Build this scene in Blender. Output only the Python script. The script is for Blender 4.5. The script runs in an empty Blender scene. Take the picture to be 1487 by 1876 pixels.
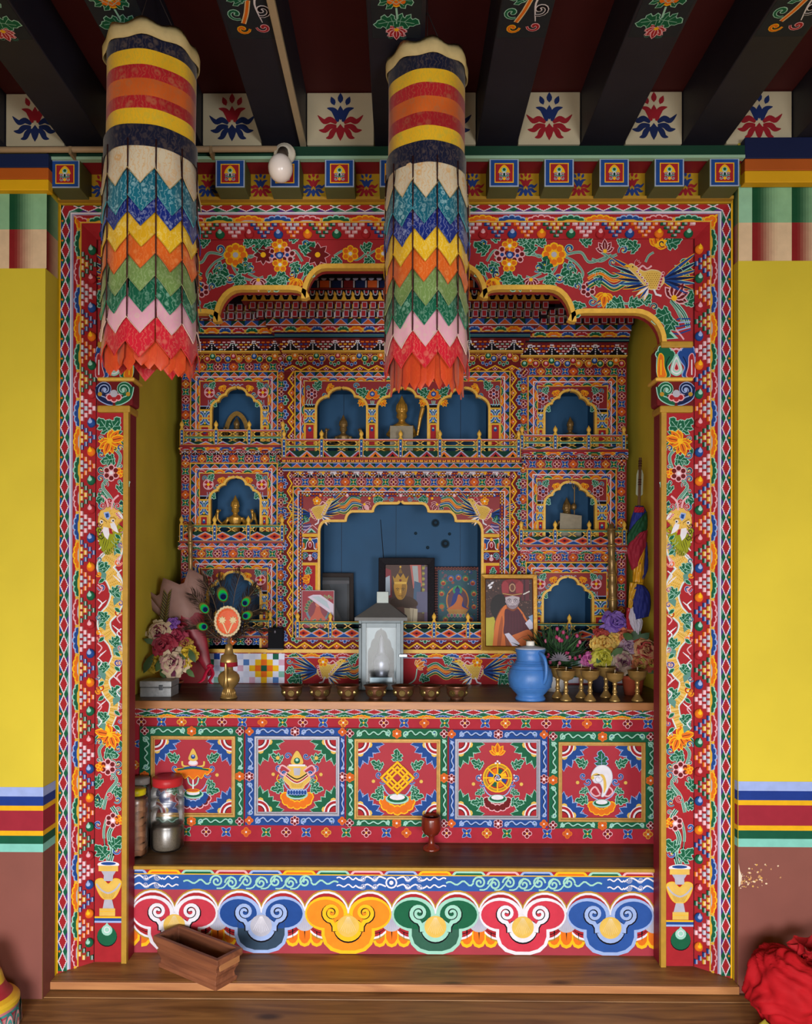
import bpy, bmesh, math, random
import numpy as np
from math import sin, cos, pi, radians, atan2, hypot
from mathutils import Matrix, Vector
random.seed(7)
SC = bpy.context.scene
COL = SC.collection
# ---------------------------------------------------------------- camera, world, lights, exposure
F, XV, YV, EYE = 1440.0, 735.0, 1065.0, 1.59        # focal length and vanishing point of the 1487x1876 frame
cam_d = bpy.data.cameras.new('camera')
cam = bpy.data.objects.new('camera', cam_d); COL.objects.link(cam); SC.camera = cam
YAW, PITCH, ROLL = radians(.55), radians(.25), radians(.14)
cam.location = (0, 0, EYE)
cam.rotation_mode = 'QUATERNION'
cam.rotation_quaternion = (Matrix.Rotation(YAW, 3, 'Z') @ Matrix.Rotation(radians(90)+PITCH, 3, 'X') @ Matrix.Rotation(ROLL, 3, 'Z')).to_quaternion()
cam_d.sensor_fit = 'VERTICAL'; cam_d.sensor_height = 24.0
cam_d.lens = F/1876*24
PPX, PPY = XV-F*math.tan(YAW), YV-F*math.tan(PITCH)
cam_d.shift_x = -(PPX-743.5)/1876; cam_d.shift_y = (PPY-938)/1876
cam_d.clip_start = .05
wd = bpy.data.worlds.new('world'); SC.world = wd; wd.use_nodes = True
wd.node_tree.nodes['Background'].inputs[0].default_value = (.75, .85, 1, 1)
wd.node_tree.nodes['Background'].inputs[1].default_value = .22
def area(name, loc, target, sx, sy, power, col, spread=180):
    l = bpy.data.lights.new(name, 'AREA'); l.shape = 'RECTANGLE'; l.size = sx; l.size_y = sy; l.energy = power; l.color = col; l.spread = radians(spread)
    o = bpy.data.objects.new(name, l); COL.objects.link(o); o.location = loc
    o.rotation_euler = (Vector(target)-Vector(loc)).to_track_quat('-Z', 'Y').to_euler()
    return o
area('doorway_daylight', (-.8, -1.9, .95), (-.2, 1.2, -.9), 1.7, 1.6, 176, (1, .975, .95), 130)
area('window_daylight', (1.6, -1.95, 1.3), (0, 3.2, 1.0), 1.0, .9, 60, (.97, .98, 1), 130)
SC.view_settings.view_transform = 'Standard'; SC.view_settings.look = 'None'
SC.view_settings.exposure = 0.0; SC.view_settings.gamma = 1.0; SC.view_settings.use_curve_mapping = False
SC.cycles.use_denoising = True
SC.cycles.max_bounces = 6; SC.cycles.diffuse_bounces = 3; SC.cycles.glossy_bounces = 3; SC.cycles.transparent_max_bounces = 12

# ---------------------------------------------------------------- helpers
def lin(h):
    h = h.lstrip('#'); r = []
    for i in (0, 2, 4):
        v = int(h[i:i+2], 16)/255
        r.append(v/12.92 if v <= .04045 else ((v+.055)/1.055)**2.4)
    return tuple(r)
PAL = dict(R='9c242b', D='661a1d', K='0f0c13', G='d4a53a', O='d56c1c', Y='e6b01e', B='1f4488', N='152148', L='93a8d6', E='185a3e', H='0d362a',
           M='94c6b6', W='d6d4de', P='d8a4ae', V='9d9bba', C='aa822a', S='a9a9b8', U='bd5524', A='d2c096', T='57867d', I='55357f', F='cf7f34', X='d2ae55', Q='c4b4a0')
PAL = {k: lin(v) for k, v in PAL.items()}
def U(x, y, d): return ((x-XV)*d/F, d, EYE+(YV-y)*d/F)
def wloc(o):
    v = Vector((0, 0, 0))
    while o is not None: v += o.location; o = o.parent
    return v
def link(o, parent=None):
    COL.objects.link(o)
    if parent is not None:
        o.parent = parent; o.location = -wloc(parent)
    return o
def tag(o, label=None, cat=None, group=None, kind=None):
    if label: o['label'] = label
    if cat: o['category'] = cat
    if group: o['group'] = group
    if kind: o['kind'] = kind
    return o
def thing(name, label, cat, loc=(0, 0, 0), group=None, kind=None):
    o = bpy.data.objects.new(name, None); o.empty_display_size = .05
    COL.objects.link(o); o.location = loc
    return tag(o, label, cat, group, kind)
def dup(root, loc, label=None):
    r = root.copy(); COL.objects.link(r); r.location = loc
    if label: r['label'] = label
    for ch in list(root.children):
        c = ch.copy(); COL.objects.link(c); c.parent = r
        for g in ch.children:
            e = g.copy(); COL.objects.link(e); e.parent = c
    return r
# ---- materials
def nodemat(name):
    m = bpy.data.materials.new(name); m.use_nodes = True
    nt = m.node_tree; b = nt.nodes['Principled BSDF']
    return m, nt, b
_flat = {}
def flat(h, rough=.58, metal=0., var=.12, scale=14., spec=.18, bump=0., em=None):
    key = (h, rough, metal, var, scale, spec, bump)
    if key in _flat: return _flat[key]
    m, nt, b = nodemat('paint_'+str(h))
    c = PAL[h] if h in PAL else lin(h)
    tc = nt.nodes.new('ShaderNodeTexCoord')
    nz = nt.nodes.new('ShaderNodeTexNoise'); nz.inputs['Scale'].default_value = scale; nz.inputs['Detail'].default_value = 5
    nt.links.new(tc.outputs['Object'], nz.inputs['Vector'])
    mx = nt.nodes.new('ShaderNodeMix'); mx.data_type = 'RGBA'
    mx.inputs[6].default_value = tuple(max(0, v*(1-var)) for v in c)+(1,)
    mx.inputs[7].default_value = tuple(min(1, v*(1+var)) for v in c)+(1,)
    nt.links.new(nz.outputs['Fac'], mx.inputs[0]); nt.links.new(mx.outputs[2], b.inputs['Base Color'])
    b.inputs['Roughness'].default_value = rough; b.inputs['Metallic'].default_value = metal
    b.inputs['Specular IOR Level'].default_value = spec
    if bump:
        bp = nt.nodes.new('ShaderNodeBump'); bp.inputs['Strength'].default_value = bump; bp.inputs['Distance'].default_value = .004
        nt.links.new(nz.outputs['Fac'], bp.inputs['Height']); nt.links.new(bp.outputs[0], b.inputs['Normal'])
    _flat[key] = m
    return m
def attr_mat(name, rough=.5, spec=.3, var=.16, scale=30., metal=0.):
    m, nt, b = nodemat(name)
    at = nt.nodes.new('ShaderNodeAttribute'); at.attribute_name = 'Col'
    tc = nt.nodes.new('ShaderNodeTexCoord')
    nz = nt.nodes.new('ShaderNodeTexNoise'); nz.inputs['Scale'].default_value = scale; nz.inputs['Detail'].default_value = 4
    nt.links.new(tc.outputs['Object'], nz.inputs['Vector'])
    mr = nt.nodes.new('ShaderNodeMapRange'); mr.inputs[3].default_value = 1-var; mr.inputs[4].default_value = 1+var
    nt.links.new(nz.outputs['Fac'], mr.inputs[0])
    mx = nt.nodes.new('ShaderNodeMix'); mx.data_type = 'RGBA'; mx.blend_type = 'MULTIPLY'; mx.inputs[0].default_value = 1
    nt.links.new(at.outputs['Color'], mx.inputs[6]); nt.links.new(mr.outputs[0], mx.inputs[7])
    nt.links.new(mx.outputs[2], b.inputs['Base Color'])
    b.inputs['Roughness'].default_value = rough; b.inputs['Specular IOR Level'].default_value = spec; b.inputs['Metallic'].default_value = metal
    return m
def wood_mat(name, c1, c2, axis=0, rough=.4, knots=True, scale=1.):
    m, nt, b = nodemat(name)
    tc = nt.nodes.new('ShaderNodeTexCoord'); mp = nt.nodes.new('ShaderNodeMapping')
    s = [9*scale, 9*scale, 9*scale]; s[axis] = .9*scale
    mp.inputs['Scale'].default_value = s
    nt.links.new(tc.outputs['Object'], mp.inputs['Vector'])
    nz = nt.nodes.new('ShaderNodeTexNoise'); nz.inputs['Scale'].default_value = 2.2; nz.inputs['Detail'].default_value = 9; nz.inputs['Distortion'].default_value = 1.2
    nt.links.new(mp.outputs[0], nz.inputs['Vector'])
    cr = nt.nodes.new('ShaderNodeValToRGB'); cr.color_ramp.elements[0].position = .3; cr.color_ramp.elements[1].position = .72
    cr.color_ramp.elements[0].color = lin(c1)+(1,); cr.color_ramp.elements[1].color = lin(c2)+(1,)
    nt.links.new(nz.outputs['Fac'], cr.inputs[0])
    out = cr.outputs[0]
    if knots:
        mp2 = nt.nodes.new('ShaderNodeMapping'); s2 = [6, 6, 6]; s2[axis] = 2.6; mp2.inputs['Scale'].default_value = s2
        nt.links.new(tc.outputs['Object'], mp2.inputs['Vector'])
        vo = nt.nodes.new('ShaderNodeTexVoronoi'); vo.inputs['Scale'].default_value = 1.0
        nt.links.new(mp2.outputs[0], vo.inputs['Vector'])
        cr2 = nt.nodes.new('ShaderNodeValToRGB'); cr2.color_ramp.elements[0].position = .06; cr2.color_ramp.elements[1].position = .17
        cr2.color_ramp.elements[0].color = (.06, .05, .045, 1); cr2.color_ramp.elements[1].color = (1, 1, 1, 1)
        nt.links.new(vo.outputs['Distance'], cr2.inputs[0])
        mx = nt.nodes.new('ShaderNodeMix'); mx.data_type = 'RGBA'; mx.blend_type = 'MULTIPLY'; mx.inputs[0].default_value = .85
        nt.links.new(out, mx.inputs[6]); nt.links.new(cr2.outputs[0], mx.inputs[7]); out = mx.outputs[2]
    nt.links.new(out, b.inputs['Base Color'])
    b.inputs['Roughness'].default_value = rough
    bp = nt.nodes.new('ShaderNodeBump'); bp.inputs['Strength'].default_value = .25; bp.inputs['Distance'].default_value = .002
    nt.links.new(nz.outputs['Fac'], bp.inputs['Height']); nt.links.new(bp.outputs[0], b.inputs['Normal'])
    return m
def glass_mat(name, tint=(.95, .97, .98), alpha=.82, rough=.05, gloss=1.):
    m, nt, b = nodemat(name); out = nt.nodes['Material Output']
    tr = nt.nodes.new('ShaderNodeBsdfTransparent'); tr.inputs[0].default_value = tint+(1,)
    gl = nt.nodes.new('ShaderNodeBsdfGlossy'); gl.inputs['Roughness'].default_value = rough; gl.inputs['Color'].default_value = (gloss, gloss, gloss, 1)
    ly = nt.nodes.new('ShaderNodeFresnel'); ly.inputs[0].default_value = 1.45
    ad = nt.nodes.new('ShaderNodeMath'); ad.operation = 'ADD'; ad.inputs[1].default_value = 1-alpha-.04; ad.use_clamp = True
    nt.links.new(ly.outputs[0], ad.inputs[0])
    mx = nt.nodes.new('ShaderNodeMixShader')
    nt.links.new(ad.outputs[0], mx.inputs[0]); nt.links.new(tr.outputs[0], mx.inputs[1]); nt.links.new(gl.outputs[0], mx.inputs[2])
    nt.links.new(mx.outputs[0], out.inputs[0])
    return m
PAINT = attr_mat('painted_colours', .62, .1)
GILT = flat('dcae46', .45, .0, .22, 60, .3, .3)
OCHRE = flat('C', .5, 0, .2, 40, .3, .2)
BRASS = flat('a88850', .34, .6, .25, 40, .5)
OLDBRASS = flat('8a7046', .38, .5, .4, 50, .5, .3)
COPPER = flat('66402e', .36, .55, .3, 30, .5)
# ---- mesh builder
class MB:
    def __init__(s): s.v = []; s.f = []; s.c = []; s.cur = None
    def add(s, vs, fs):
        n = len(s.v); s.v.extend(vs)
        for f in fs: s.f.append(tuple(i+n for i in f)); s.c.append(s.cur)
        return s
    def box(s, x0, y0, z0, x1, y1, z1):
        if x0 > x1: x0, x1 = x1, x0
        if y0 > y1: y0, y1 = y1, y0
        if z0 > z1: z0, z1 = z1, z0
        return s.add([(x0, y0, z0), (x1, y0, z0), (x1, y1, z0), (x0, y1, z0), (x0, y0, z1), (x1, y0, z1), (x1, y1, z1), (x0, y1, z1)],
              [(0, 3, 2, 1), (4, 5, 6, 7), (0, 1, 5, 4), (1, 2, 6, 5), (2, 3, 7, 6), (3, 0, 4, 7)])
    def pbox(s, x0, y0, x1, y1, d0, d1):            # frontal rectangle seen at depth d0, running back to d1
        a = U(x0, y0, d0); b = U(x1, y1, d0)
        return s.box(a[0], d0, b[2], b[0], d1, a[2])
    def prism(s, pts, d0, d1):                      # frontal outline seen at depth d0, running straight back to d1
        n = len(pts); ar = sum(pts[i][0]*pts[(i+1) % n][1]-pts[(i+1) % n][0]*pts[i][1] for i in range(n))
        if ar > 0: pts = pts[::-1]
        fr = [U(x, y, d0) for x, y in pts]
        bk = [(p[0], d1, p[2]) for p in fr]
        fs = [tuple(range(n-1, -1, -1))[::-1], tuple(range(2*n-1, n-1, -1))]
        fs += [(i, n+i, n+(i+1) % n, (i+1) % n) for i in range(n)]
        return s.add(fr+bk, fs)
    def band(s, path, w, d0, d1):                   # raised strip along an open path, widened by w (pixels) to its left; split at cusps
        run = [path[0]]
        for i in range(1, len(path)):
            run.append(path[i])
            if i == len(path)-1: break
            u = (path[i][0]-path[i-1][0], path[i][1]-path[i-1][1]); v = (path[i+1][0]-path[i][0], path[i+1][1]-path[i][1])
            if u[0]*v[0]+u[1]*v[1] < -.15*hypot(*u)*hypot(*v): s._band(run, w, d0, d1); run = [path[i]]
        if len(run) > 1: s._band(run, w, d0, d1)
        return s
    def _band(s, path, w, d0, d1):
        q = offs(path, w); n = len(path)
        a = [U(x, y, d0) for x, y in path]; b = [U(x, y, d0) for x, y in q]
        A = [(p[0], d1, p[2]) for p in a]; B = [(p[0], d1, p[2]) for p in b]
        fs = []
        for i in range(n-1):
            fs += [(i, i+1, n+i+1, n+i), (2*n+i+1, 2*n+i, i, i+1)[::-1], (n+i, n+i+1, 3*n+i+1, 3*n+i)]
        fs += [(0, n, 3*n, 2*n), (n-1, 3*n-1, 4*n-1, 2*n-1)]
        return s.add(a+b+A+B, fs)
    def lathe(s, prof, n=20, c=(0, 0, 0), a0=0., squash=1.):
        vs = [(c[0]+r*cos(a0+2*pi*k/n), c[1]+r*squash*sin(a0+2*pi*k/n), c[2]+z) for r, z in prof for k in range(n)]
        fs = [(i*n+k, i*n+(k+1) % n, (i+1)*n+(k+1) % n, (i+1)*n+k) for i in range(len(prof)-1) for k in range(n)]
        if prof[0][0] > 1e-6: fs.append(tuple(range(n-1, -1, -1)))
        if prof[-1][0] > 1e-6: fs.append(tuple((len(prof)-1)*n+k for k in range(n)))
        return s.add(vs, fs)
    def ball(s, c, r, sc=(1, 1, 1), nu=12, nv=8):
        prof = [(sin(pi*i/nv), -cos(pi*i/nv)) for i in range(nv+1)]
        vs = [(c[0]+r*p*cos(2*pi*k/nu)*sc[0], c[1]+r*p*sin(2*pi*k/nu)*sc[1], c[2]+r*z*sc[2]) for p, z in prof for k in range(nu)]
        fs = [(i*nu+k, i*nu+(k+1) % nu, (i+1)*nu+(k+1) % nu, (i+1)*nu+k) for i in range(nv) for k in range(nu)]
        return s.add(vs, fs)
    def tube(s, pts, r, n=8, closed=False):
        P = [Vector(p) for p in pts]; m = len(P)
        R = r if isinstance(r, (list, tuple)) else [r]*m
        vs = []; up = Vector((.13, .31, .94))
        for i, p in enumerate(P):
            t = (P[min(i+1, m-1)]-P[max(i-1, 0)]).normalized() if not closed else (P[(i+1) % m]-P[i-1]).normalized()
            a = t.cross(up)
            if a.length < 1e-3: a = t.cross(Vector((1, 0, 0)))
            a.normalize(); b = a.cross(t)
            vs += [tuple(p+(a*cos(2*pi*k/n)+b*sin(2*pi*k/n))*R[i]) for k in range(n)]
        fs = [(i*n+k, i*n+(k+1) % n, ((i+1) % m)*n+(k+1) % n, ((i+1) % m)*n+k) for i in range(m if closed else m-1) for k in range(n)]
        if not closed: fs += [tuple(range(n-1, -1, -1)), tuple((m-1)*n+k for k in range(n))]
        return s.add(vs, fs)
    def grid(s, fn, nu, nv, wrap=False):
        vs = [fn(i/(nu), j/(nv)) for j in range(nv+1) for i in range(nu+1)]
        w = nu+1
        fs = [(j*w+i, j*w+i+1, (j+1)*w+i+1, (j+1)*w+i) for j in range(nv) for i in range(nu)]
        return s.add(vs, fs)
    def build(s, name, mat, parent=None, smooth=False, bevel=0., kind=None, label=None, solid=0., remesh=0., fixn=False):
        me = bpy.data.meshes.new(name); me.from_pydata(s.v, [], s.f)
        if any(c is not None for c in s.c):
            at = me.color_attributes.new('Col', 'FLOAT_COLOR', 'CORNER')
            arr = []
            for f, c in zip(s.f, s.c):
                c = c or (1, 1, 1)
                arr.extend((c[0], c[1], c[2], 1.)*len(f))
            at.data.foreach_set('color', arr)
        if fixn:
            bm = bmesh.new(); bm.from_mesh(me); bmesh.ops.recalc_face_normals(bm, faces=bm.faces); bm.to_mesh(me); bm.free()
        if smooth: me.polygons.foreach_set('use_smooth', [True]*len(me.polygons))
        me.update()
        me.materials.append(mat)
        o = bpy.data.objects.new(name, me); link(o, parent)
        if remesh:
            md = o.modifiers.new('fuse', 'REMESH'); md.mode = 'VOXEL'; md.voxel_size = remesh; md.use_smooth_shade = True
        if solid:
            md = o.modifiers.new('thick', 'SOLIDIFY'); md.thickness = solid; md.offset = 0
        if bevel:
            md = o.modifiers.new('bevel', 'BEVEL'); md.width = bevel; md.segments = 2; md.limit_method = 'ANGLE'; md.angle_limit = radians(40)
        if kind: o['kind'] = kind
        if label: o['label'] = label
        return o
# ---- 2-D geometry
def offs(path, w, closed=False):
    n = len(path); r = []
    for i, (x, y) in enumerate(path):
        if closed: a = path[i-1]; b = path[(i+1) % n]
        else: a = path[max(i-1, 0)]; b = path[min(i+1, n-1)]
        d1 = (x-a[0], y-a[1]); d2 = (b[0]-x, b[1]-y)
        l1 = hypot(*d1); l2 = hypot(*d2)
        if l1 < 1e-9: d1, l1 = d2, l2
        if l2 < 1e-9: d2, l2 = d1, l1
        if l1 < 1e-9: r.append((x, y)); continue
        n1 = (d1[1]/l1, -d1[0]/l1); n2 = (d2[1]/l2, -d2[0]/l2)
        mx, my = n1[0]+n2[0], n1[1]+n2[1]; q = mx*mx+my*my
        if q < .35: mx, my = n2; k = 1.
        else: k = 2/q; k = min(k, 1.1)
        r.append((x+mx*w*k, y+my*w*k))
    return r
def cr(pts, n=6, closed=False):                   # smooth curve through points
    P = list(pts); m = len(P); out = []
    for i in range(m if closed else m-1):
        p0 = P[i-1] if (closed or i > 0) else P[0]; p1 = P[i]; p2 = P[(i+1) % m]; p3 = P[(i+2) % m] if closed else P[min(i+2, m-1)]
        for k in range(n):
            t = k/n; t2 = t*t; t3 = t2*t
            out.append(tuple(.5*(2*b+(c-a)*t+(2*a-5*b+4*c-d)*t2+(3*b-a-3*c+d)*t3) for a, b, c, d in zip(p0, p1, p2, p3)))
    if not closed: out.append(tuple(P[-1]))
    return out
def spiral(cx, cy, r0, r1, a0, turns, n=18):
    return [(cx+(r0+(r1-r0)*i/n)*cos(a0+2*pi*turns*i/n), cy+(r0+(r1-r0)*i/n)*sin(a0+2*pi*turns*i/n)) for i in range(n+1)]
def circ(x, y, r, n=10, ry=None, a0=0.): return [(x+r*cos(a0+2*pi*k/n), y+(ry or r)*sin(a0+2*pi*k/n)) for k in range(n)]
# ---- painter: flat coloured shapes laid in thin coats on a real surface
def frontal(d):
    k = d/F
    return lambda x, y, l: np.stack([(x-XV)*k, d-l, EYE+(YV-y)*k], 1)
class Paint:
    def __init__(s, fn, base=.0006, step=.00035):
        s.fn = fn; s.base = base; s.step = step; s.X = []; s.Lf = []; s.n = 0; s.f = []; s.c = []; s.T = (1, 0, 0, 1, 0, 0); s.st = []; s.sc = 1.; s.L0 = 0; s.jit = 0
    def push(s, x, y, sc=1., rot=0., fx=1, fy=1, L=0):
        s.st.append((s.T, s.sc, s.L0))
        a, b, c, d, e, f = s.T; ca, sa = cos(rot)*sc, sin(rot)*sc
        A, B, C, D = ca*fx, sa*fx, -sa*fy, ca*fy
        s.T = (a*A+c*B, b*A+d*B, a*C+c*D, b*C+d*D, a*x+c*y+e, b*x+d*y+f); s.sc *= sc; s.L0 += L
        return s
    def __enter__(s): return s
    def __exit__(s, *a): s.T, s.sc, s.L0 = s.st.pop()
    def poly(s, pts, c, L=0):
        a, b, cc, d, e, f = s.T
        q = [(a*x+cc*y+e, b*x+d*y+f) for x, y in pts]
        ar = 0.
        for i in range(len(q)): ar += q[i-1][0]*q[i][1]-q[i][0]*q[i-1][1]
        if ar > 0: q.reverse()
        s.X.extend(q); s.jit = (s.jit+1) % 61; l = s.base+(L+s.L0)*s.step+s.jit*.0000054; s.Lf.extend([l]*len(q))
        s.f.append(tuple(range(s.n, s.n+len(q)))); s.n += len(q); s.c.append(PAL[c] if isinstance(c, str) and c in PAL else (lin(c) if isinstance(c, str) else c))
    def rect(s, x0, y0, x1, y1, c, L=0): s.poly([(x0, y0), (x1, y0), (x1, y1), (x0, y1)], c, L)
    def disc(s, x, y, r, c, L=0, n=10, ry=None): s.poly(circ(x, y, r, n, ry), c, L)
    def line(s, pts, w, c, L=0, closed=False, taper=None):
        if closed: pts = list(pts)+[pts[0], pts[1]]
        n = len(pts)
        W = [w/2]*n if not taper else [w/2*(taper[0]+(taper[1]-taper[0])*i/(n-1)) for i in range(n)]
        nr = offs(pts, 1.)
        l = [(p[0]+(q[0]-p[0])*k, p[1]+(q[1]-p[1])*k) for p, q, k in zip(pts, nr, W)]
        r = [(p[0]-(q[0]-p[0])*k, p[1]-(q[1]-p[1])*k) for p, q, k in zip(pts, nr, W)]
        for i in range(n-1): s.poly([l[i], l[i+1], r[i+1], r[i]], c, L)
    def out(s, pts, c, co, w, L=0):                # filled shape with a contour
        s.poly(offs_out(pts, w), co, L); s.poly(pts, c, L+1)
    def build(s, name='painted_ornament', parent=None, mat=None, kind='stuff', label=None):
        X = np.array(s.X, float); V = s.fn(X[:, 0], X[:, 1], np.array(s.Lf))
        me = bpy.data.meshes.new(name); me.from_pydata(V.tolist(), [], s.f)
        at = me.color_attributes.new('Col', 'FLOAT_COLOR', 'CORNER')
        nf = np.array([len(f) for f in s.f]); c = np.array(s.c)
        c4 = np.concatenate([c, np.ones((len(c), 1))], 1)
        at.data.foreach_set('color', np.repeat(c4, nf, 0).astype(np.float32).ravel())
        me.materials.append(mat or PAINT); me.update()
        o = bpy.data.objects.new(name, me); link(o, parent)
        if kind: o['kind'] = kind
        if label: o['label'] = label
        return o
def offs_out(pts, w):
    ar = sum(pts[i-1][0]*pts[i][1]-pts[i][0]*pts[i-1][1] for i in range(len(pts)))
    return offs(pts, w if ar > 0 else -w, True)
# ---- motifs
def almond(l, w, n=4):
    a = [(l*i/n, -w*sin(pi*(i/n)**.85)) for i in range(n+1)]
    return a+[(x, -y) for x, y in a[-2:0:-1]]
def leafs(p, x, y, rot, l, w, cf, co, t=.8, L=0, mid=None):
    with p.push(x, y, 1, rot, L=L):
        q = almond(l, w); p.poly(offs_out(q, t), co, 0); p.poly(q, cf, 1)
        if mid: p.line([(l*.1, 0), (l*.8, 0)], t*.7, mid, 2)
ACA = [(0, 0), (.06, -.16), (.02, -.34), (.16, -.5), (.24, -.3), (.36, -.22), (.4, -.4), (.56, -.52), (.6, -.3), (.72, -.2), (.84, -.3), (.98, -.24), (1.08, -.02), (.94, .06), (.84, .18), (.66, .2), (.62, .38), (.46, .46), (.38, .28), (.26, .3), (.14, .42), (.04, .3), (.08, .14)]
def aca(p, x, y, rot, l, cf='E', co='M', t=1., L=0, wd=1.):
    with p.push(x, y, 1, rot, L=L):
        q = [(a*l, b*l*wd) for a, b in ACA]; p.poly(offs_out(q, t*1.25), co, 0); p.poly(q, cf, 1)
        p.line([(0, 0), (l*.86, 0)], t*.8, co, 2)
        for a0, a1, b1 in ((.2, .2, -.36), (.46, .58, -.4), (.24, .2, .32), (.5, .62, .28)): p.line([(a0*l*.8, 0), (a1*l, b1*l*wd*.9)], t*.6, co, 3)
def lily(p, x, y, rot, s, cf='O', co='A', L=0, cc='Y'):
    for k, (a, l) in enumerate(((-1.25, .85), (1.25, .85), (-.62, 1.0), (.62, 1.0), (0, 1.15))):
        with p.push(x, y, 1, rot+a, L=L+k*.45):
            q = almond(s*l, s*.24); p.poly(offs_out(q, s*.085), co, 0); p.poly(q, cf, .2)
            p.line([(s*l*.15, 0), (s*l*.72, 0)], s*.06, 'D' if cf == 'O' else co, .3)
    p.disc(x, y, s*.2, cc, L+3, 7)
def daisy(p, x, y, r, n=7, cf='O', co='Y', cc='W', L=0, pr=.36):
    for k in range(n):
        a = 2*pi*k/n-pi/2; p.disc(x+.64*r*cos(a), y+.64*r*sin(a), r*(pr+.08), co, L, 8)
    for k in range(n):
        a = 2*pi*k/n-pi/2; p.disc(x+.64*r*cos(a), y+.64*r*sin(a), r*(pr-.06), cf, L+1, 7)
    p.disc(x, y, r*.36, co, L+2, 8); p.disc(x, y, r*.24, cc, L+3, 8)
def flower4(p, x, y, r, co='P', ci='D', cc='W', L=0, a0=pi/4*0):
    for k in range(4):
        a = a0+pi/2*k; p.disc(x+.52*r*cos(a), y+.52*r*sin(a), r*.49, co, L, 8)
    for k in range(4):
        a = a0+pi/2*k; p.disc(x+.54*r*cos(a), y+.54*r*sin(a), r*.34, ci, L+1, 7)
    p.disc(x, y, r*.2, cc, L+2, 6)
def leafx(p, x, y, r, co='M', ci='E', cc='Y', L=0):
    for k in range(4):
        leafs(p, x, y, pi/4+pi/2*k, r*1.2, r*.31, ci, co, r*.09, L)
    p.disc(x, y, r*.22, cc, L+2, 6)
FC = [('P', 'D'), ('G', 'U'), ('P', 'D'), ('O', 'U')]
XC = [('L', 'B'), ('M', 'E')]
def tiles(p, x0, x1, y, pitch, r, L=0, k0=0, vert=False):
    n = max(1, int(round((x1-x0)/pitch))); st = (x1-x0)/n
    for i in range(n):
        u = x0+st*(i+.5); k = i+k0; X, Y = (y, u) if vert else (u, y)
        if k % 2 == 0: c = FC[(k//2) % 4]; flower4(p, X, Y, r, c[0], c[1], 'Y' if c[0] == 'P' else 'W', L)
        else: c = XC[(k//2) % 2]; leafx(p, X, Y, r, c[0], c[1], 'Y', L)
def curl(p, x, y, r, a0, dr=1, c1='M', c2='B', L=0, turns=.95, w=.42, c3=None):
    q = spiral(x, y, r, r*.12, a0, turns*dr, 12)
    p.line(q, r*(w+.26), c1, L, taper=(.5, 1)); p.disc(q[-1][0], q[-1][1], r*(w*.5+.1), c1, L, 7)
    p.line(q, r*w, c2, L+1, taper=(.4, 1)); p.disc(q[-1][0], q[-1][1], r*w*.42, c3 or c2, L+2, 7)
def stem(p, pts, w=4, L=0, co='M', ci='H'):
    q = cr(pts, 6); p.line(q, w, co, L); p.line(q, w*.55, ci, L+1); p.line(q, w*.18, co, L+2)
def wavy(p, x, y, l, a, n, w, c, L=0): p.line([(x+l*i/(n*6), y+a*sin(2*pi*i/6)*(1-i/(n*6)*.6)) for i in range(n*6+1)], w, c, L)
# borders: drawn in a local strip, u along 0..l, v across 0..w
def strip(p, x0, y0, x1, y1, flip=1, L=0):
    return p.push(x0, y0, 1, atan2(y1-y0, x1-x0), 1, flip, L=L), hypot(x1-x0, y1-y0)
def b_diamond(p, x0, y0, x1, y1, w, pitch, flip=1, dots=True, L=0):
    q, l = strip(p, x0, y0, x1, y1, flip, L)
    with q:
        n = max(1, int(round(l/pitch))); t = l/n
        p.rect(0, 0, l, w, 'E', 0)
        for i in range(n):
            u = (i+.5)*t
            p.poly([(u-t/2, 0), (u+t/2, 0), (u, w*.55)], 'B' if i % 2 else 'H', 1)
            p.poly([(u-t/2, w), (u+t/2, w), (u, w*.5)], 'I' if i % 2 else 'T', 1)
            p.disc(i*t, w*.16, w*.12, 'O', 2, 6)
            p.poly([(u-t*.53, w*.5), (u, -w*.0), (u+t*.53, w*.5), (u, w*.97)], 'W', 2)
            z = []
            for k, (a, b) in enumerate((((-.46, .5), (0, .08)), ((0, .08), (.46, .5)), ((.46, .5), (0, .9)), ((0, .9), (-.46, .5)))):
                for m in range(4):
                    f = m/4; z.append((u+t*(a[0]+(b[0]-a[0])*f), w*(a[1]+(b[1]-a[1])*f)))
                    f = (m+.5)/4; z.append((u+t*.84*(a[0]+(b[0]-a[0])*f), w*(.5+.84*(a[1]+(b[1]-a[1])*f-.5))))
            p.poly(z, 'R', 3)
CL = [('P', 'R'), ('M', 'E'), ('Y', 'O'), ('L', 'B')]
def b_cloud(p, x0, y0, x1, y1, w, pitch, flip=1, bg='R', L=0, k0=0):
    q, l = strip(p, x0, y0, x1, y1, flip, L)
    with q:
        n = max(1, int(round(l/pitch))); t = l/n
        if bg: p.rect(0, 0, l, w, bg, 0)
        for i in range(n):
            u = (i+.5)*t; co, ci = CL[(i+k0) % 4]
            q5 = ((-.36, .82), (-.2, .56), (0, .45), (.2, .56), (.36, .82)); rx = min(.15*t, w*.62)
            for a, b in q5: p.disc(u+a*t, w*b, rx, co, 1, 9, w*.42)
            for a, b in q5: p.disc(u+a*.98*t, w*(b+.06), rx*.72, ci, 2, 8, w*.3)
            p.poly([(u-t*.36, w), (u-t*.22, w*.55), (u+t*.22, w*.55), (u+t*.36, w)], ci, 2)
            p.poly([(u-t*.26, w), (u-t*.13, w*.82), (u+t*.13, w*.82), (u+t*.26, w)], 'G' if i % 2 else 'S', 3)
            p.disc(i*t, w*.72, w*.26, 'G', 3, 6)
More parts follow.
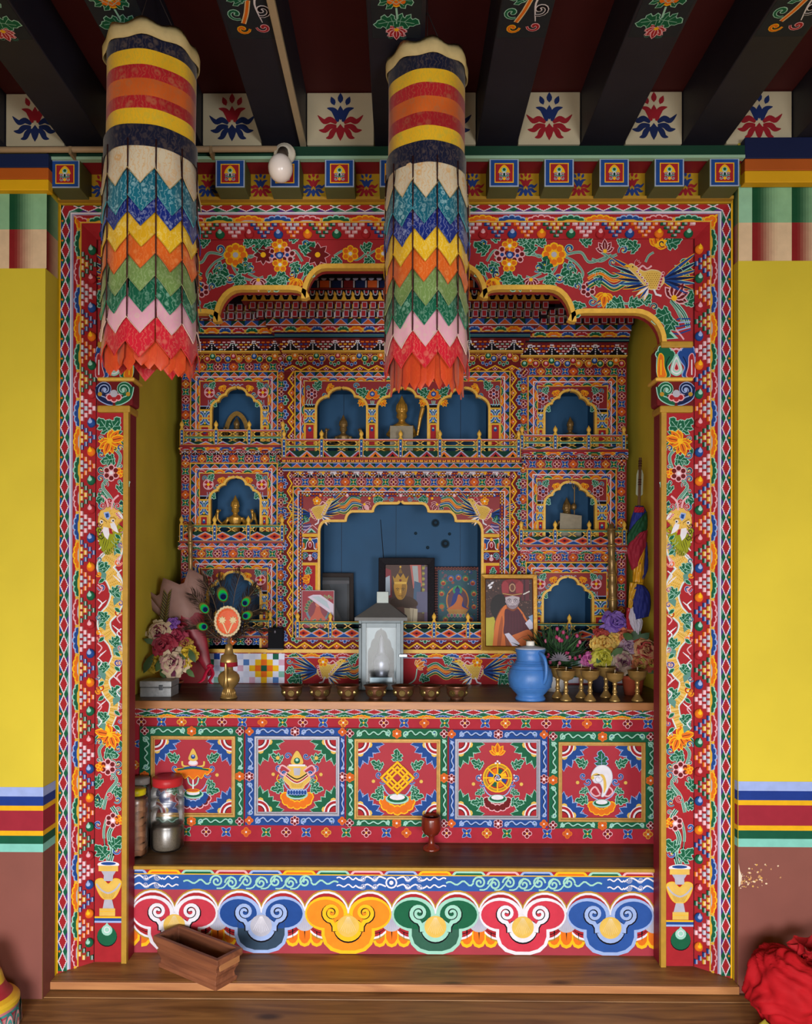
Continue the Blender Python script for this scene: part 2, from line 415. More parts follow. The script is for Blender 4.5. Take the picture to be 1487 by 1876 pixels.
def b_tri(p, x0, y0, x1, y1, w, pitch, flip=1, L=0, ends=True):
    q, l = strip(p, x0, y0, x1, y1, flip, L)
    with q:
        n = max(1, int(round(l/pitch))); t = l/n
        for i in range(n):
            p.rect(i*t, 0, i*t+t, w, 'B' if i % 2 else 'H', 0)
            p.poly([(i*t, w), (i*t+t/2, -w*.02), (i*t+t, w)], 'V', 1)
            p.poly([(i*t+t*.08, w), (i*t+t/2, w*.17), (i*t+t*.92, w)], 'U', 2)
BC = ['Y', 'W', 'B', 'O', 'M', 'P']
def b_brick(p, x0, y0, x1, y1, w, rows=3, bw=6, flip=1, bg='D', L=0, pearls=0):
    q, l = strip(p, x0, y0, x1, y1, flip, L)
    with q:
        p.rect(0, 0, l, w, bg, 0); h = w/rows
        n = int(l/bw)
        for r in range(rows):
            for i in range(n):
                u = (i+.5*(r % 2))*bw
                if u+bw*.7 > l: continue
                g = int(u/(bw*4)); c = BC[(g*2+(1 if r % 2 else 0)) % 6]
                p.rect(u+bw*.12, r*h+h*.22, u+bw*.74, r*h+h*.72, c, 1)
        if pearls:
            m = max(1, int(round(l/pearls))); t = l/m
            for i in range(m):
                u = (i+.5)*t
                p.poly([(u-t*.42, w), (u-t*.12, w*.62), (u, w*.2), (u+t*.12, w*.62), (u+t*.42, w)], 'K', 2)
                for k in range(5):
                    f = k/4; 
                    for sg in (-1, 0, 1): p.disc(u+sg*t*(.06+.32*f*f), w*(.22+.7*f), t*.036, 'W', 3, 5)
def b_lozenge(p, x0, y0, x1, y1, w, pitch, flip=1, L=0):
    q, l = strip(p, x0, y0, x1, y1, flip, L)
    with q:
        n = max(1, int(round(l/pitch))); t = l/n
        p.rect(0, 0, l, w, 'H', 0); p.rect(0, w*.5, l, w, 'B', 1)
        for i in range(n):
            u = (i+.5)*t
            for sx, c in ((1, 'V'), (.8, 'O'), (.56, 'R'), (.2, 'K')):
                k = {'V': 2, 'O': 3, 'R': 4, 'K': 5}[c]
                p.poly([(u-t*.55*sx, w/2), (u, w/2-w*.5*sx), (u+t*.55*sx, w/2), (u, w/2+w*.5*sx)], c, k)
def b_zig(p, x0, y0, x1, y1, w, pitch, flip=1, L=0, bg='D'):
    q, l = strip(p, x0, y0, x1, y1, flip, L)
    with q:
        n = max(1, int(round(l/pitch))); t = l/n
        p.rect(0, 0, l, w, bg, 0)
        for i in range(n):
            u = i*t; c = FC[i % 4]
            flower4(p, u+t/2, w*.72, w*.31, c[0], c[1], 'W', 1)
            c = XC[i % 2]
            for k in (-1, 0, 1): p.disc(u+k*t*.22+(0 if i else t*.1), w*(.1 if k else .28), w*.2, c[0], 1, 8); p.disc(u+k*t*.22+(0 if i else t*.1), w*(.1 if k else .28), w*.14, c[1], 2, 7)
        z = [(i*t/2, w*(.66 if i % 2 == 0 else .32)) for i in range(2*n+1)]
        z = [(x, w*.92 if i % 2 == 0 else w*.42) for i, (x, _) in enumerate(z)]
        p.line(z, w*.16, 'C', 3); p.line([(x, y-w*.02) for x, y in z], w*.1, 'Y', 4)
def lotus8(p, x, y, r, c1, c2, L=0):               # stencilled lotus of separate petals
    def pet(px, py, ang, l, w, c):
        with p.push(x+px*r, y+py*r, 1, radians(ang), L=L): p.poly([(u-l*r/2, v) for u, v in almond(l*r, w*r)], c, 0)
    pet(0, -.84, -90, .44, .12, c1); pet(-.32, -.72, -112, .4, .11, c1); pet(.32, -.72, -68, .4, .11, c1)
    pet(0, -.22, -90, .62, .15, c1); pet(0, .6, 90, .72, .17, c2)
    for sx in (-1, 1):
        with p.push(x, y, 1, 0, sx, 1, L=L):
            for q, w, c in (([(.12, .16), (.16, -.12), (.3, -.34), (.56, -.42)], .26, c1), ([(.16, .22), (.42, .06), (.68, .14), (.95, -.12)], .25, c2), ([(.16, .34), (.46, .36), (.66, .52), (.9, .5)], .25, c2), ([(.12, .44), (.3, .56), (.42, .78), (.6, .84)], .24, c2)):
                z = cr([(a*r, b*r) for a, b in q], 5); n = len(z)
                W = [w*r/2*max(.1, sin(pi*(.12+.86*i/(n-1)))) for i in range(n)]
                nr = offs(z, 1.)
                l_ = [(u[0]+(v[0]-u[0])*k, u[1]+(v[1]-u[1])*k) for u, v, k in zip(z, nr, W)]; r_ = [(u[0]-(v[0]-u[0])*k, u[1]-(v[1]-u[1])*k) for u, v, k in zip(z, nr, W)]
                p.poly(l_+r_[::-1], c, 0)
def phoenix(p, x, y, s, fx=1, L=0, body='X', rot=0.):
    with p.push(x, y, s, rot, fx, 1, L=L):
        for i in range(7):                          # long tail plumes
            leafs(p, -15, 1, pi+radians(38-i*11), 62-i*3.5, 2.1, 'N' if i % 2 else 'B', ('Y', 'M', 'G')[i % 3], .9, 0)
        for i, (dy, c) in enumerate(((-6, 'E'), (0, 'O'), (7, 'B'), (12, 'E'))):   # streaming ribbons ahead
            q = cr([(12, dy*.6), (30, dy-6), (48, dy+2), (66, dy-8), (82, dy-1)], 5)
            p.line(q, 4.2, 'X' if i % 2 else 'M', 0); p.line(q, 2.4, c, 1)
        for i in range(6):                          # wing
            leafs(p, 6, -3+i*2, radians(-30+i*8), 56-i*5, 2.0, 'N' if i % 2 else 'B', ('G', 'M', 'Y')[i % 3], .9, 3)
        b = cr([(-18, 2), (-13, -9), (-2, -12), (8, -10), (17, -15), (24, -20), (28, -18), (27, -14), (20, -7), (10, 4), (2, 12), (-10, 12)], 4, True)
        p.poly(offs_out(b, 1.3), 'A', 4); p.poly(b, body, 5)
        for i in range(10):
            for j in range(9):
                u = -16+i*3.0+(j % 2)*1.5; v = -10+j*2.6
                if (u+3)**2/150+(v-1)**2/105 < 1: p.disc(u, v, .75, '8f6a20', 6, 5)
        for i in range(6): p.disc(-17+i*1.2, -8+i*4, 2.5, 'P', 6, 7); p.disc(-17.4+i*1.2, -8+i*4, 1.5, 'R', 7, 6)
        for i in range(5): p.disc(4+i*3.2, 6-i*4, 2.0, 'W', 6, 7); p.disc(4.4+i*3.2, 6-i*4, 1.2, 'R', 7, 6)
        for i in range(4): leafs(p, 2, 8+i*1.4, radians(20+i*16), 24-i*2, 1.5, 'W' if i % 2 else 'B', 'Y', .7, 5)
        p.line([(-4, 11), (-8, 20), (-15, 22)], 2.6, 'W', 5); p.line([(3, 11), (4, 20), (11, 22)], 2.6, 'W', 5)
        p.disc(23, -16.5, 1.1, 'K', 7, 5); leafs(p, 26, -17, radians(-8), 8, 1.5, 'Y', 'C', .5, 6)
        for i in range(3): leafs(p, 20, -18, radians(-150+i*22), 9, 1.4, 'R', 'P', .6, 6)
        p.line(cr([(16, -12), (10, -18), (4, -14), (-2, -18)], 4), 2.2, 'P', 6)
# ================================================================ ROOM SHELL
def zp(y, d): return EYE+(YV-y)*d/F
def xp(x, d): return (x-XV)*d/F
DWL, DWR, DF, DP = 2.98, 3.06, 3.10, 3.20
XL, XR = xp(78, DWL), xp(1349, DWR)                 # corners of the two front walls
ZF = EYE-1.59; ZT = EYE-1.5556; ZC = EYE+1.9125
XAL, XAR, YAB, ZAC = -1.27, 1.28, 4.62, EYE+1.70  # recess behind the frame
m_wall = flat('cab733', .62, 0, .13, 3.2, .25, .25)
m_brown = flat('7c4840', .6, 0, .14, 7, .3, .2)
m_alc = flat('d8c545', .6, 0, .14, 5, .2, .2)
def wall(name, *boxes, mat=m_wall):
    b = MB()
    for q in boxes: b.box(*q)
    o = b.build(name, mat); o['kind'] = 'structure'; return o
w_l = wall('wall_left', (-3.0, DWL, ZF, XL, 3.26, zp(270, DWL)), (-3.05, -2.1, ZF, -3.0, 3.26, ZC))
w_r = wall('wall_right', (XR, DWR, ZF, 3.0, 3.26, zp(262, DWR)), (3.0, -2.1, ZF, 3.05, 3.26, ZC))
wall('wall_alcove_left', (XL-.02, 3.26, ZF, XAL, YAB, ZAC+.2), mat=m_alc)
wall('wall_alcove_right', (XAR, 3.26, ZF, XR+.05, YAB, ZAC+.2), mat=m_alc)
wall('wall_alcove_back', (XL, YAB, ZF, XR, YAB+.08, ZAC+.2), mat=m_alc)
wall('ceiling_alcove', (XAL-.01, 3.26, ZAC, XAR+.01, YAB, ZAC+.05), mat=m_alc)
wall('wall_header', (XL+.002, 3.12, zp(352, 3.12), XR-.002, 3.26, zp(262, 3.12)), (-3, 3.12, zp(262, 3.12), 3, 3.26, ZC), mat=m_wall)
wall('wall_back', (-3.05, -2.2, ZF, -1.65, -2.1, ZC), (.15, -2.2, ZF, 1.05, -2.1, ZC), (2.15, -2.2, ZF, 3.05, -2.1, ZC),
     (-1.65, -2.2, 2.12, .15, -2.1, ZC), (1.05, -2.2, 2.05, 2.15, -2.1, ZC), (1.05, -2.2, ZF, 2.15, -2.1, .85))
# painted bands on the walls
def lerp(a, b, t): return tuple(x+(y-x)*t for x, y in zip(a, b))
def checks(p, x0, x1, y0, y1, ca, cb, L, rev=False, pw=1.0):
    n = 14
    for i in range(n):
        t = (i+.5)/n
        t = max(0., min(1., (t-.12)/.6)); t = t*t*(3-2*t)
        if rev: t = 1-t
        p.rect(x0+(x1-x0)*i/n, y0, x0+(x1-x0)*(i+1)/n, y1, lerp(lin(ca), lin(cb), t), L)
GA, GB, RA, RB = '17492f', '86b48c', '7f1f22', 'd2b795'
BANDS = [(0, 17, '93a6dc'), (17, 34, '1d3683'), (34, 43, 'd8a51a'), (43, 80, '8f2635'), (80, 89, 'd8a51a'), (89, 104, '14513b'), (104, 119, '78bdb2')]
def dado(p, x0, x1, y0, fy=lambda y: y, bottom=1900):
    for a, b, c in BANDS: p.rect(x0, fy(y0+a), x1, fy(y0+b), c, 1)
p = Paint(frontal(DWL))
for x0, x1 in ((-125, -58), (-57, 11), (11, 80)): checks(p, x0, x1, 346, 418, GA, GB, 1); checks(p, x0, x1, 418, 490, RA, RB, 1)
dado(p, -600, 78.5, 1445); p.build('painted_band', w_l)
MB().box(-3.0, DWL-.0005, ZF, XL, DWL, zp(1564, DWL)).build('wall_base', m_brown, w_l)
p = Paint(frontal(DWR))
checks(p, 1349.5, 1374, 338, 408, '8fbfa0', '8fbfa0', 1); checks(p, 1349.5, 1374, 408, 478, RB, RB, 1)
for x0, x1 in ((1374, 1446), (1446, 1518), (1518, 1590)): checks(p, x0, x1, 338, 408, GA, GB, 1); checks(p, x0, x1, 408, 478, RA, RB, 1)
dado(p, 1349.5, 2000, 1428)
rng = random.Random(3)
for i in range(75):                                  # flaked paint over the brown base
    a = rng.gauss(0, 1); x = 1352+abs(rng.gauss(0, 16))+(26 if i % 3 == 0 else 0); y = 1606+rng.gauss(0, 8)-(20 if i % 9 == 0 else 0)
    r = rng.uniform(.5, 2.4); p.poly([(x+r*rng.uniform(.6, 1.4)*cos(k*pi/3), y+r*rng.uniform(.5, 1.2)*sin(k*pi/3)) for k in range(6)], rng.choice(['c99a55', 'b98a60', 'd8bfa0']), 6)
p.poly([(1349.6, 1576), (1352, 1590), (1356, 1600), (1354, 1610), (1352, 1618), (1349.6, 1619)], 'cdbfae', 7)
p.build('painted_band', w_r)
MB().box(XR, DWR-.0005, ZF, 3.0, DWR, zp(1547, DWR)).build('wall_base', m_brown, w_r)
def sideplane(X, sg): return lambda x, y, l: np.stack([X+sg*l, x, y], 1)
p = Paint(sideplane(XL, 1)); fz = lambda y: zp(y, DWL)
dado(p, DWL, 3.1, 1445, fz); p.rect(DWL, ZF, 3.1, fz(1564), '7c4840', 1)
for i in range(10):
    t = i/9; t = t*t*(3-2*t)
    p.rect(DWL+.012*i, fz(346), DWL+.012*(i+1), fz(418), lerp(lin(GA), lin(GB), t), 1); p.rect(DWL+.012*i, fz(418), DWL+.012*(i+1), fz(490), lerp(lin(RA), lin(RB), t), 1)
p.rect(3.084, ZF, 3.1, fz(346), 'e0c018', 2)
p.build('painted_band', w_l)
p = Paint(sideplane(XR, -1)); fz = lambda y: zp(y, DWR)
dado(p, DWR, 3.1, 1428, fz); p.rect(DWR, ZF, 3.1, fz(1547), '7c4840', 1)
for i in range(6):
    p.rect(DWR+.007*i, fz(340), DWR+.007*(i+1), fz(408), lerp(lin('6f8f70'), lin(GA), i/5), 1); p.rect(DWR+.007*i, fz(408), DWR+.007*(i+1), fz(478), lerp(lin('b09080'), lin(RA), i/5), 1)
p.rect(3.088, ZF, 3.1, fz(478), 'e0b818', 2)
p.build('painted_band', w_r)
# top cornice bands of the two walls
def topband(par, x0, x1, d, ys):
    for (a, b, c) in ys:
        m = MB(); m.pbox(x0, a, x1, b, d-.03, d+.01); m.build('wall_moulding', flat(c, .6, 0, .12, 6), par, bevel=.003)
topband(w_l, -700, 82.5, DWL, ((277, 303, '16234a'), (303.3, 324.5, 'b3591a'), (324.8, 345, 'dba814')))
topband(w_r, 1361, 2050, DWR-.02, ((251, 290, '141d42'), (290.3, 312, 'a8531d'), (312.3, 334, 'cf9c18')))
# ---- floor of long planks
WOOD = wood_mat('dark_floor_wood', '644021', 'a67744', 0, .5)
WOODL = wood_mat('step_wood', '6a4423', 'ab7a42', 0, .5)
WOODE = wood_mat('worn_edge_wood', '8a5330', 'b9804d', 0, .5, False)
WOODT = wood_mat('shelf_wood', '3d2816', '70502f', 0, .45)
floor = tag(thing('floor', None, None, (0, 0, ZF)), kind='structure')
y0 = 3.3
k = 0
while y0 > -2.0:
    wv = (.31, .27, .24, .3)[k % 4]; k += 1
    MB().box(-3.0, y0-wv+.003, ZF-.03, 3.0, y0, ZF-(.0 if k % 2 else .002)).build('floor_plank', WOOD, floor, bevel=.002); y0 -= wv
# ---- step at the foot of the alcove
st = thing('step_board', 'worn brown wooden step board lying on the floor in front of the painted riser', 'step', (0, 3.17, ZF))
MB().box(XL+.002, 3.052, ZF+.001, XR-.002, 3.30, ZT).build('tread', WOODL, st)
MB().box(XL+.002, 3.040, ZF+.004, XR-.002, 3.0515, ZT-.0005).build('edge_strip', WOODE, st, bevel=.002)
# ---- ceiling
cl = MB().box(-3.05, -2.2, ZC, 3.05, 3.3, ZC+.06).build('ceiling', flat('4a1c1c', .7, 0, .15, 4)); cl['kind'] = 'structure'
DB, ZB = 3.06, EYE+1.706
m_beam = flat('201f2a', .55, 0, .25, 9, .3, .3)
BEAMS = [(113, 190, 1), (295, 366, 1), (477, 558, 0), (684, 768, 1), (871, 946, 0), (1062, 1142, 1), (1248, 1326, 0), (1448, 1525, 1), (-72, 2, 0)]
BN = ['dark ceiling beam at far left, its side facing the first banner', 'dark ceiling beam running over the left banner, leafy flower on its underside', 'dark ceiling beam with the pale cable trunking along its edge',
      'dark ceiling beam just left of the right banner, leafy flower on its underside', 'dark ceiling beam just right of the right banner, cloud scrolls on its underside',
      'dark ceiling beam second to the right of the right banner, painted with a red lotus', 'dark ceiling beam third to the right of the right banner, painted with cloud scrolls',
      'dark ceiling beam cut off by the right edge of the picture', 'dark ceiling beam beyond the left edge of the picture']
def underside(z): return lambda x, y, l: np.stack([x, y, z-l], 1)
for i, (a, b, kind) in enumerate(BEAMS):
    t = thing('ceiling_beam', BN[i], 'beam', ((xp(a, DB)+xp(b, DB))/2, 3.1, ZB), 'painted ceiling beams')
    MB().box(xp(a, DB), -2.1, ZB, xp(b, DB), 3.12, ZC).build('timber', m_beam, t, bevel=.004)
    p = Paint(underside(ZB), .001); cx = (xp(a, DB)+xp(b, DB))/2
    for yy in (2.45, 1.75):
        with p.push(cx, yy, .00172, 0, 1, 1):       # local pixel-like units, y runs towards the wall
            p.rect(-44, -330, 44, 6, '262a30', 0)
            if kind:
                p.line(cr([(0, -70), (2, -30), (0, 6)], 5), 3.5, 'M', 1)
                for sx in (-1, 1):
                    lily(p, sx*2, -16, pi/2+sx*.9, 20, 'R', 'P', 2); aca(p, 0, -40, pi/2+sx*1.35, 38, 'E', 'M', 1.3, 2)
                    aca(p, 0, -80, -pi/2+sx*.9, 40, 'E', 'M', 1.3, 2); curl(p, sx*10, 2, 7, 0, sx, 'T', 'H', 2)
                daisy(p, 0, -96, 22, 8, 'O', 'Y', 'W', 3); lily(p, 0, -18, pi/2, 22, 'R', 'P', 4)
                daisy(p, 0, -160, 20, 8, 'P', 'W', 'Y', 3)
            else:
                curl(p, -18, -20, 13, 0, 1, 'Y', 'O', 2); curl(p, 20, -24, 13, pi, -1, 'P', 'R', 2)
                curl(p, -24, -58, 15, 1, 1, 'M', 'E', 2); curl(p, 24, -66, 16, 2, -1, 'W', 'K', 2)
                p.line(cr([(4, -90), (-4, -60), (-14, -34)], 5), 9, 'A', 1); p.line(cr([(4, -90), (-4, -60), (-14, -34)], 5), 5, 'O', 2)
                p.line(cr([(24, -110), (14, -80), (20, -36)], 5), 5, 'W', 1, taper=(1, .3)); aca(p, -6, -84, -2.2, 34, 'E', 'M', 1.3, 3); daisy(p, 10, -120, 20, 7, 'O', 'Y', 'W', 3)
    p.build('painted_ornament', t)
m_cream = flat('b9ad90', .7, 0, .1, 8, .2, .2)
PAN = [(2, 113, 'Rn', 'leftmost cream panel between beams, red over navy lotus'), (190, 295, 'Nr', 'cream panel between beams hidden behind the left banner'),
       (366, 477, 'Rn', 'cream lotus panel between beams beside the left banner'), (558, 684, 'Nr', 'cream lotus panel between beams above the light bulb'),
       (768, 871, 'Rn', 'cream lotus panel half hidden behind the right banner'), (946, 1062, 'Nr', 'first full cream lotus panel right of the right banner, navy petals uppermost'),
       (1142, 1248, 'Rn', 'cream lotus panel second right of the right banner, red petals uppermost'), (1326, 1448, 'Nr', 'rightmost cream lotus panel, above the orange and yellow wall band')]
for a, b, c, lab in PAN:
    t = thing('lotus_panel', lab, 'panel', (xp((a+b)/2, DB), DB, ZB), 'cream lotus panels between the beams')
    MB().box(xp(a, DB)+.003, DB, ZB-.002, xp(b, DB)-.003, 3.115, ZC-.004).build('board', m_cream, t, bevel=.003)
    p = Paint(frontal(DB)); c1, c2 = ('8d2029', '1d2850') if c == 'Rn' else ('1d2c5c', '8d2029')
    lotus8(p, (a+b)/2, 214, 44, c1, c2); p.build('painted_ornament', t)
# ---- cornice of projecting blocks
co = thing('block_cornice', 'green and yellow cornice with projecting painted blocks above the altar frame', 'cornice', (0, 3.0, zp(366, 3.1)))
m_dg = flat('163a2b', .55, 0, .15, 8); m_ol = flat('5a5f38', .55, 0, .15, 8); m_mint = flat('8fb39a', .55, 0, .1, 8)
MB().box(xp(84, 2.985), 2.985, zp(283, 2.985), xp(1361, 2.985), 3.118, zp(266, 2.985)).build('green_rail', m_dg, co)
MB().box(xp(82, 2.975), 2.975, zp(288.5, 2.975), xp(1362, 2.975), 3.0, zp(283, 2.975)).build('mint_fillet', m_mint, co, bevel=.001)
MB().box(xp(84, 2.99), 3.0, zp(288, 2.985), xp(1361, 2.99), 3.118, zp(283.2, 2.985)).build('red_soffit', flat('8a1f28', .5), co)
MB().box(xp(103, 3.1), 3.1, zp(372, 3.1), xp(1338, 3.1), 3.118, zp(289, 3.0)).build('backboard', flat('a8851d', .6, 0, .15, 9), co)
MB().box(xp(103, 3.09), 3.075, zp(367, 3.09), xp(1338, 3.09), 3.1, zp(361.5, 3.09)).build('gold_fillet', OCHRE, co)
p = Paint(frontal(3.1))
for k in range(-3, 9):
    x = 391+100.6*k+100.6-26; lotus8(p, x*.967+735*.033, 338, 23, *(('233a78', '8d2029') if k % 2 == 0 else ('8d2029', '233a78')))
p.build('painted_ornament', co)
bw = (xp(54, 2.985)-xp(0, 2.985))
me_b = None
for k in range(-3, 10):
    x = 391+100.6*k
    if k == -3: x = 86
    b = MB().pbox(x, 289, x+55, 342, 2.985, 3.1).build('block', m_ol, co, bevel=.002)
    p = Paint(frontal(2.985), .0008)
    p.rect(x+.8, 289.8, x+54.2, 341.2, '9aa6c0', 0); p.rect(x+3, 292, x+52, 339, 'B', 1); p.rect(x+10, 298, x+45, 334, 'Y', 2); p.rect(x+11.8, 299.8, x+43.2, 332.2, 'R', 3)
    cx, cy = x+27.5, 317
    p.poly(cr([(cx-11, cy-1), (cx-8, cy-9), (cx, cy-16), (cx+8, cy-9), (cx+11, cy-1)], 3), 'Y', 4); p.disc(cx, cy-6, 5, 'M', 5, 8); p.disc(cx, cy-7, 3, 'E', 6, 7)
    for sx in (-1, 1):
        curl(p, cx+sx*7, cy+1, 4.5, pi/2-sx*.4, sx, 'W', 'K', 6, .8, .25); curl(p, cx+sx*7, cy+9, 5, -pi/2, -sx, 'W', 'K', 6, .8, .25)
    p.line([(cx-9, cy+4), (cx, cy+5.5), (cx+9, cy+4)], 2.6, 'T', 7); p.disc(cx, cy+2, 3.4, 'W', 6, 8, 5); p.disc(cx, cy+2, 2.2, 'H', 7, 7, 3.4); p.disc(cx, cy+10, 3, 'Y', 7, 7); 
    p.build('painted_jewel', b)
# ---- cable conduit, trunking, bulb
cd = thing('cable_conduit', 'beige cable pipe running along the top of the left wall to the bulb', 'pipe', (xp(250, 2.94), 2.95, zp(272, 2.95)))
MB().tube([(xp(-300, 2.945), 2.943, zp(271, 2.945)), (xp(505, 2.945), 2.943, zp(271, 2.945))], .011, 10).build('pipe', flat('9b8467', .5), cd, True)
for x in (-40, 120, 380):
    MB().pbox(x, 264, x+5, 278, 2.931, 2.978).build('clip', flat('8a7558', .5), cd)
tr = thing('cable_trunking', 'pale plastic cable trunking fixed along the edge of a ceiling beam', 'cable', (xp(553, DB), 2.9, ZB))
MB().box(xp(548, DB), .2, ZB-.016, xp(559, DB), 3.05, ZB+.0).build('channel', flat('a8987c', .5), tr, bevel=.002)
bu = thing('light_bulb', 'unlit white round light bulb on a white holder below the cream lotus panel', 'lamp', (xp(515, 2.9), 2.93, zp(283, 2.93)))
MB().lathe([(.0, 0), (.038, 0), (.042, .008), (.038, .02), (.026, .024), (.024, .034), (0, .034)], 20).build('base_ring', flat('d8d2c2', .4), bu, True)
o = bu.children[0]; o.location = (0, .028, .016); o.rotation_mode = 'XYZ'; o.rotation_euler = (radians(90), 0, 0)
b = MB(); c = U(511, 306, 2.88)
b.tube([U(516, 277, 2.935), U(514, 284, 2.91), U(513, 289, 2.895)], [.022, .021, .019], 14); b.build('holder', flat('4a4038', .5), bu, True)
MB().ball(c, .045, (1, 1, 1.12), 22, 16).build('bulb', flat('efe6e0', .25, 0, .03, 5, .5), bu, True)
# ================================================================ CARVED AND PAINTED FRAME
MIR = 1442.0
XO, XI, YO, YI = 103.0, 174.0, 366.0, 437.0
def splay_side(left=True):
    if left: A = (xp(XO, DF), DF); B = (xp(XI, DP), DP)
    else: A = (xp(MIR-XO, DF), DF); B = (xp(MIR-XI, DP), DP)
    m = (B[0]-A[0])/(B[1]-A[1])
    nx = (1 if left else -1)*.66
    def fn(x, y, l):
        q = (x-XV)/F; d = (A[0]-m*A[1])/(q-m)
        return np.stack([q*d+nx*l, d-l*.75, EYE+(YV-y)/F*d], 1)
    return fn, (lambda x: (A[0]-m*A[1])/((x-XV)/F-m))
zA, zB = (YV-YO)/F*DF, (YV-YI)/F*DP; mz = (zB-zA)/(DP-DF)
def splay_top(x, y, l):
    q = (YV-y)/F; d = (zA-mz*DF)/(q-mz)
    return np.stack([(x-XV)/F*d, d-l*.75, EYE+q*d-l*.66], 1)
def dtop(y): return (zA-mz*DF)/((YV-y)/F-mz)
fr = thing('alcove_frame', 'broad splayed red frame around the altar alcove with painted borders and studs', 'frame', (0, 3.15, ZT))
m_red = flat('R', .5, 0, .15, 14, .3, .15); m_dred = flat('6d1a26', .5, 0, .15, 14, .3, .15)
def dentil_mesh(c, w, h):
    b = MB(); w /= 2; h /= 2; t = .0065
    b.cur = PAL[c]; b.box(-w, -t, -h, w, .012, h)
    b.cur = lerp(PAL[c], PAL['W'], .45); b.add([(-w*.1, -t-.0004, -h*.96), (w*.96, -t-.0004, -h*.96), (w*.96, -t-.0004, h*.96), (-w*.1, -t-.0004, h*.96)], [(0, 1, 2, 3)])
    me = bpy.data.meshes.new('dentil'); me.from_pydata(b.v, [], b.f)
    at = me.color_attributes.new('Col', 'FLOAT_COLOR', 'CORNER'); at.data.foreach_set('color', [q for f, c_ in zip(b.f, b.c) for q in (c_+(1.,))*len(f)])
    me.materials.append(PAINT); return me
def jewel_mesh(c, hl):
    b = MB(); b.cur = PAL[c]; b.ball((0, 0, 0), .0195, (1, .6, 1), 14, 8)
    b.cur = PAL[hl]; b.ball((0, -.0065, .004), .0105, (1, .7, 1), 10, 6); b.lathe([(.007, .0), (.0, .012)], 8, (0, -.0085, .010))
    me = bpy.data.meshes.new('jewel_stud'); me.from_pydata(b.v, [], b.f)
    at = me.color_attributes.new('Col', 'FLOAT_COLOR', 'CORNER'); at.data.foreach_set('color', [q for f, c_ in zip(b.f, b.c) for q in (c_+(1.,))*len(f)])
    me.polygons.foreach_set('use_smooth', [True]*len(me.polygons))
    me.materials.append(PAINT); return me
DV = {c: dentil_mesh(c, 5.0*DP/F, 8.2*DP/F) for c in 'YWGOEBPS'}
DH = {c: dentil_mesh(c, 9.6*DP/F, 4.2*DP/F) for c in 'YWGOEBPS'}
JW = [jewel_mesh('E', 'M'), jewel_mesh('R', 'P'), jewel_mesh('B', 'L'), jewel_mesh('O', 'Y')]
def put(name, me, loc, parent, rz=0.):
    o = bpy.data.objects.new(name, me); COL.objects.link(o); o.parent = parent
    o.location = Vector(loc)-wloc(parent); o.rotation_euler = (0, 0, rz); return o
DCOL = [('E', 'G'), ('P', 'S'), ('B', 'G'), ('O', 'S')]
for left in (True, False):
    fn, dd = splay_side(left)
    X0, X1 = (xp(XO, DF), xp(XI, DP)) if left else (xp(MIR-XO, DF), xp(MIR-XI, DP))
    b = MB(); zt = EYE+zA
    pl = [(X0, DF), (X1, DP), (X1, 3.27), (X0, 3.27)]
    if not left: pl = pl[::-1]
    b.add([(x, y, ZT+.0005) for x, y in pl]+[(x, y, zt) for x, y in pl], [(0, 1, 2, 3)[::-1], (4, 5, 6, 7)]+[(i, (i+1) % 4, 4+(i+1) % 4, 4+i) for i in range(4)])
    jm = b.build('jamb', m_red, fr, fixn=True)
    p = Paint(fn)
    with p.push(0 if left else MIR, 0, 1, 0, 1 if left else -1, 1):
        yt, yb = 366, 1786
        p.rect(103, yt, 106, yb, 'Y', 1)
        b_diamond(p, 106, yt, 106, 1782, 17.5, 36, -1, L=0)
        p.rect(123.5, yt, 126, 1779, 'W', 3); p.rect(126, yt, 129.5, 1778, 'V', 3)
        b_cloud(p, 129.5, 1775, 129.5, yt, 12, 53, 1)
        p.rect(141.5, yt, 144, 1773, 'G', 4)
        p.rect(144, yt, 174, 1764.5, 'R', 0); p.rect(172.2, 437, 173.4, 1764.5, 'K', 1)
        if left: pass
    p.build('painted_border', jm)
    for i in range(25):
        yj = 457+53*i
        put('jewel_stud', JW[(i+(0 if left else 3)) % 4], (lambda v: tuple(v[0]))(fn(np.array([163. if left else MIR-163]), np.array([yj+0.]), np.array([.001]))), jm)
        c, core = DCOL[(i+(0 if left else 2)) % 4]
        for col, (xx, n) in enumerate(((147.2, 4), (154.8, 3), (162.4, 2), (169.6, 1))):
            for j in range(n):
                yy = yj+26.5+(j-(n-1)/2)*12.6
                if yy < 440 or yy > 1757: continue
                cc = core if ((col == 0 and j in (1, 2)) or (col == 1 and j == 1)) else c
                v = fn(np.array([xx if left else MIR-xx]), np.array([yy]), np.array([.0]))[0]
                put('dentil', DV[cc], tuple(v), jm)
b = MB(); xo0, xo1 = xp(XO, DF), xp(MIR-XO, DF)
pr = [(DF, EYE+zA), (DP, EYE+zB), (3.27, EYE+zB), (3.27, EYE+zA)]
b.add([(xo0, y, z) for y, z in pr]+[(xo1, y, z) for y, z in pr], [(0, 1, 2, 3), (7, 6, 5, 4)]+[(i, 4+i, 4+(i+1) % 4, (i+1) % 4) for i in range(4)])
hd = b.build('head_rail', m_red, fr, fixn=True)
p = Paint(splay_top)
xa, xb = 103, MIR-103
p.rect(xa, 366, xb, 369, 'G', 1); b_diamond(p, xa, 369, xb, 369, 17.5, 36, 1)
p.rect(xa, 386.5, xb, 389, 'W', 3); p.rect(xa, 389, xb, 391.5, 'V', 3)
b_cloud(p, xa, 391.5, xb, 391.5, 12, 53, 1); p.rect(xa, 403.5, xb, 406, 'G', 4); p.rect(xa, 406, xb, 437, 'R', 0)
p.build('painted_border', hd)
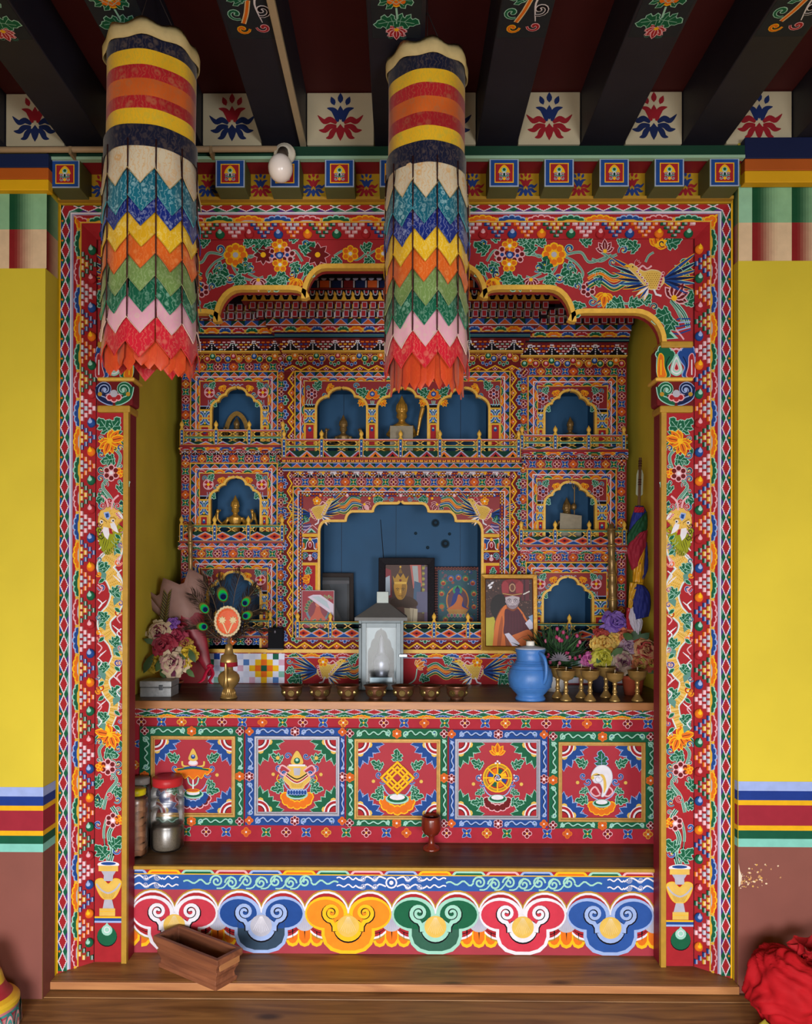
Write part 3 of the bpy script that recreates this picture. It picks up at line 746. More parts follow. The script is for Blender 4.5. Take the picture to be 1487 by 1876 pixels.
for i in range(21):
    xj = 186+53.6*i
    if xj > 1268: break
    put('jewel_stud', JW[i % 4], tuple(splay_top(np.array([xj]), np.array([427.]), np.array([.001]))[0]), hd)
    c, core = DCOL[(i+1) % 4]
    for row, (yy, n) in enumerate(((410.5, 4), (417.5, 3), (424.5, 2), (431.5, 1))):
        for j in range(n):
            xx = xj+26.8+(j-(n-1)/2)*13.0
            if xx < 176 or xx > MIR-176: continue
            cc = core if ((row == 0 and j in (1, 2)) or (row == 1 and j == 1)) else c
            put('dentil', DH[cc], tuple(splay_top(np.array([xx]), np.array([yy]), np.array([0.]))[0]), hd)
# ---- shaped arch board above the opening
def corner(x0, y0, x1, y1, n=7, dirn=0):            # quarter curve, dirn 0 leaves horizontally
    r = []
    for i in range(n+1):
        a = pi/2*i/n
        r.append((x0+(x1-x0)*sin(a), y0+(y1-y0)*(1-cos(a))) if dirn == 0 else (x0+(x1-x0)*(1-cos(a)), y0+(y1-y0)*sin(a)))
    return r
half = [(721, 480), (727, 487), (735, 490)]+corner(848, 490, 884, 546)+[(890, 536), (900, 531), (912, 529.5)]+corner(1005, 529.5, 1046, 589)+[(1051, 579), (1058, 574.5), (1068, 573)]+corner(1162, 573, 1211, 627)
ARCH = [(MIR-x, y) for x, y in half[::-1]]+half[1:]
b = MB(); b.prism([(175.2, 640), (175.2, 438), (MIR-175.2, 438), (MIR-175.2, 640), (1212, 640)]+ARCH[::-1]+[(230, 640)], DP, DP+.06)
ab = b.build('arch_board', m_red, fr, label='red cusped arch board with painted flowers and two golden birds')
MB().band(ARCH, 8.5, DP-.012, DP+.02).build('gold_edge', GILT, ab, fixn=True)
p = Paint(frontal(DP))
def spandrel(p, full):
    for pts in ([(890, 478), (905, 458), (925, 470)], [(948, 474), (966, 456), (985, 470), (1000, 462)], [(1020, 482), (1010, 500), (985, 512), (962, 506)], [(1034, 470), (1052, 480), (1066, 500), (1060, 520), (1075, 530)], [(1075, 530), (1090, 548), (1120, 552), (1150, 556), (1170, 548)], [(1082, 474), (1100, 478), (1118, 466)], [(930, 500), (915, 512), (900, 520)]):
        stem(p, pts, 4.4)
    for x, y, r, l in ((985, 450, -1.0, 20), (1085, 500, .2, 20), (1034, 505, 1.0, 22), (906, 480, 2.0, 20), (958, 447, -2.0, 18), (1130, 446, -.4, 18), (1090, 522, -.9, 18), (1012, 504, 2.2, 22), (1176, 556, -.8, 20), (1122, 556, 2.4, 18), (920, 514, .2, 16)):
        aca(p, x, y, r, l, 'E', 'M', 1.1, 3)
    for x, y, r, a, d, c in ((996, 484, 8, 2, 1, 'N'), (1042, 490, 8, 0, -1, 'B'), (1120, 480, 8, 1, 1, 'B'), (898, 494, 8, 1, -1, 'B'), (1095, 555, 7, 2, -1, 'B'), (1210, 446, 7, 1, 1, 'N')):
        curl(p, x, y, r, a, d, 'M', c, 3, c3='Y')
    # right half, in pixels; mirrored for the left
    stem(p, [(905, 470), (935, 485), (950, 465), (1000, 470)], 5); stem(p, [(1035, 466), (1062, 462), (1078, 480), (1110, 470)], 5)
    stem(p, [(1100, 462), (1115, 470), (1128, 466)], 5); stem(p, [(1180, 480), (1186, 468), (1195, 462)], 4)
    stem(p, [(885, 500), (900, 520), (930, 505), (960, 512), (990, 500)], 4); stem(p, [(1258, 600), (1250, 575), (1228, 548)], 9); stem(p, [(1248, 590), (1236, 566), (1226, 552)], 5)
    daisy(p, 932, 450, 14, 5, 'O', 'Y', 'W', 2); daisy(p, 918, 466, 15, 5, 'D', 'P', 'B', 2); daisy(p, 946, 468, 14, 5, 'D', 'P', 'B', 2); daisy(p, 931, 484, 14, 5, 'O', 'Y', 'W', 3); p.disc(932, 467, 7, 'B', 6); p.disc(932, 467, 4, 'L', 7)
    daisy(p, 1013, 466, 22, 8, 'O', 'Y', 'S', 2, .32)
    for x, y, r, l in ((976, 462, -2.3, 22), (967, 448, -.9, 20), (1065, 447, -.7, 20), (1050, 486, 2.6, 24), (958, 512, 2.6, 26), (938, 504, 2.9, 20), (996, 500, -1.4, 26), (1000, 510, 1.0, 20), (1165, 458, -2.4, 22), (1218, 448, -.3, 24),
                       (1060, 553, 1.9, 24), (1140, 553, 2.9, 26), (1150, 553, .2, 20), (1246, 510, -1.3, 30), (1225, 572, 2.7, 30), (1232, 585, 2.2, 24), (892, 460, -2.5, 24), (888, 486, 2.4, 22), (900, 440, -.8, 18), (1064, 508, 2.9, 20), (1255, 560, -1.2, 24)):
        aca(p, x, y, r, l*1.15, 'E', 'M', 1.1, 2)
    lily(p, 1106, 460, -1.6, 19, 'D', 'P', 2); lily(p, 1200, 450, -1.1, 20, 'O', 'Y', 2); lily(p, 971, 512, 1.6, 18, 'D', 'P', 3); lily(p, 1106, 540, 1.7, 20, 'O', 'Y', 2); lily(p, 1232, 546, -1.0, 28, 'D', 'P', 3)
    lily(p, 900, 512, 1.2, 17, 'O', 'Y', 3)
    daisy(p, 1075, 530, 14, 6, 'D', 'P', 'B', 2)
    for x, y, r, a, d, c in ((1042, 455, 10, 1.6, 1, 'B'), (1140, 458, 10, 2.6, 1, 'B'), (984, 490, 9, 2.4, -1, 'B'), (908, 502, 10, .5, 1, 'N'), (1022, 508, 11, 0, 1, 'B'), (1083, 553, 8, 0, 1, 'B'), (1055, 524, 8, 1, -1, 'B'), (1196, 562, 8, 3, 1, 'N'), (885, 445, 8, 2, 1, 'B'), (1150, 520, 7, 1, 1, 'N')):
        curl(p, x, y, r, a, d, 'M', c, 2, c3='Y')
    phoenix(p, 1188, 512, 1.38, -1, 4)
    for i in range(5): p.line([(1225+i*3, 610-i*6), (1240, 612-i*7), (1262, 604-i*5)], 2.6, 'L' if i % 2 else 'B', 2)
    p.poly([(1213, 600), (1226, 606), (1240, 620), (1213, 622)], 'M', 2); p.poly([(1216, 606), (1226, 612), (1233, 619), (1216, 620)], 'E', 3)
    p.line([(1214, 590), (1230, 598), (1245, 615), (1250, 622)], 3, 'P', 3)
spandrel(p, 1)
with p.push(MIR, 0, 1, 0, -1, 1): spandrel(p, 1)
for x, r in ((580, 22), (480, 18)):
    for k in range(8): leafs(p, x, 466, k*pi/4, r, r*.26, 'D', 'P', 1.2, 3)
    p.disc(x, 466, 5, 'Y', 8)
for x in (640, 700, 760, 820):
    stem(p, [(x-30, 468), (x-10, 458), (x+10, 475), (x+30, 462)], 4); daisy(p, x, 464, 15, 6, 'O', 'Y', 'W', 3); aca(p, x+22, 458, -.6, 20, 'E', 'M', 1, 3); aca(p, x-20, 472, 2.4, 20, 'E', 'M', 1, 3)
p.build('painted_ornament', ab)
# ---- the two pillars
def dragon_panel(p):
    cx = 199.5
    p.rect(174, 755, 226, 1764.5, 'R', 0)
    aca(p, 196, 790, -2.2, 28, 'E', 'M', 1.2, 1); aca(p, 199, 790, -.9, 28, 'E', 'M', 1.2, 1)
    def spray(y, f=1):
        with p.push(cx, y, 1, 0, f, 1):
            for x, yy, r_ in ((-18, 8, .5), (19, 60, 2), (-8, 92, 1), (18, 88, .2), (-18, 104, 2.4), (8, 28, 2.8), (-18, 150, .4)): curl(p, x, yy, 5.5, r_, 1 if x > 0 else -1, 'W', 'E', 2)
            for x, yy, r_ in ((10, 0, -.4), (-20, 24, 1.8), (20, 14, 1.2), (-4, 60, 2.5), (-20, 118, 1.6), (20, 122, 1.4)): leafs(p, x, yy, r_, 13, 3, 'E', 'M', 1, 2)
            stem(p, [(6, 26), (18, 40), (14, 60), (2, 78), (-14, 96), (2, 120), (10, 150)], 6)
            lily(p, 0, 12, -.2, 24, 'O', 'Y', 2); lily(p, -2, 14, 1.9, 22, 'O', 'Y', 2)
            aca(p, 8, 46, 3.0, 24, 'E', 'M', 1.1, 2); aca(p, 16, 106, -.7, 24, 'E', 'M', 1.1, 2); aca(p, -8, 112, 2.6, 20, 'E', 'M', 1.1, 2); aca(p, 12, 140, -.3, 18, 'E', 'M', 1.1, 2)
            for x, yy, d, c in ((-17, 38, 1, 'B'), (18, 26, -1, 'B'), (-17, 66, 1, 'N'), (-18, 82, -1, 'B'), (-16, 132, 1, 'B'), (20, 132, -1, 'N')): curl(p, x, yy, 7.5, .6, d, 'M', c, 3, c3='Y')
            daisy(p, 2, 72, 15, 6, 'D', 'P', 'W', 4); daisy(p, 16, 72, 9, 5, 'O', 'Y', 'O', 4); curl(p, -8, 52, 5, 0, 1, 'M', 'E', 4)
            curl(p, 0, 124, 8, 1, 1, 'P', 'R', 5)
    spray(795)
    # dragon
    path = cr([(196, 960), (210, 990), (203, 1022), (190, 1040), (206, 1062), (214, 1090), (206, 1116), (190, 1136), (192, 1158), (208, 1180), (214, 1205), (204, 1228), (190, 1246), (196, 1270), (208, 1288), (206, 1308), (198, 1330)], 6)
    p.line(path, 35, 'M', 0, taper=(1, .5)); p.line(path, 32.5, 'W', 1, taper=(1, .48)); p.line(path, 28, 'd2ab52', 2, taper=(1, .45))
    n = len(path); nr = offs(path, 1.)
    for i in range(2, n, 1):
        w = 11.5*(1-.5*i/n)
        for k in (-.9, -.54, -.18, .18, .54, .9):
            kk = k*w+(1 if i % 2 else -1)*w*.13
            p.disc(path[i][0]+(nr[i][0]-path[i][0])*kk, path[i][1]+(nr[i][1]-path[i][1])*kk, .95, '9a7426' if i % 3 else 'A', 3, 5)
    for i, y in enumerate(range(985, 1310, 46)):
        s = 1 if i % 2 else -1
        curl(p, cx+s*15, y, 8, 0 if s > 0 else pi, s, 'P' if i % 3 else 'Y', ('R', 'O', 'B')[i % 3], 4, c3='Y'); aca(p, cx-s*4, y+14, -pi/2-s*.8, 20, 'E', 'M', 1, 4)
        p.poly([(cx-s*6, y+22), (cx-s*22, y+6), (cx-s*20, y+24), (cx-s*8, y+34)], 'T', 4)
        for k in range(4): p.line([(cx+s*(6+k*3), y+24+k*2), (cx+s*(12+k*3), y+30+k*3)], 1.2, 'W', 5)
    for i, y in enumerate(range(972, 1325, 27)):
        s = -1 if (i//2) % 2 else 1
        curl(p, cx+s*20, y, 5.5, i*.9, s, ('W', 'P', 'L', 'Y')[i % 4], ('R', 'B', 'E', 'O')[i % 4], 6, c3='Y'); leafs(p, cx+s*10, y+8, (pi if s < 0 else 0)+s*.7, 13, 3, 'E', 'M', 1, 6)
        p.line(cr([(cx-s*22, y-8), (cx-s*14, y), (cx-s*20, y+9)], 4), 2.2, 'W' if i % 2 else 'P', 6)
    # head with green mane
    for i in range(15):
        a = radians(20+i*10); q = cr([(cx, 955), (cx+24*cos(a), 958+34*sin(a)), (cx+20*cos(a+.3), 962+46*sin(a)), (cx+23*cos(a+.15), 964+54*sin(a))], 4)
        q = [(min(max(x, 175), 225), y) for x, y in q]
        p.line(q, 5.5, 'K', 5, taper=(1.2, .5)); p.line(q, 4, '8a8f1e', 6, taper=(1.2, .4))
    hd_ = cr([(180, 944), (186, 934), (198, 930), (210, 933), (219, 940), (222, 952), (215, 960), (208, 972), (198, 978), (188, 970), (179, 960)], 4, True)
    p.poly(offs_out(hd_, 1.2), 'C', 7); p.poly(hd_, 'd2ab52', 8)
    for i in range(34): p.disc(184+(i*7 % 36), 935+(i*11 % 34), .8, '9a7426', 9, 5)
    p.poly([(188, 940), (197, 938), (201, 946), (196, 954), (190, 948)], 'L', 9); p.poly([(191, 942), (197, 941), (198, 948), (193, 950)], 'B', 10)
    p.disc(184, 957, 3.4, 'W', 9, 8); p.disc(184.6, 957, 1.8, 'K', 10, 7); p.disc(205, 955, 3.2, 'W', 9, 8); p.disc(205.6, 955, 1.7, 'K', 10, 7)
    p.poly([(200, 960), (208, 958), (212, 966), (216, 978), (208, 974), (202, 968)], 'W', 10); p.poly([(188, 966), (197, 968), (199, 980), (196, 990), (190, 984), (186, 974)], 'W', 10)
    p.poly([(198, 968), (203, 970), (205, 980), (199, 978)], 'R', 11); p.line(cr([(182, 950), (188, 953), (194, 958)], 3), 1.1, '6a4a18', 10); p.line(cr([(200, 950), (206, 949), (211, 952)], 3), 1.1, '6a4a18', 10)
    for i in range(4): p.disc(212+i*2.2, 942+i*2.6, 2.2, 'P', 10, 6); p.disc(212+i*2.2, 942+i*2.6, 1.1, 'R', 11, 6)
    p.poly(cr([(214, 938), (222, 944), (224, 952), (219, 948)], 3, True), 'W', 9)
    for i in range(3): p.line(spiral(180+i*1.5, 962+i*11, 5.5, 1, 0, 1.2, 10), 1.3, 'K', 9); 
    for s in (-1, 1): curl(p, cx+s*14, 928, 7, pi/2, s, 'P', 'R', 8); p.line(cr([(cx+s*3, 934), (cx+s*6, 918), (cx+s*16, 908)], 4), 3.4, 'P', 8)
    spray(1335, -1)
    stem(p, [(205, 1480), (214, 1500), (200, 1530), (206, 1560), (201, 1584)], 9); stem(p, [(196, 1500), (190, 1530), (198, 1584)], 5)
    daisy(p, 207, 1505, 14, 6, 'D', 'P', 'W', 3); daisy(p, 218, 1504, 9, 5, 'O', 'Y', 'O', 3)
    aca(p, 204, 1555, -.7, 26, 'E', 'M', 1.1, 3); aca(p, 196, 1572, -2.3, 28, 'E', 'M', 1.1, 3); curl(p, 213, 1560, 8, 0, 1, 'L', 'B', 3, c3='Y'); curl(p, 180, 1512, 8, 1, 1, 'L', 'B', 3, c3='Y')
    # vase
    p.poly(cr([(181, 1583), (199, 1579), (217, 1583), (215, 1589), (183, 1589)], 3, True), 'W', 3); p.disc(199, 1584, 14, 'B', 4, 14, 3)
    p.rect(181, 1588, 217, 1598, 'X', 5); p.poly([(186, 1598), (213, 1598), (208, 1606), (207, 1616), (190, 1616), (191, 1606)], 'S', 5)
    v = cr([(176, 1616), (188, 1612), (199, 1622), (210, 1612), (222, 1616), (219, 1632), (208, 1648), (190, 1648), (179, 1632)], 4, True)
    p.poly(offs_out(v, 1.1), 'Y', 4); p.poly(v, 'X', 5)
    p.line(cr([(177, 1621), (186, 1632), (199, 1638), (213, 1631), (221, 1620)], 4), 3, 'S', 6)
    for i in range(9): p.line([(186+i*3.2, 1640-abs(i-4)), (192+i*1.8, 1648)], .7, 'C', 6)
    p.poly([(192, 1650), (206, 1650), (210, 1666), (189, 1666)], 'S', 5); p.rect(183, 1666, 212, 1680, 'X', 6); p.rect(183, 1671, 212, 1672, 'Y', 7)
    p.rect(174, 1681, 226, 1684, 'Y', 3); p.rect(174, 1684, 226, 1689, 'B', 3); p.rect(174, 1689, 226, 1692.5, 'L', 3)
    p.disc(197, 1718, 18.5, 'K', 3, 18); p.disc(197, 1716.5, 18, 'E', 4, 18); p.disc(197, 1706, 10, 'M', 5, 14); p.poly([(191, 1700), (197, 1692), (203, 1700)], 'M', 5); p.disc(197, 1705, 6, 'W', 6, 10); p.disc(197, 1705, 4.4, 'M', 7, 9)
def cap_paint(p):
    p.rect(174, 636, 240, 690, 'R', 0)
    for k in (-1, 0, 1): p.disc(206+k*10, 645, 8, 'P', 1, 9); p.disc(206+k*10, 646, 5.5, 'R', 2, 8)
    for s in (-1, 1):
        c = 'B' if s < 0 else 'E'; co = 'L' if s < 0 else 'M'
        with p.push(206, 663, 1, 0, s, 1):
            for dx, dy, r in ((10, -14, 7), (17, -20, 7), (25, -22, 7.5), (31, -14, 6)): p.disc(dx, dy, r+1.8, co, 3, 9)
            for dx, dy, r in ((10, -14, 7), (17, -20, 7), (25, -22, 7.5), (31, -14, 6)): p.disc(dx, dy, r, c, 4, 9)
            q = cr([(5, -12), (20, -22), (33, -14), (33, 26), (12, 26), (16, 10), (10, 0)], 4, True); p.poly(offs_out(q, 1.6), co, 3); p.poly(q, c, 4)
            p.line(cr([(12, -10), (18, 2), (19, 24)], 4), 1.4, 'K', 5)
            q = cr([(24, -10), (31, -12), (33, 26), (19, 26), (23, 8)], 4, True); p.poly(offs_out(q, 1.5), 'P' if s < 0 else 'Y', 6); p.poly(q, 'R' if s < 0 else 'O', 7); p.line(cr([(28, -4), (28, 24)], 4), 2.2, 'W' if s < 0 else 'Y', 8)
    for k, c in ((1, 'M'), (.8, 'W'), (.62, 'M'), (.42, 'P'), (.26, 'R')):
        p.poly(cr([(206, 674-26*k), (206+9*k, 674-6*k), (206+11*k, 674+8*k), (206, 674+15*k), (206-11*k, 674+8*k), (206-9*k, 674-6*k)], 4, True), c, 9+{1: 0, .8: 1, .62: 2, .42: 3, .26: 4}[k])
    p.rect(174, 697, 240, 742, 'D', 0)
    for s, c1, c2 in ((-1, 'L', 'N'), (1, 'M', 'E')):
        q = spiral(206+s*17, 714, 13.5, 3, pi/2, -s*1.15, 18)
        t_ = cr([(206+s*2, 738), (206+s*14, 735), (206+s*27, 726), (206+s*31, 708)], 4)
        p.line(t_, 12, c1, 1); p.line(t_, 8.5, c2, 3); p.line(q, 14.5, c1, 2, taper=(1, .5)); p.line(q, 11.5, c2, 3, taper=(1, .5)); p.line(q, 1.8, c1, 4); p.disc(206+s*17, 714, 3.4, c1, 5, 8)
        p.disc(206+s*26, 722, 4.2, 'C', 5, 8)
    for k in (-1, 0, 1): p.disc(206+k*8, 731+abs(k)*-3, 7, 'P', 6, 9)
    for k in (-1, 0, 1): p.disc(206+k*8, 731+abs(k)*-3, 4.8, 'R', 7, 8)
    p.disc(206, 721, 7, 'S', 8, 10)
m_pil = flat('7a1c28', .5, 0, .12, 14)
for left in (True, False):
    g = lambda x: x if left else MIR-x
    t = thing('pillar', 'left painted pillar of the alcove with a golden dragon climbing its red panel' if left else 'right painted pillar of the alcove with a golden dragon, beside the folded cloth arrow',
              'pillar', (xp(g(204), DP), DP+.04, ZT), 'dragon pillars of the alcove')
    a, b_ = sorted((g(174), g(234)))
    MB().box(xp(a, DP), DP, ZT+.0005, xp(b_, DP), DP+.085, zp(640, DP)).build('shaft', m_pil, t)
    p = Paint(frontal(DP))
    with p.push(0 if left else MIR, 0, 1, 0, 1 if left else -1, 1): dragon_panel(p)
    p.build('painted_ornament', t)
    a, b_ = sorted((g(225), g(234.3)))
    MB().box(xp(a, DP), DP-.012, ZT+.0005, xp(b_, DP), DP+.01, zp(754, DP)).build('gold_edge', OCHRE, t)
    for nm, y0, y1, x1, mt, dz in (('gold_collar', 742, 755, 235, OCHRE, .016), ('capital', 697, 742, 240, m_pil, .004), ('gold_ring', 690, 697, 243, GILT, .02), ('capital', 636, 690, 240, m_pil, .004), ('gold_collar', 624, 636, 233, OCHRE, .014)):
        a, b_ = sorted((g(174), g(x1)))
        o = MB().pbox(a, y0, b_, y1, DP-dz, DP+.09).build(nm, mt, t, bevel=.006 if nm != 'capital' else .012)
        if nm == 'capital' and y0 == 697:
            p = Paint(frontal(DP-.004))
            with p.push(0 if left else MIR, 0, 1, 0, 1 if left else -1, 1): cap_paint(p)
            p.build('painted_scrolls', t)
# ================================================================ UPPER ALTAR CABINET
DS, DC, DBP = 4.25, 4.20, 4.165
m_blue = flat('1e4b70', .6, 0, .2, 6, .25, .3)
m_cab = flat('841e24', .5, 0, .15, 14, .3, .1)
m_blk = flat('14101a', .55, 0, .2, 20)
cab = thing('altar_cabinet', 'tall many-tiered painted altar cabinet with blue niches and small balconies', 'cabinet', (0, 4.4, zp(1250, 4.2)))
def lobes(cx, top, hw, fx, fy, ybot):
    r = [(cx, top), (cx+1.5, top+3)]
    px, py = cx+hw*fx[0], top+fy[0]; r.append((px, py))
    for x, y in zip(fx[1:], fy[1:]):
        q = corner(px, py, cx+hw*x, top+y, 6); r += q[1:]; px, py = q[-1]
    r.append((cx+hw, ybot))
    return [(2*cx-x, y) for x, y in r[::-1]]+r[1:]
SIDE_FX, SIDE_FY = (.07, .4, .7, 1), (3.5, 16, 27, 42)
MID_FX, MID_FY = (.07, .5, 1), (3, 18, 38)
def niche(t, path, d, depth=.2, trim=4.2, seams=()):
    xs = [q[0] for q in path]; ys = [q[1] for q in path]
    x0, x1, y0, y1 = min(xs)-3, max(xs)+3, min(ys)-3, max(ys)
    b = MB(); a = U(x0, y0, d); c = U(x1, y1, d); e = .008
    b.box(a[0], d+depth, c[2], c[0], d+depth+e, a[2]); b.box(a[0]-e, d+.024, c[2], a[0], d+depth+e, a[2]); b.box(c[0], d+.024, c[2], c[0]+e, d+depth+e, a[2])
    b.box(a[0]-e, d+.024, a[2], c[0]+e, d+depth+e, a[2]+e); b.box(a[0]-e, d+.024, c[2]-e, c[0]+e, d+depth+e, c[2])
    o = b.build('niche_box', m_blue, t)
    for sx, w in seams:
        MB().box(xp(sx, d), d+depth-.0015, c[2], xp(sx, d)+w, d+depth+.001, a[2]).build('board_seam', m_blk, o)
    MB().band(path, trim, d-.008, d+.02).build('gold_edge', GILT, t, fixn=True)
    return o
def framed(p, x0, y0, x1, y1, L=0, tri=9, inner=(7, 2, 7)):
    p.rect(x0, y0, x1, y0+2.2, 'G', L+3); p.rect(x0, y0, x0+2.2, y1, 'G', L+3); p.rect(x1-2.2, y0, x1, y1, 'G', L+3)
    a = 2.2
    b_tri(p, x0+a, y0+a, x1-a, y0+a, 8, 18, 1, L); b_tri(p, x0+a, y1, x0+a, y0+a, 8, 18, 1, L+0); b_tri(p, x1-a, y0+a, x1-a, y1, 8, 18, 1, L+0)
    a = 10.2
    p.rect(x0+a, y0+a, x1-a, y0+a+1.8, 'W', L+4); p.rect(x0+a, y0+a, x0+a+1.8, y1, 'W', L+4); p.rect(x1-a-1.8, y0+a, x1-a, y1, 'W', L+4)
    a = 12
    b_cloud(p, x0+a, y0+a, x1-a, y0+a, 6.5, 17, 1, 'R', L+4); b_cloud(p, x0+a, y1, x0+a, y0+a, 5.5, 17, 1, 'R', L+4); b_cloud(p, x1-a, y0+a, x1-a, y1, 5.5, 17, 1, 'R', L+4)
    a = 18.5
    p.rect(x0+a-1, y0+a, x1-a+1, y0+a+1.5, 'G', L+8); p.rect(x0+a-1, y0+a, x0+a+.5, y1, 'G', L+8); p.rect(x1-a-.5, y0+a, x1-a+1, y1, 'G', L+8)
def small_spandrel(p, cx, x0, x1, y0, ys, hw, kind, L=0):
    for s in (-1, 1):
        with p.push(cx, y0, 1, 0, s, 1, L=L):
            w = (x1-x0)/2; fx = w-13
            if kind == 0:
                p.disc(fx, 20, 10, 'P', 1, 14); p.disc(fx, 20, 8, 'R', 2, 14)
                for k in range(4): p.disc(fx+6.5*cos(pi/2*k), 20+6.5*sin(pi/2*k), 2.4, 'P', 3, 6)
                p.disc(fx, 20, 3, 'Y', 4, 8); p.line([(fx-8, 20), (fx+8, 20)], 1.6, 'P', 3); p.line([(fx, 12), (fx, 28)], 1.6, 'P', 3)
            else:
                daisy(p, fx, 22, 10, 6, 'D', 'P', 'L', 1); p.disc(fx, 22, 3.4, 'B', 6); p.disc(fx, 22, 1.6, 'L', 7)
            lily(p, fx-23, 9, pi/2+.3, 9, 'O', 'Y', 1); aca(p, fx-2, 12, -pi/2-.5, 12, 'E', 'M', .8, 2); aca(p, fx-4, 36, pi/2+.8, 12, 'E', 'M', .8, 2)
            curl(p, fx-16, 24, 6.5, 0, 1, 'M', 'B', 1, c3='O'); curl(p, fx+6, 8, 5, 1, -1, 'M', 'B', 1)
            for k in range(3): p.line(cr([(fx-6+k*4, 34), (fx-8+k*5, 42), (fx-2+k*4, 50)], 3), 1.3, 'V', 1)
            wavy(p, fx-58, 6, 22, 2, 3, 1.4, 'V', 1)
def bracket(p, x0, x1, y, hgt, L=0):
    # painted bracket and base of the small pillar beside a niche
    w = x1-x0; cx = (x0+x1)/2
    p.rect(x0, y-5, x1, y, 'K', L); p.rect(x0, y-6.5, x1, y-5, 'L', L+1); p.rect(x0, y, x1, y+3.2, 'G', L+1)
    h = hgt*.56
    p.rect(x0, y+3, x1, y+3+h, 'E', L)
    for s in (-1, 1):
        ex = x0 if s < 0 else x1
        for r, c, k in ((.52, 'L', 1), (.44, 'B', 2), (.33, 'M', 3), (.25, 'O', 4), (.14, 'R', 5)):
            q = [(ex-s*w*r*cos(a)*1.0, y+3+h/2+h*r*.98*sin(a)) for a in [radians(-90+20*i) for i in range(10)]]
            p.poly(q, c, L+k)
    p.rect(x0, y+3+h*.46, x1, y+3+h*.54+1, 'G', L+6); p.disc(cx, y+5, 2, 'W', L+6, 6); p.disc(cx, y+h, 2, 'Y', L+6, 6)
    yb = y+4+h
    p.rect(x0, yb, x1, yb+3, 'G', L+6); p.rect(x0, yb+3, x1, yb+40, 'R', L+5); p.rect(x0, yb+2, x0+2.4, yb+40, 'G', L+6); p.rect(x1-2.4, yb+2, x1, yb+40, 'G', L+6)
    p.disc(cx, yb+12, min(w*.2, 5), 'B', L+6, 8); p.disc(cx, yb+9, min(w*.12, 3), 'M', L+7, 7)
def balcony(t, x0, x1, y0, y1, d, posts, style, bays):
    db = d-.065
    fl = MB().pbox(x0, y1, x1, y1+4, db, d+.03).build('balcony', m_cab, t)
    m_g = flat('1b5a44', .5, 0, .1, 20); m_r = flat('9c2531', .5, 0, .1, 20)
    def rail(a, b, m): MB().pbox(x0, a, x1, b, db, db+.012).build('rail', m, fl, bevel=.001)
    p = Paint(frontal(db), .0006)
    rail(y0, y0+4.2, m_g if style else m_r)
    p.rect(x0, y0, x1, y0+1, 'G' if style else 'W', 0); p.rect(x0, y0+3.4, x1, y0+4.2, 'M' if style else 'G', 0)
    if not style:
        rail(y0+11.5, y0+16, m_g); p.rect(x0, y0+11.5, x1, y0+12.4, 'G', 0); p.rect(x0, y0+14.8, x1, y0+16, 'M', 0)
        lz = y0+22
    else: lz = y0+12.5
    MB().pbox(x0, lz, x1, y1, db+.001, db+.012).build('lattice_panel', m_g, fl)
    if style: b_lozenge(p, x0, lz, x1, lz, y1-lz, (posts[1]-posts[0])/2 if len(posts) > 1 else 30, 1)
    else:
        n = max(1, int(round((x1-x0)/31))); tt = (x1-x0)/n; h = y1-lz
        p.rect(x0, lz, x1, y1, 'H', 0)
        for i in range(n):
            u = x0+tt*(i+.5)
            p.poly([(u-tt*.5, y1), (u, lz-1), (u+tt*.5, y1)], 'V', 1); p.poly([(u-tt*.38, y1), (u, lz+1.5), (u+tt*.38, y1)], 'O' if i % 2 else 'R', 2); p.poly([(u-tt*.16, y1), (u, lz+5), (u+tt*.16, y1)], 'K', 3)
    p.rect(x0, y1-.9, x1, y1, 'G', 6)
    p.build('painted_ornament', fl)
    for i in range(len(posts)-1):
        cxs = [(posts[i]+posts[i+1])/2, posts[i]+7, posts[i+1]-7]
        for (a, b) in (((y0+4, y0+11.6), (y0+16, y0+22)) if not style else ((y0+4, y0+12.6),)):
            for cx in cxs:
                q = MB()
                for s in (-1, 1):
                    k = 7 if cx == cxs[0] else 4
                    q.prism([(cx-k*s-1.3, a), (cx-k*s+1.3, a), (cx+k*s+1.3, b), (cx+k*s-1.3, b)], db+.002, db+.008)
                q.build('cross_brace', GILT, fl)
    for x in posts:
        q = MB().pbox(x-3.8, y0-1, x+3.8, y1, db-.008, db+.014).build('post', flat('8c2330', .5), fl)
        pp = Paint(frontal(db-.008), .0006); pp.rect(x-3.8, y0-1, x+3.8, y1, 'G', 0); pp.rect(x-2.5, y0+1, x+2.5, y1-.5, 'B', 1)
        for k in range(4): pp.disc(x, y0+5+(y1-y0-8)*k/3, 1.5, 'W' if k % 2 else 'M', 2, 6)
        pp.build('painted_ornament', fl)
        c = U(x, y0-1, db+.003); s = d/F
        MB().lathe([(3*s, 0), (3*s, 2*s), (2*s, 3*s), (3.6*s, 6*s), (4.1*s, 8*s), (3.2*s, 11*s), (1.2*s, 13.5*s), (0, 16*s)], 10, c).build('finial', GILT, fl, True)
    return fl
def moulding(t, x0, x1, y0, y1, d, dback, fn, mat=None, name='moulding'):
    o = MB().pbox(x0, y0, x1, y1, d, dback).build(name, mat or m_cab, t)
    if fn:
        p = Paint(frontal(d)); fn(p); p.build('painted_ornament', o)
    return o
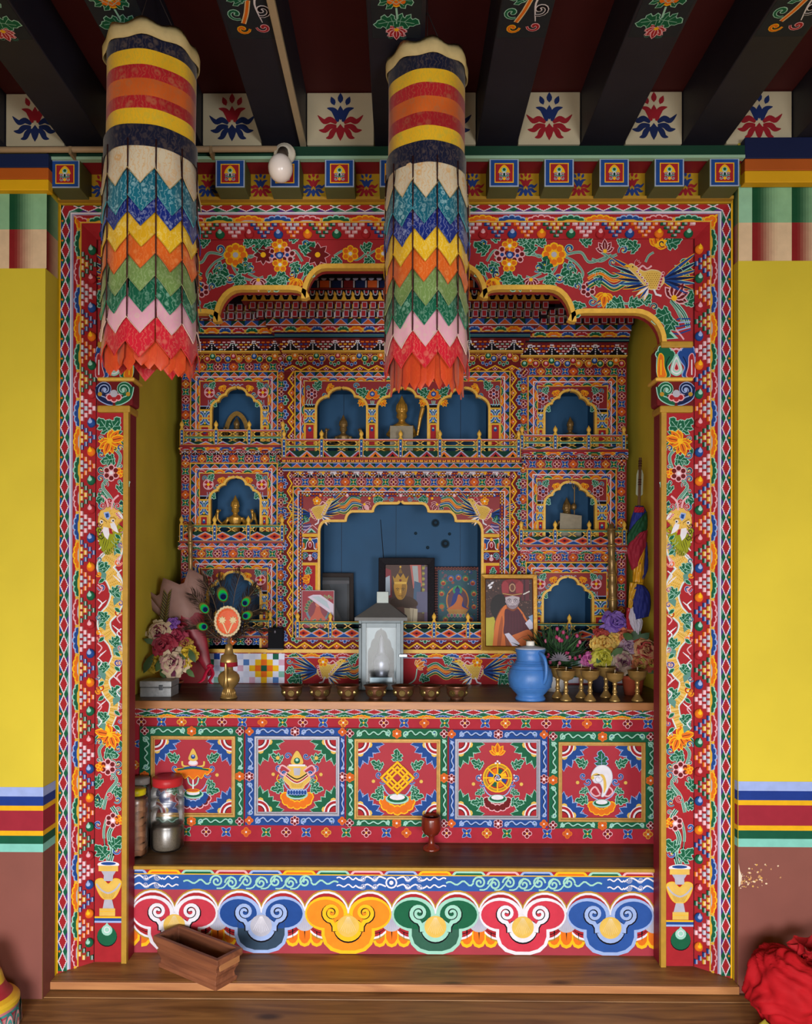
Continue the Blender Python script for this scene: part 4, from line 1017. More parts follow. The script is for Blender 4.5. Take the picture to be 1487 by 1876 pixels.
def trefoils(p, x0, x1, y0, y1, pitch, L=0):
    p.rect(x0, y0, x1, y1, 'D', L); n = max(1, int(round((x1-x0)/pitch))); tt = (x1-x0)/n; h = y1-y0
    cs = ['O', 'E', 'R', 'B']
    for i in range(n):
        u = x0+tt*(i+.5)
        for a, b in ((0, .36), (-.26, .62), (.26, .62)): p.disc(u+a*tt, y0+h*b, h*.38, 'G', L+1, 9)
        for k, (a, b) in enumerate(((0, .36), (-.26, .64), (.26, .64))):
            c = cs[(i+k) % 4]; p.disc(u+a*tt, y0+h*b, h*.31, 'K', L+2, 9); p.disc(u+a*tt, y0+h*b, h*.27, c, L+3, 9); p.disc(u+a*tt, y0+h*(b-.06), h*.15, {'O': 'A', 'E': 'M', 'R': 'P', 'B': 'L'}[c], L+4, 7)
        flower4(p, x0+tt*i, y0+h*.34, h*.26, 'G' if i % 2 else 'P', 'D', 'W', L+2)
def side_section(x0, x1, N, rows, lo):
    """N: list of (cx, top, hw, frame x0, y0, x1, y1, kind)"""
    outer = [(x0, rows['top']), (x1, rows['top']), (x1, lo), (x0, lo)]
    ys = rows['cuts']
    p = Paint(frontal(DS))
    p.rect(x0, rows['top'], x1, lo, 'D', 0) if False else None
    for i, (cx, top, hw, a, b, c, e, kind) in enumerate(N):
        ya, yb = ys[i], ys[i+1]
        path = lobes(cx, top, hw, SIDE_FX, SIDE_FY, yb)
        q = MB().prism([(x0, yb), (x0, ya), (x1, ya), (x1, yb)]+path[::-1], DS, DS+.03)
        q.build('niche_front', m_cab, cab)
        niche(cab, path, DS)
        framed(p, a, b, c, yb if i < 2 else 1168)
        small_spandrel(p, cx, a+19, c-19, b+20, top+42, hw, kind, 9)
        for s in (-1, 1):
            xa, xb = (a+19, cx-hw-4) if s < 0 else (cx+hw+4, c-19)
            bracket(p, xa, xb, top+42, 46, 9)
        tiles(p, ya+4, yb, (x0+a)/2, 14.5, 7.1, 1, i, True); tiles(p, ya+4, yb, (c+x1)/2-(.5), 14.5, 7.1, 1, i+1, True)
    return p
# left and right wings
LX0, LX1, RX0, RX1 = 330, 521, 950, 1146
pL = side_section(LX0, LX1, [(431, 708, 44.5, 346, 679, 508, 790, 0), (429.5, 873, 45, 346, 848, 508, 965, 0), (428, 1047, 47, 346, 1023, 508, 1140, 0)], dict(top=664, cuts=(664, 824, 1000, 1190)), 1190)
tiles(pL, 332, 520, 671.5, 14.5, 7.1, 1); tiles(pL, 332, 520, 840.5, 14.5, 7.1, 1); tiles(pL, 332, 520, 1015, 14.5, 7.1, 1); tiles(pL, 332, 520, 1176, 15, 7, 1)
pL.build('painted_ornament', cab)
pR = side_section(RX0, RX1, [(1043, 713, 45, 965, 688, 1129, 796, 1), (1043.5, 881, 45, 964, 858, 1128, 968, 1), (1039.5, 1055, 44, 962, 1029, 1128, 1140, 0)], dict(top=672, cuts=(672, 832, 1007, 1196)), 1196)
tiles(pR, 952, 1145, 680, 14.5, 7.1, 1); tiles(pR, 952, 1145, 850, 14.5, 7.1, 1); tiles(pR, 952, 1145, 1020.5, 14.5, 7.1, 1); tiles(pR, 952, 1145, 1181, 15, 7, 1)
pR.build('painted_ornament', cab)
# ledges under the balconies
for (x0, x1, ya, kind, s) in ((LX0-3, LX1, 815, 0, 1), (RX0, RX1+3, 823, 0, -1), (LX0-5, LX1, 992, 1, 1), (RX0, RX1+5, 998, 1, -1)):
    if kind == 0:
        moulding(cab, x0, x1, ya, ya+9, DS-.05, DS, lambda p: (p.rect(x0, ya, x1, ya+1.5, 'G', 9), b_cloud(p, x0, ya+1.5, x1, ya+1.5, 7.5, 24, 1)))
        moulding(cab, x0+3*(s > 0), x1-3*(s < 0), ya+9, ya+18, DS-.02, DS, lambda p: b_brick(p, x0, ya+9, x1, ya+9, 9, 3, 5.2, 1, 'D', 0, 19))
    else:
        moulding(cab, x0, x1, ya, ya+10, DS-.05, DS, lambda p: (p.rect(x0, ya, x1, ya+1.5, 'G', 9), b_tri(p, x0, ya+1.5, x1, ya+1.5, 8, 18, 1), p.rect(x0, ya+9, x1, ya+10, 'W', 9)))
        moulding(cab, x0+3*(s > 0), x1-3*(s < 0), ya+10, ya+15, DS-.025, DS, lambda p: b_cloud(p, x0, ya+10, x1, ya+10, 5, 22, 1))
balcony(cab, 328, 516, 787, 815, DS, (331, 394, 455, 517), 0, 3)
balcony(cab, 953, 1148, 796, 823, DS, (955, 1016, 1077, 1141), 0, 3)
balcony(cab, 327, 518, 962, 992, DS, (331, 392, 454, 516), 1, 3)
balcony(cab, 951, 1148, 970, 998, DS, (954, 1016, 1078, 1142), 1, 3)
balcony(cab, 345, 497, 1136, 1166, DS, (347, 395, 444, 495), 1, 3)
balcony(cab, 962, 1128, 1141, 1169, DS, (965, 1042, 1120), 1, 2)
# ---- centre
CX0, CX1, CM = 519, 952, 733.5
p = Paint(frontal(DC))
ups = [lobes(cx, 709, 45, MID_FX, MID_FY, 846) for cx in (624.5, 736.5, 848.5)]
pts = [(CX0, 846), (CX0, 644), (CX1, 644), (CX1, 846)]
for u in ups[::-1]: pts += u[::-1]
MB().prism(pts, DC, DC+.03).build('niche_front', m_cab, cab)
for u in ups: niche(cab, u, DC, seams=((u[0][0]+44, .002),))
trefoils(p, CX0, CX1, 645, 663, 40)
b_zig(p, CX0, 663, CX1, 663, 16, 31, 1)
b_zig(p, CX0, 812, CX0, 680, 19, 29, 1); b_zig(p, CX1, 680, CX1, 812, 18, 29, 1)
framed(p, 538, 679, 934, 846, 6)
for x0, x1, kd in ((557, 579.5, 0), (669.5, 691.5, 1), (781.5, 803.5, 1), (893.5, 915, 0)):
    bracket(p, x0+3.5*(x0 > 600), x1-3.5*(x1 < 900), 747, 44, 15)
for cx in (681, 793):
    for k in range(5): leafs(p, cx, 728, radians(-90+(k-2)*38), 15, 4.6, 'O', 'Y', 1, 16)
    p.disc(cx, 722, 5, 'B', 19, 9); p.disc(cx, 722, 2.6, 'L', 20, 7)
    for s in (-1, 1): aca(p, cx+s*10, 724, -pi/2+s*1.0, 20, 'E', 'M', .9, 16); curl(p, cx+s*30, 707, 6, 0, s, 'M', 'B', 16); lily(p, cx+s*18, 736, pi/2-s*.6, 9, 'O', 'Y', 16)
    for k in range(3): p.line([(cx-3+k*3, 734), (cx-2+k*2, 742)], 1.4, 'M', 16)
for s, x in ((1, 566), (-1, 907)):
    with p.push(x, 720, 1, 0, s, 1, L=16):
        daisy(p, 4, 2, 10, 6, 'D', 'P', 'B', 1); aca(p, 10, -8, -.8, 16, 'E', 'M', .9, 2); lily(p, 34, -10, .4, 11, 'O', 'Y', 2); curl(p, 28, 4, 6, 0, 1, 'M', 'B', 2, c3='O'); curl(p, -2, -10, 5, 1, 1, 'M', 'B', 2)
        for k in range(3): p.line(cr([(k*4-2, 10), (k*5-6, 18), (k*4-2, 24)], 3), 1.2, 'M', 1)
p.build('painted_ornament', cab)
# rows below the centre balcony
def c_row(x0, x1, y0, y1, pr, fn): moulding(cab, x0, x1, y0, y1, DC-pr, DC+.03, fn)
c_row(514, 955, 840, 847, .055, lambda p: [p.rect(514, 840, 955, 847, 'D', 0)]+[(p.rect(516+8.4*i, 840.8, 516+8.4*i+6, 846.2, 'G', 1), p.rect(517.6+8.4*i, 842.2, 517.6+8.4*i+2.8, 844.8, 'R' if i % 2 else 'O', 2)) for i in range(52)])
c_row(514, 955, 847, 857, .04, lambda p: (b_tri(p, 514, 848.5, 955, 848.5, 8, 19, 1), p.rect(514, 847, 955, 848.5, 'W', 4), p.rect(514, 856, 955, 857, 'G', 4)))
c_row(517, 952, 857, 863, .03, lambda p: (p.rect(517, 857, 952, 859, 'E', 1), p.rect(517, 859, 952, 862, 'B', 1), p.rect(517, 862, 952, 863, 'W', 1)))
q = Paint(frontal(DC))
b_brick(q, 535, 863, 935, 863, 12, 4, 5.4, 1, 'D', 0, 21)
for i in range(19):
    u = 545+21.2*i; c = 'W' if i % 2 else 'Y'; q.rect(u, 863, u+7, 866, c, 5); q.rect(u-4, 863, u-.6, 866, c, 5); q.rect(u+2, 866.5, u+5.4, 869.5, c, 5)
tiles(q, 536, 934, 883, 14.6, 7.2, 1)
q.rect(535, 890.5, 934, 892.7, 'G', 4); q.rect(535, 890.5, 537.2, 1170, 'G', 4); q.rect(932, 890.5, 934.2, 1170, 'G', 4)
b_tri(q, 537, 892.7, 932, 892.7, 7, 17, 1); b_tri(q, 537, 1170, 537, 892.7, 7.5, 19, 1); b_tri(q, 932, 892.7, 932, 1170, 7.5, 19, 1)
q.rect(544.5, 899.5, 924.5, 900.8, 'W', 4); q.rect(544.5, 900, 546, 1170, 'W', 4); q.rect(923, 900, 924.5, 1170, 'W', 4)
b_brick(q, 546, 900.8, 923, 900.8, 9, 3, 5.6, 1, 'D', 1); b_brick(q, 546, 1170, 546, 900, 8.5, 3, 6, 1, 'D', 2); b_brick(q, 923, 900, 923, 1170, 8.5, 3, 6, 1, 'D', 2)
for i in range(15): q.disc(562+24.5*i, 908, 2.9, ['E', 'O', 'B', 'P'][i % 4], 6, 8); q.disc(562+24.5*i, 907, 1.4, 'W', 7, 6)
b_zig(q, CX0, 1168, CX0, 858, 16.5, 27, 1); b_zig(q, CX1, 858, CX1, 1168, 17, 27, 1)
mh = [(CM, 919), (CM+2, 922), (CM+6, 924)]+corner(CM+38, 924, CM+49, 938, 5)+[(CM+53, 939)]+corner(CM+88, 939, CM+99, 955.5, 5)+[(CM+103, 956.5)]+corner(CM+136, 956.5, CM+147.5, 974, 5)+[(CM+147.5, 1180)]
mpath = [(2*CM-x, y) for x, y in mh[::-1]]+mh[1:]
MB().prism([(CX0, 1180), (CX0, 862), (CX1, 862), (CX1, 1180)]+mpath[::-1], DC, DC+.03).build('niche_front', m_cab, cab)
nb = niche(cab, mpath, DC, .3, 4.6, ((617, .002), (724, .0015), (850, .0015)))
pk = Paint(frontal(DC+.3), .0008)
for x, y, r in ((797, 958, 6), (815, 996, 6.5), (761, 977, 2.4), (823, 978, 2.4), (783, 1003, 2.6)):
    pk.disc(x, y, r*1.3, '143347', 0, 12); pk.disc(x, y, r, '0c1a24', 1, 12); pk.disc(x+r*.1, y-r*.1, r*.45, '16344a', 2, 9)
pk.poly([(696, 952), (697.2, 952), (703, 1022), (701.5, 1022)], '0a1118', 1)
pk.build('wood_knots', nb)
def main_spandrel(p):
    phoenix(p, 882, 938, .95, -1, 1, rot=.24); daisy(p, 887, 918, 7.5, 5, 'O', 'Y', 'W', 8)
    lily(p, 800, 924, 2.2, 12, 'D', 'P', 1); aca(p, 783, 914, pi, 16, 'E', 'M', .8, 1); curl(p, 750, 914, 5, 0, 1, 'M', 'B', 1); curl(p, 760, 914, 4, 1, -1, 'M', 'B', 1); curl(p, 809, 932, 5, 1, 1, 'M', 'N', 1); p.disc(791, 913, 2.5, 'Y', 2, 7)
    aca(p, 906, 956, -1.2, 12, 'E', 'M', .8, 2)
    for k in range(4): p.line([(898, 960+k*3), (906, 962+k*3), (913, 962+k*3)], 1.8, 'L' if k % 2 else 'B', 2)
    p.poly([(888, 976), (897, 968), (906, 976)], 'M', 2); p.poly([(892, 976), (897, 971), (902, 976)], 'E', 3); p.line([(884, 972), (895, 962), (913, 978)], 1.4, 'P', 4)
    # little pillar beside the niche
    x0, x1 = 885.5, 914
    p.rect(x0, 978, x1, 984, 'G', 3); p.rect(x0, 984, x1, 1008, 'D', 1)
    for s in (-1, 1):
        with p.push(899.5, 996, 1, 0, s, 1, L=1):
            p.poly(cr([(1, -8), (8, -9), (14, -10), (14, 4), (12, 11), (7, 9), (6, 0)], 4, True), 'W', 1); p.poly(cr([(3, -7), (8, -8), (13, -8), (13, 3), (11, 9), (8, 7), (7, -1)], 4, True), 'B' if s < 0 else 'E', 2); p.poly([(10, 0), (13.5, -2), (13.5, 9), (10, 10)], 'O', 3)
    p.disc(899.5, 998, 3.4, 'P', 4, 8, 6); p.disc(899.5, 999, 2, 'R', 5, 7, 4); p.disc(899.5, 988, 3, 'Y', 5, 8)
    p.rect(x0, 1008, x1, 1011, 'G', 4); p.rect(x0, 1011, x1, 1030, 'D', 1)
    for s in (-1, 1): curl(p, 899.5+s*8, 1018, 6.5, pi/2, -s, 'L', 'B' if s < 0 else 'E', 2, 1.1, .5)
    p.disc(899.5, 1024, 4, 'P', 4, 8); p.disc(899.5, 1018, 2.4, 'W', 5, 7)
    p.rect(x0, 1031, x1, 1036, 'G', 3); p.rect(x0, 1036, x0+4, 1180, 'G', 3); p.rect(x0+4, 1036, x1, 1180, 'R', 1)
    lily(p, 902, 1062, -.2, 11, 'O', 'Y', 2); aca(p, 902, 1052, -1.4, 12, 'E', 'M', .8, 2); aca(p, 904, 1076, 2.4, 12, 'E', 'M', .8, 2); curl(p, 908, 1074, 5, 0, 1, 'L', 'B', 2); aca(p, 902, 1100, -1.8, 12, 'E', 'M', .8, 2)
q.rect(554.5, 909.8, 914, 911, 'R', 0)
main_spandrel(q)
with q.push(2*CM, 0, 1, 0, -1, 1): main_spandrel(q)
q.build('painted_ornament', cab)
balcony(cab, 514, 954, 804, 838, DC, (519, 588, 661, 733, 805, 877, 949), 0, 6)
balcony(cab, 541, 926, 1139, 1169, DC, (545, 605, 669, 733, 795, 857, 920), 1, 6)
c_row(514, 955, 1170, 1189, .03, lambda p: b_zig(p, 514, 1170, 955, 1170, 19, 29.5, 1))
# ---- stepped cornice on top
def cornice(x0, x1, ys, d, s0, s1, pitch):
    """ys: y of tri, cloud, teal, pearl, gold, end; s0/s1: how far the upper layers grow sideways"""
    a, b, c, e, g, h = ys
    k = lambda q: (x0-q*s0, x1+q*s1)
    A, B = k(34); moulding(cab, A, B, a, b, d-.10, d+.1, lambda p: (b_tri(p, A, a+1.5, B, a+1.5, b-a-3, 25, 1), p.rect(A, a, B, a+1.5, 'G', 5), p.rect(A, b-1.6, B, b, 'W', 5)))
    A1, B1 = k(24); moulding(cab, A1, B1, b, c, d-.08, d+.1, lambda p: (b_cloud(p, A1, b, B1, b, c-b-1.5, 24, 1), p.rect(A1, c-1.5, B1, c, 'G', 5)))
    A2, B2 = k(18); o = moulding(cab, A2, B2, c, e, d-.065, d+.1, lambda p: [p.rect(A2, c, B2, e, 'K', 0), p.rect(A2, c+2, B2, c+4.5, 'N', 1), p.rect(A2, c+5, B2, c+6.5, 'T', 1), p.rect(A2, c+7, B2, e-2.5, '2c5f74', 1)])
    A3, B3 = k(9); moulding(cab, A3, B3, e, g, d-.035, d+.1, lambda p: b_brick(p, A3, e, B3, e, g-e, 5, 9, 1, 'D', 0, 40))
    A4, B4 = k(5); moulding(cab, A4, B4, g, g+2.4, d-.04, d+.1, None, GILT, 'gold_fillet')
    return
def blockrow(x0, x1, y0, y1, d, pitch, c1='R', side='G', top='G'):
    o = moulding(cab, x0, x1, y0, y1, d+.03, d+.25, None, m_blk, 'moulding')
    MB().pbox(x0, y0, x1, y0+2, d-.004, d+.03).build('fillet', flat('8d8a70', .5), o)
    w = pitch*.62; n = int((x1-x0)/pitch)
    pa = Paint(frontal(d), .0006)
    for i in range(n):
        u = x0+pitch*(i+.25)
        MB().pbox(u, y0+2, u+w, y1-1.5, d, d+.04).build('dentil_block', m_cab, o)
        pa.rect(u, y0+2.2, u+w, y1-1.6, 'S', 0); pa.rect(u+1.3, y0+3.5, u+w-1.3, y1-2.8, c1, 1)
    pa.build('painted_ornament', o)
    pb = Paint(frontal(d+.03), .0006)
    for i in range(n): pb.rect(x0+pitch*(i+.25)-2.2, y0+2, x0+pitch*(i+.25), y1, side, 0)
    pb.build('painted_strips', o)
cornice(CX0, CX1, (581, 595, 607, 619, 641, 664), DC, 1, 1, 24)
blockrow(466, 2*CM-466, 565, 581, DC-.13, 15.8, side='W'); blockrow(452, 2*CM-452, 550, 565, DC-.16, 15.8)
o = moulding(cab, 440, 2*CM-440, 527, 550, DC-.18, DC+.1, lambda p: [p.rect(440, 527, 2*CM-440, 550, 'K', 0), p.rect(440, 548, 2*CM-440, 550, 'G', 1), p.rect(440, 527, 2*CM-440, 528.5, 'G', 1)]+
    [(p.poly([(446+16.5*i, 532), (450+16.5*i, 538), (449+16.5*i, 541), (452+16.5*i, 548), (442+16.5*i, 548), (445+16.5*i, 541), (444+16.5*i, 538)], 'G', 1), p.line(cr([(451+16.5*i, 531), (452+16.5*i, 538), (455+16.5*i, 540), (458+16.5*i, 538), (459+16.5*i, 531)], 3), 2, 'S', 1), p.disc(455+16.5*i, 534, 2.4, 'R', 2, 7)) for i in range(35)])
moulding(cab, 428, 2*CM-428, 506, 527, DC-.2, DC+.1, lambda p: [p.rect(428, 506, 2*CM-428, 527, 'K', 0)]+[(p.rect(430+22*i, 513, 447+22*i, 526, ['N', 'D', 'N', 'U'][i % 4], 1), p.rect(447.5+22*i, 513, 450+22*i, 526, 'S', 1)) for i in range(27)]+[p.disc(432+14.5*i, 509, 5, 'V', 1, 9, 4) for i in range(42)])
moulding(cab, 420, 2*CM-420, 470, 506, DC-.22, DC+.1, None, m_blk)
moulding(cab, LX0-8, LX1, 645, 655, DS-.004, DS+.03, None); moulding(cab, RX0, RX1, 653, 674, DS-.004, DS+.03, lambda p: trefoils(p, RX0, RX1, 654, 673, 39))
moulding(cab, LX0, LX1, 644, 665, DS-.006, DS+.03, lambda p: trefoils(p, LX0, LX1, 646, 664, 38))
cornice(LX0, LX1, (585, 598, 610, 620, 642, 664), DS, .25, 0, 24); cornice(RX0, RX1, (593, 606, 617, 627, 650, 672), DS, 0, .25, 24)
for x0, x1, ya in ((LX0-13, LX1-40, 569), (RX0+36, RX1+14, 577)):
    blockrow(x0, x1, ya, ya+16, DS-.13, 15.8, side='W'); blockrow(x0, x1, ya-15, ya, DS-.16, 15.8)
    moulding(cab, x0, x1, ya-70, ya-15, DS-.18, DS+.1, None, m_blk)
# ---- plinth with golden birds, checkered strips and the ledge
pl = MB().box(XAL+.003, DBP, EYE-.5435, XAR-.003, 4.5, zp(1190, DBP)).build('plinth', m_cab, cab)
MB().box(xp(322, DBP), DBP-.018, zp(1196, DBP), xp(1150, DBP), 4.5, zp(1190, DBP)).build('gold_ledge', flat('4a2f1c', .4), cab)
MB().pbox(322, 1190, 1152, 1196.5, DBP-.02, DBP-.017).build('gold_fillet', GILT, cab)
p = Paint(frontal(DBP))
p.rect(520, 1196, 985, 1252.8, 'R', 0); b_cloud(p, 385, 1196.5, 985, 1196.5, 8, 29, 1); p.rect(520, 1204.5, 985, 1206, 'V', 4)
def birdpanel(p):
    phoenix(p, 600, 1229, 1.02, 1, 2)
    curl(p, 530, 1212, 6, 0, 1, 'M', 'B', 2, c3='O'); aca(p, 538, 1226, 2.8, 14, 'E', 'M', .9, 2); p.line(cr([(540, 1228), (560, 1228), (580, 1236)], 4), 1.8, 'M', 1)
    aca(p, 553, 1243, pi-.1, 24, 'E', 'M', .9, 2); daisy(p, 592, 1213, 9, 5, 'O', 'Y', 'W', 9); aca(p, 640, 1213, -.5, 16, 'E', 'M', .9, 9)
birdpanel(p)
with p.push(1466, 0, 1, 0, -1, 1): birdpanel(p)
lily(p, 765, 1220, -.6, 13, 'O', 'A', 3); curl(p, 778, 1212, 7, 1, 1, 'L', 'B', 3, c3='O'); aca(p, 770, 1240, .4, 16, 'E', 'M', .9, 3); p.line(cr([(745, 1255), (760, 1245), (764, 1225)], 4), 2, 'M', 2)
rng = random.Random(12)
CK = ['c9cfe6', 'b9c0e0', '7fb3a8', '1f3f8f', '4d78b8', '1a5a44', 'c9a0b8']
for i in range(13):
    for j in range(5):
        c = CK[(i*3+j*5+(i*j) % 4) % 7] if (i+j) % 2 else 'd3d6ea'
        a, b = i-9, j-2
        if a*a+b*b == 0: c = '14513b'
        elif abs(a)+abs(b) == 1: c = 'd8641a'
        elif abs(a)+abs(b) == 2: c = 'e0b018' if (a == 0 or b == 0 or True) else c
        p.rect(381+10.8*i, 1198+10.8*j, 381+10.8*(i+1), 1198+10.8*(j+1), c, 5)
for i in range(16):
    for j in range(5): p.rect(988+10*i, 1198+10.4*j, 998+10*i, 1208.4+10.4*j, CK[(i*3+j*5) % 7] if (i+j) % 2 else 'd3d6ea', 5)
p.build('painted_ornament', pl)
# ================================================================ ALTAR TABLE
DT = 3.588; ZTOP = EYE-.544; ZSH = EYE-1.191; DR = 3.285
tb = thing('altar_table', 'long painted altar table with five symbol panels and a dark wooden top', 'table', (0, 3.9, ZSH))
MB().box(XAL+.004, DT, ZSH+.0005, XAR-.004, 4.3, ZTOP-.037).build('body', flat('902230', .5, 0, .12, 12, .3, .15), tb)
k = 0; yy = DT-.026
for wv in (.235, .22, .19):
    MB().box(XAL+.003, yy, ZTOP-.036, XAR-.003, yy+wv-.002, ZTOP-(.0 if k != 1 else .0008)).build('top_plank', WOODT, tb, bevel=.0015); yy += wv; k += 1
MB().box(XAL+.003, DT-.032, ZTOP-.037, XAR-.003, DT-.0265, ZTOP-.001).build('edge_strip', wood_mat('pale_edge_wood', '8f5a30', 'b67c48', 0, .45, False), tb, bevel=.002)
p = Paint(frontal(DT))
X0, X1 = 232, 1212
p.rect(X0, 1296, X1, 1299, 'G', 6); b_diamond(p, X0, 1299, X1, 1299, 11, 36, 1); b_cloud(p, X0, 1309, X1, 1309, 5.5, 30, 1, 'E', 4); p.rect(X0, 1314, X1, 1316, 'G', 9)
p.rect(X0, 1316, X1, 1542.5, '9e2635', 0)
tiles(p, 240, 1204, 1324, 36.6, 9.2, 1, 0); tiles(p, 250, 1204, 1525, 36.6, 9.2, 1, 1)
tiles(p, 1345, 1500, 248, 36, 8, 1, 1, True)
p.build('painted_ornament', tb)
def acorner(p, x, y, fx, fy, c):
    with p.push(x, y, 1, 0, fx, fy):
        co = 'L' if c == 'B' else 'M'
        for a, l, w in ((4, 31, 6), (24, 27, 7), (45, 22, 7), (66, 27, 7), (86, 31, 6)):
            a = radians(a)
            for da, ll, ww in ((-.26, .8, .7), (.26, .8, .7), (0, 1, 1)): leafs(p, 16*cos(a), 16*sin(a), a+da, l*ll, w*ww, c, co, 1.2, 2 if da else 4)
        p.disc(20, 4, 6, 'X', 9, 8); p.disc(4, 20, 6, 'X', 9, 8)
        for r, cc, k in ((22, 'W', 10), (20, 'R', 11), (15.5, 'W', 12), (12, 'K', 13), (10.5, 'R', 14)):
            p.poly([(0, 0)]+[(r*cos(pi/2*i/6), r*sin(pi/2*i/6)) for i in range(7)], cc, k)
def lotus_seat(p, x, y, s, cp='O', co='Y', ci='W'):
    with p.push(x, y, s):
        for i in range(7):
            a = radians(180-i*30); p.disc(22*cos(a), 4+15*sin(a)*1.0, 9, co, 3, 9); p.disc(22*cos(a), 4+15*sin(a), 7, cp, 4, 8)
        p.disc(0, 0, 20, 'M', 6, 14, 9); p.disc(0, -1, 17, 'E', 7, 14, 7); p.disc(0, -3, 13, ci, 8, 12, 5)
def side_leaves(p, cx, cy, ys, ci='B'):
    for s in (-1, 1):
        with p.push(cx, cy, 1, 0, s, 1):
            aca(p, 33, ys[0], -.45, 25, 'E', 'M', 1.2, 5, .85); aca(p, 30, ys[1], .15, 25, 'E', 'M', 1.2, 5, .85); aca(p, 30, (ys[0]+ys[1])/2+14, .5, 18, 'E', 'M', 1, 5, .8)
            curl(p, 30, (ys[0]+ys[1])/2-2, 9, .4, 1, 'L', ci, 3); curl(p, 40, (ys[0]+ys[1])/2-14, 8, 2.2, -1, 'L', ci, 4); p.disc(52, (ys[0]+ys[1])/2, 4, 'X', 3, 7)
            p.line(cr([(8, 34), (22, 26), (32, 8)], 4), 2.4, 'L', 2)
def symbol(p, k, x, y):
    with p.push(x, y+1, .84, L=2):
        if k == 0:          # canopy
            side_leaves(p, 0, 0, (-36, 28)); lotus_seat(p, 0, 38, 1.15, 'B', 'L'); 
            for i in range(7): a = radians(170-i*27); p.disc(32*cos(a), 44+20*sin(a), 9, 'P', 2, 8); p.disc(32*cos(a), 44+20*sin(a), 6.4, 'D', 3, 8)
            p.disc(0, 30, 15, 'Y', 10, 12, 4.5); p.disc(0, 29.5, 13, 'U', 11, 12, 3.4)
            p.rect(-1.6, -5, 1.6, 30, 'W', 10); p.line(cr([(-12, 2), (-9, 14), (-1, 20)], 4), 3, 'M', 9); p.line(cr([(12, 2), (9, 14), (1, 20)], 4), 3, 'M', 9)
            q = cr([(-40, -16), (-24, -18), (0, -22), (24, -18), (40, -16), (30, -5), (26, -9), (18, 3), (10, -3), (0, 5), (-10, -3), (-18, 3), (-26, -9), (-30, -5)], 3, True)
            p.poly(offs_out(q, 1.4), 'Y', 10); p.poly(q, 'O', 11); p.line(cr([(-34, -15), (0, -19), (34, -15)], 4), 4, 'E', 12); p.line(cr([(-20, -19), (0, -22), (20, -19)], 4), 3, 'B', 13)
            for s in (-1, 1): p.line(cr([(s*8, -22), (s*22, -24), (s*24, -34)], 4), 4, 'X', 10)
            p.disc(0, -30, 11, 'P', 12, 12, 7); p.disc(0, -31, 9, 'W', 13, 12, 5)
            p.poly(cr([(-10, -38), (-8, -48), (0, -62), (8, -48), (10, -38), (0, -34)], 4, True), 'X', 13); p.disc(0, -44, 5, 'B', 15, 9); p.disc(0, -46, 2.4, 'L', 16, 7)
        elif k == 1:        # treasure vase
            side_leaves(p, 0, 0, (-34, 26)); lotus_seat(p, 0, 40, 1.2, 'O', 'Y', 'B')
            for i in range(7): p.disc(-18+6*i, 34, 4.4, 'L', 12, 8, 7); p.disc(-18+6*i, 35, 3, 'B', 13, 7, 5)
            q = cr([(-20, -22), (20, -22), (14, -12), (26, -2), (28, 8), (16, 20), (12, 26), (-12, 26), (-16, 20), (-28, 8), (-26, -2), (-14, -12)], 3, True)
            p.poly(offs_out(q, 1.4), 'A', 10); p.poly(q, 'X', 11); p.poly([(-8, -18), (8, -18), (6, -2), (-6, -2)], 'S', 12)
            p.line(cr([(-24, -2), (0, 14), (24, -2)], 4), 5, 'W', 12); p.line(cr([(-24, -2), (0, 13), (24, -2)], 4), 3, 'R', 13); p.line(cr([(-22, -6), (0, 6), (22, -6)], 4), 2.4, 'K', 14)
            for i in range(9): p.line([(-13+i*3.2, 14), (-9+i*2.2, 24)], .8, 'C', 13)
            for s in (-1, 1): p.line(cr([(s*14, -12), (s*32, -24), (s*40, -12), (s*28, -2), (s*22, -10)], 4), 3.4, 'P', 12); curl(p, s*20, -44, 8, 0, s, 'L', 'B', 12); p.disc(s*42, -40, 4.5, 'X', 12, 7); p.line(cr([(s*40, -4), (s*44, 6), (s*38, 14)], 4), 1.8, 'Y', 12)
            p.rect(-18, -26, 18, -22, 'W', 13); p.poly(cr([(-13, -28), (-11, -40), (0, -56), (11, -40), (13, -28), (0, -24)], 4, True), 'X', 12); p.disc(0, -34, 7, 'E', 14, 9); p.disc(0, -36, 3.5, 'M', 15, 8)
        elif k == 2:        # endless knot
            side_leaves(p, 0, 4, (-30, 30)); lotus_seat(p, 0, 42, 1.3)
            aca(p, 0, -40, -pi/2, 24, 'E', 'M', 1.2, 3)
            L = 12
            for a, b in (((-30, -8), (8, -46)), ((-18, 8), (20, -32)), ((-6, 22), (32, -18)), ((-30, -8), (8, 32)), ((-18, -24), (22, 16)), ((-6, -40), (34, 2))):
                pass
            def dia(cx, cy, r, Lz): p.line([(cx, cy-r), (cx+r, cy), (cx, cy+r), (cx-r, cy)], 5.4, '9a5a1a', Lz, True); p.line([(cx, cy-r), (cx+r, cy), (cx, cy+r), (cx-r, cy)], 4.2, 'Y', Lz+1, True)
            dia(0, -27, 11, 10); dia(-24, -4, 11, 10); dia(24, -4, 11, 10); dia(0, 19, 11, 10); dia(0, -4, 24, 13); dia(-12, -16, 11, 15); dia(12, -16, 11, 15); dia(-12, 8, 11, 15); dia(12, 8, 11, 15)
        elif k == 3:        # wheel
            side_leaves(p, 0, 4, (-32, 44)); lotus_seat(p, 0, 42, 1.05, 'D', 'P')
            lily(p, 0, -56, -pi/2, 20, 'O', 'Y', 3)
            p.disc(0, -4, 32, 'Y', 10, 22); p.disc(0, -4, 29.5, 'C', 11, 22); p.disc(0, -4, 25, 'Y', 12, 20); p.disc(0, -4, 23.5, 'R', 13, 20)
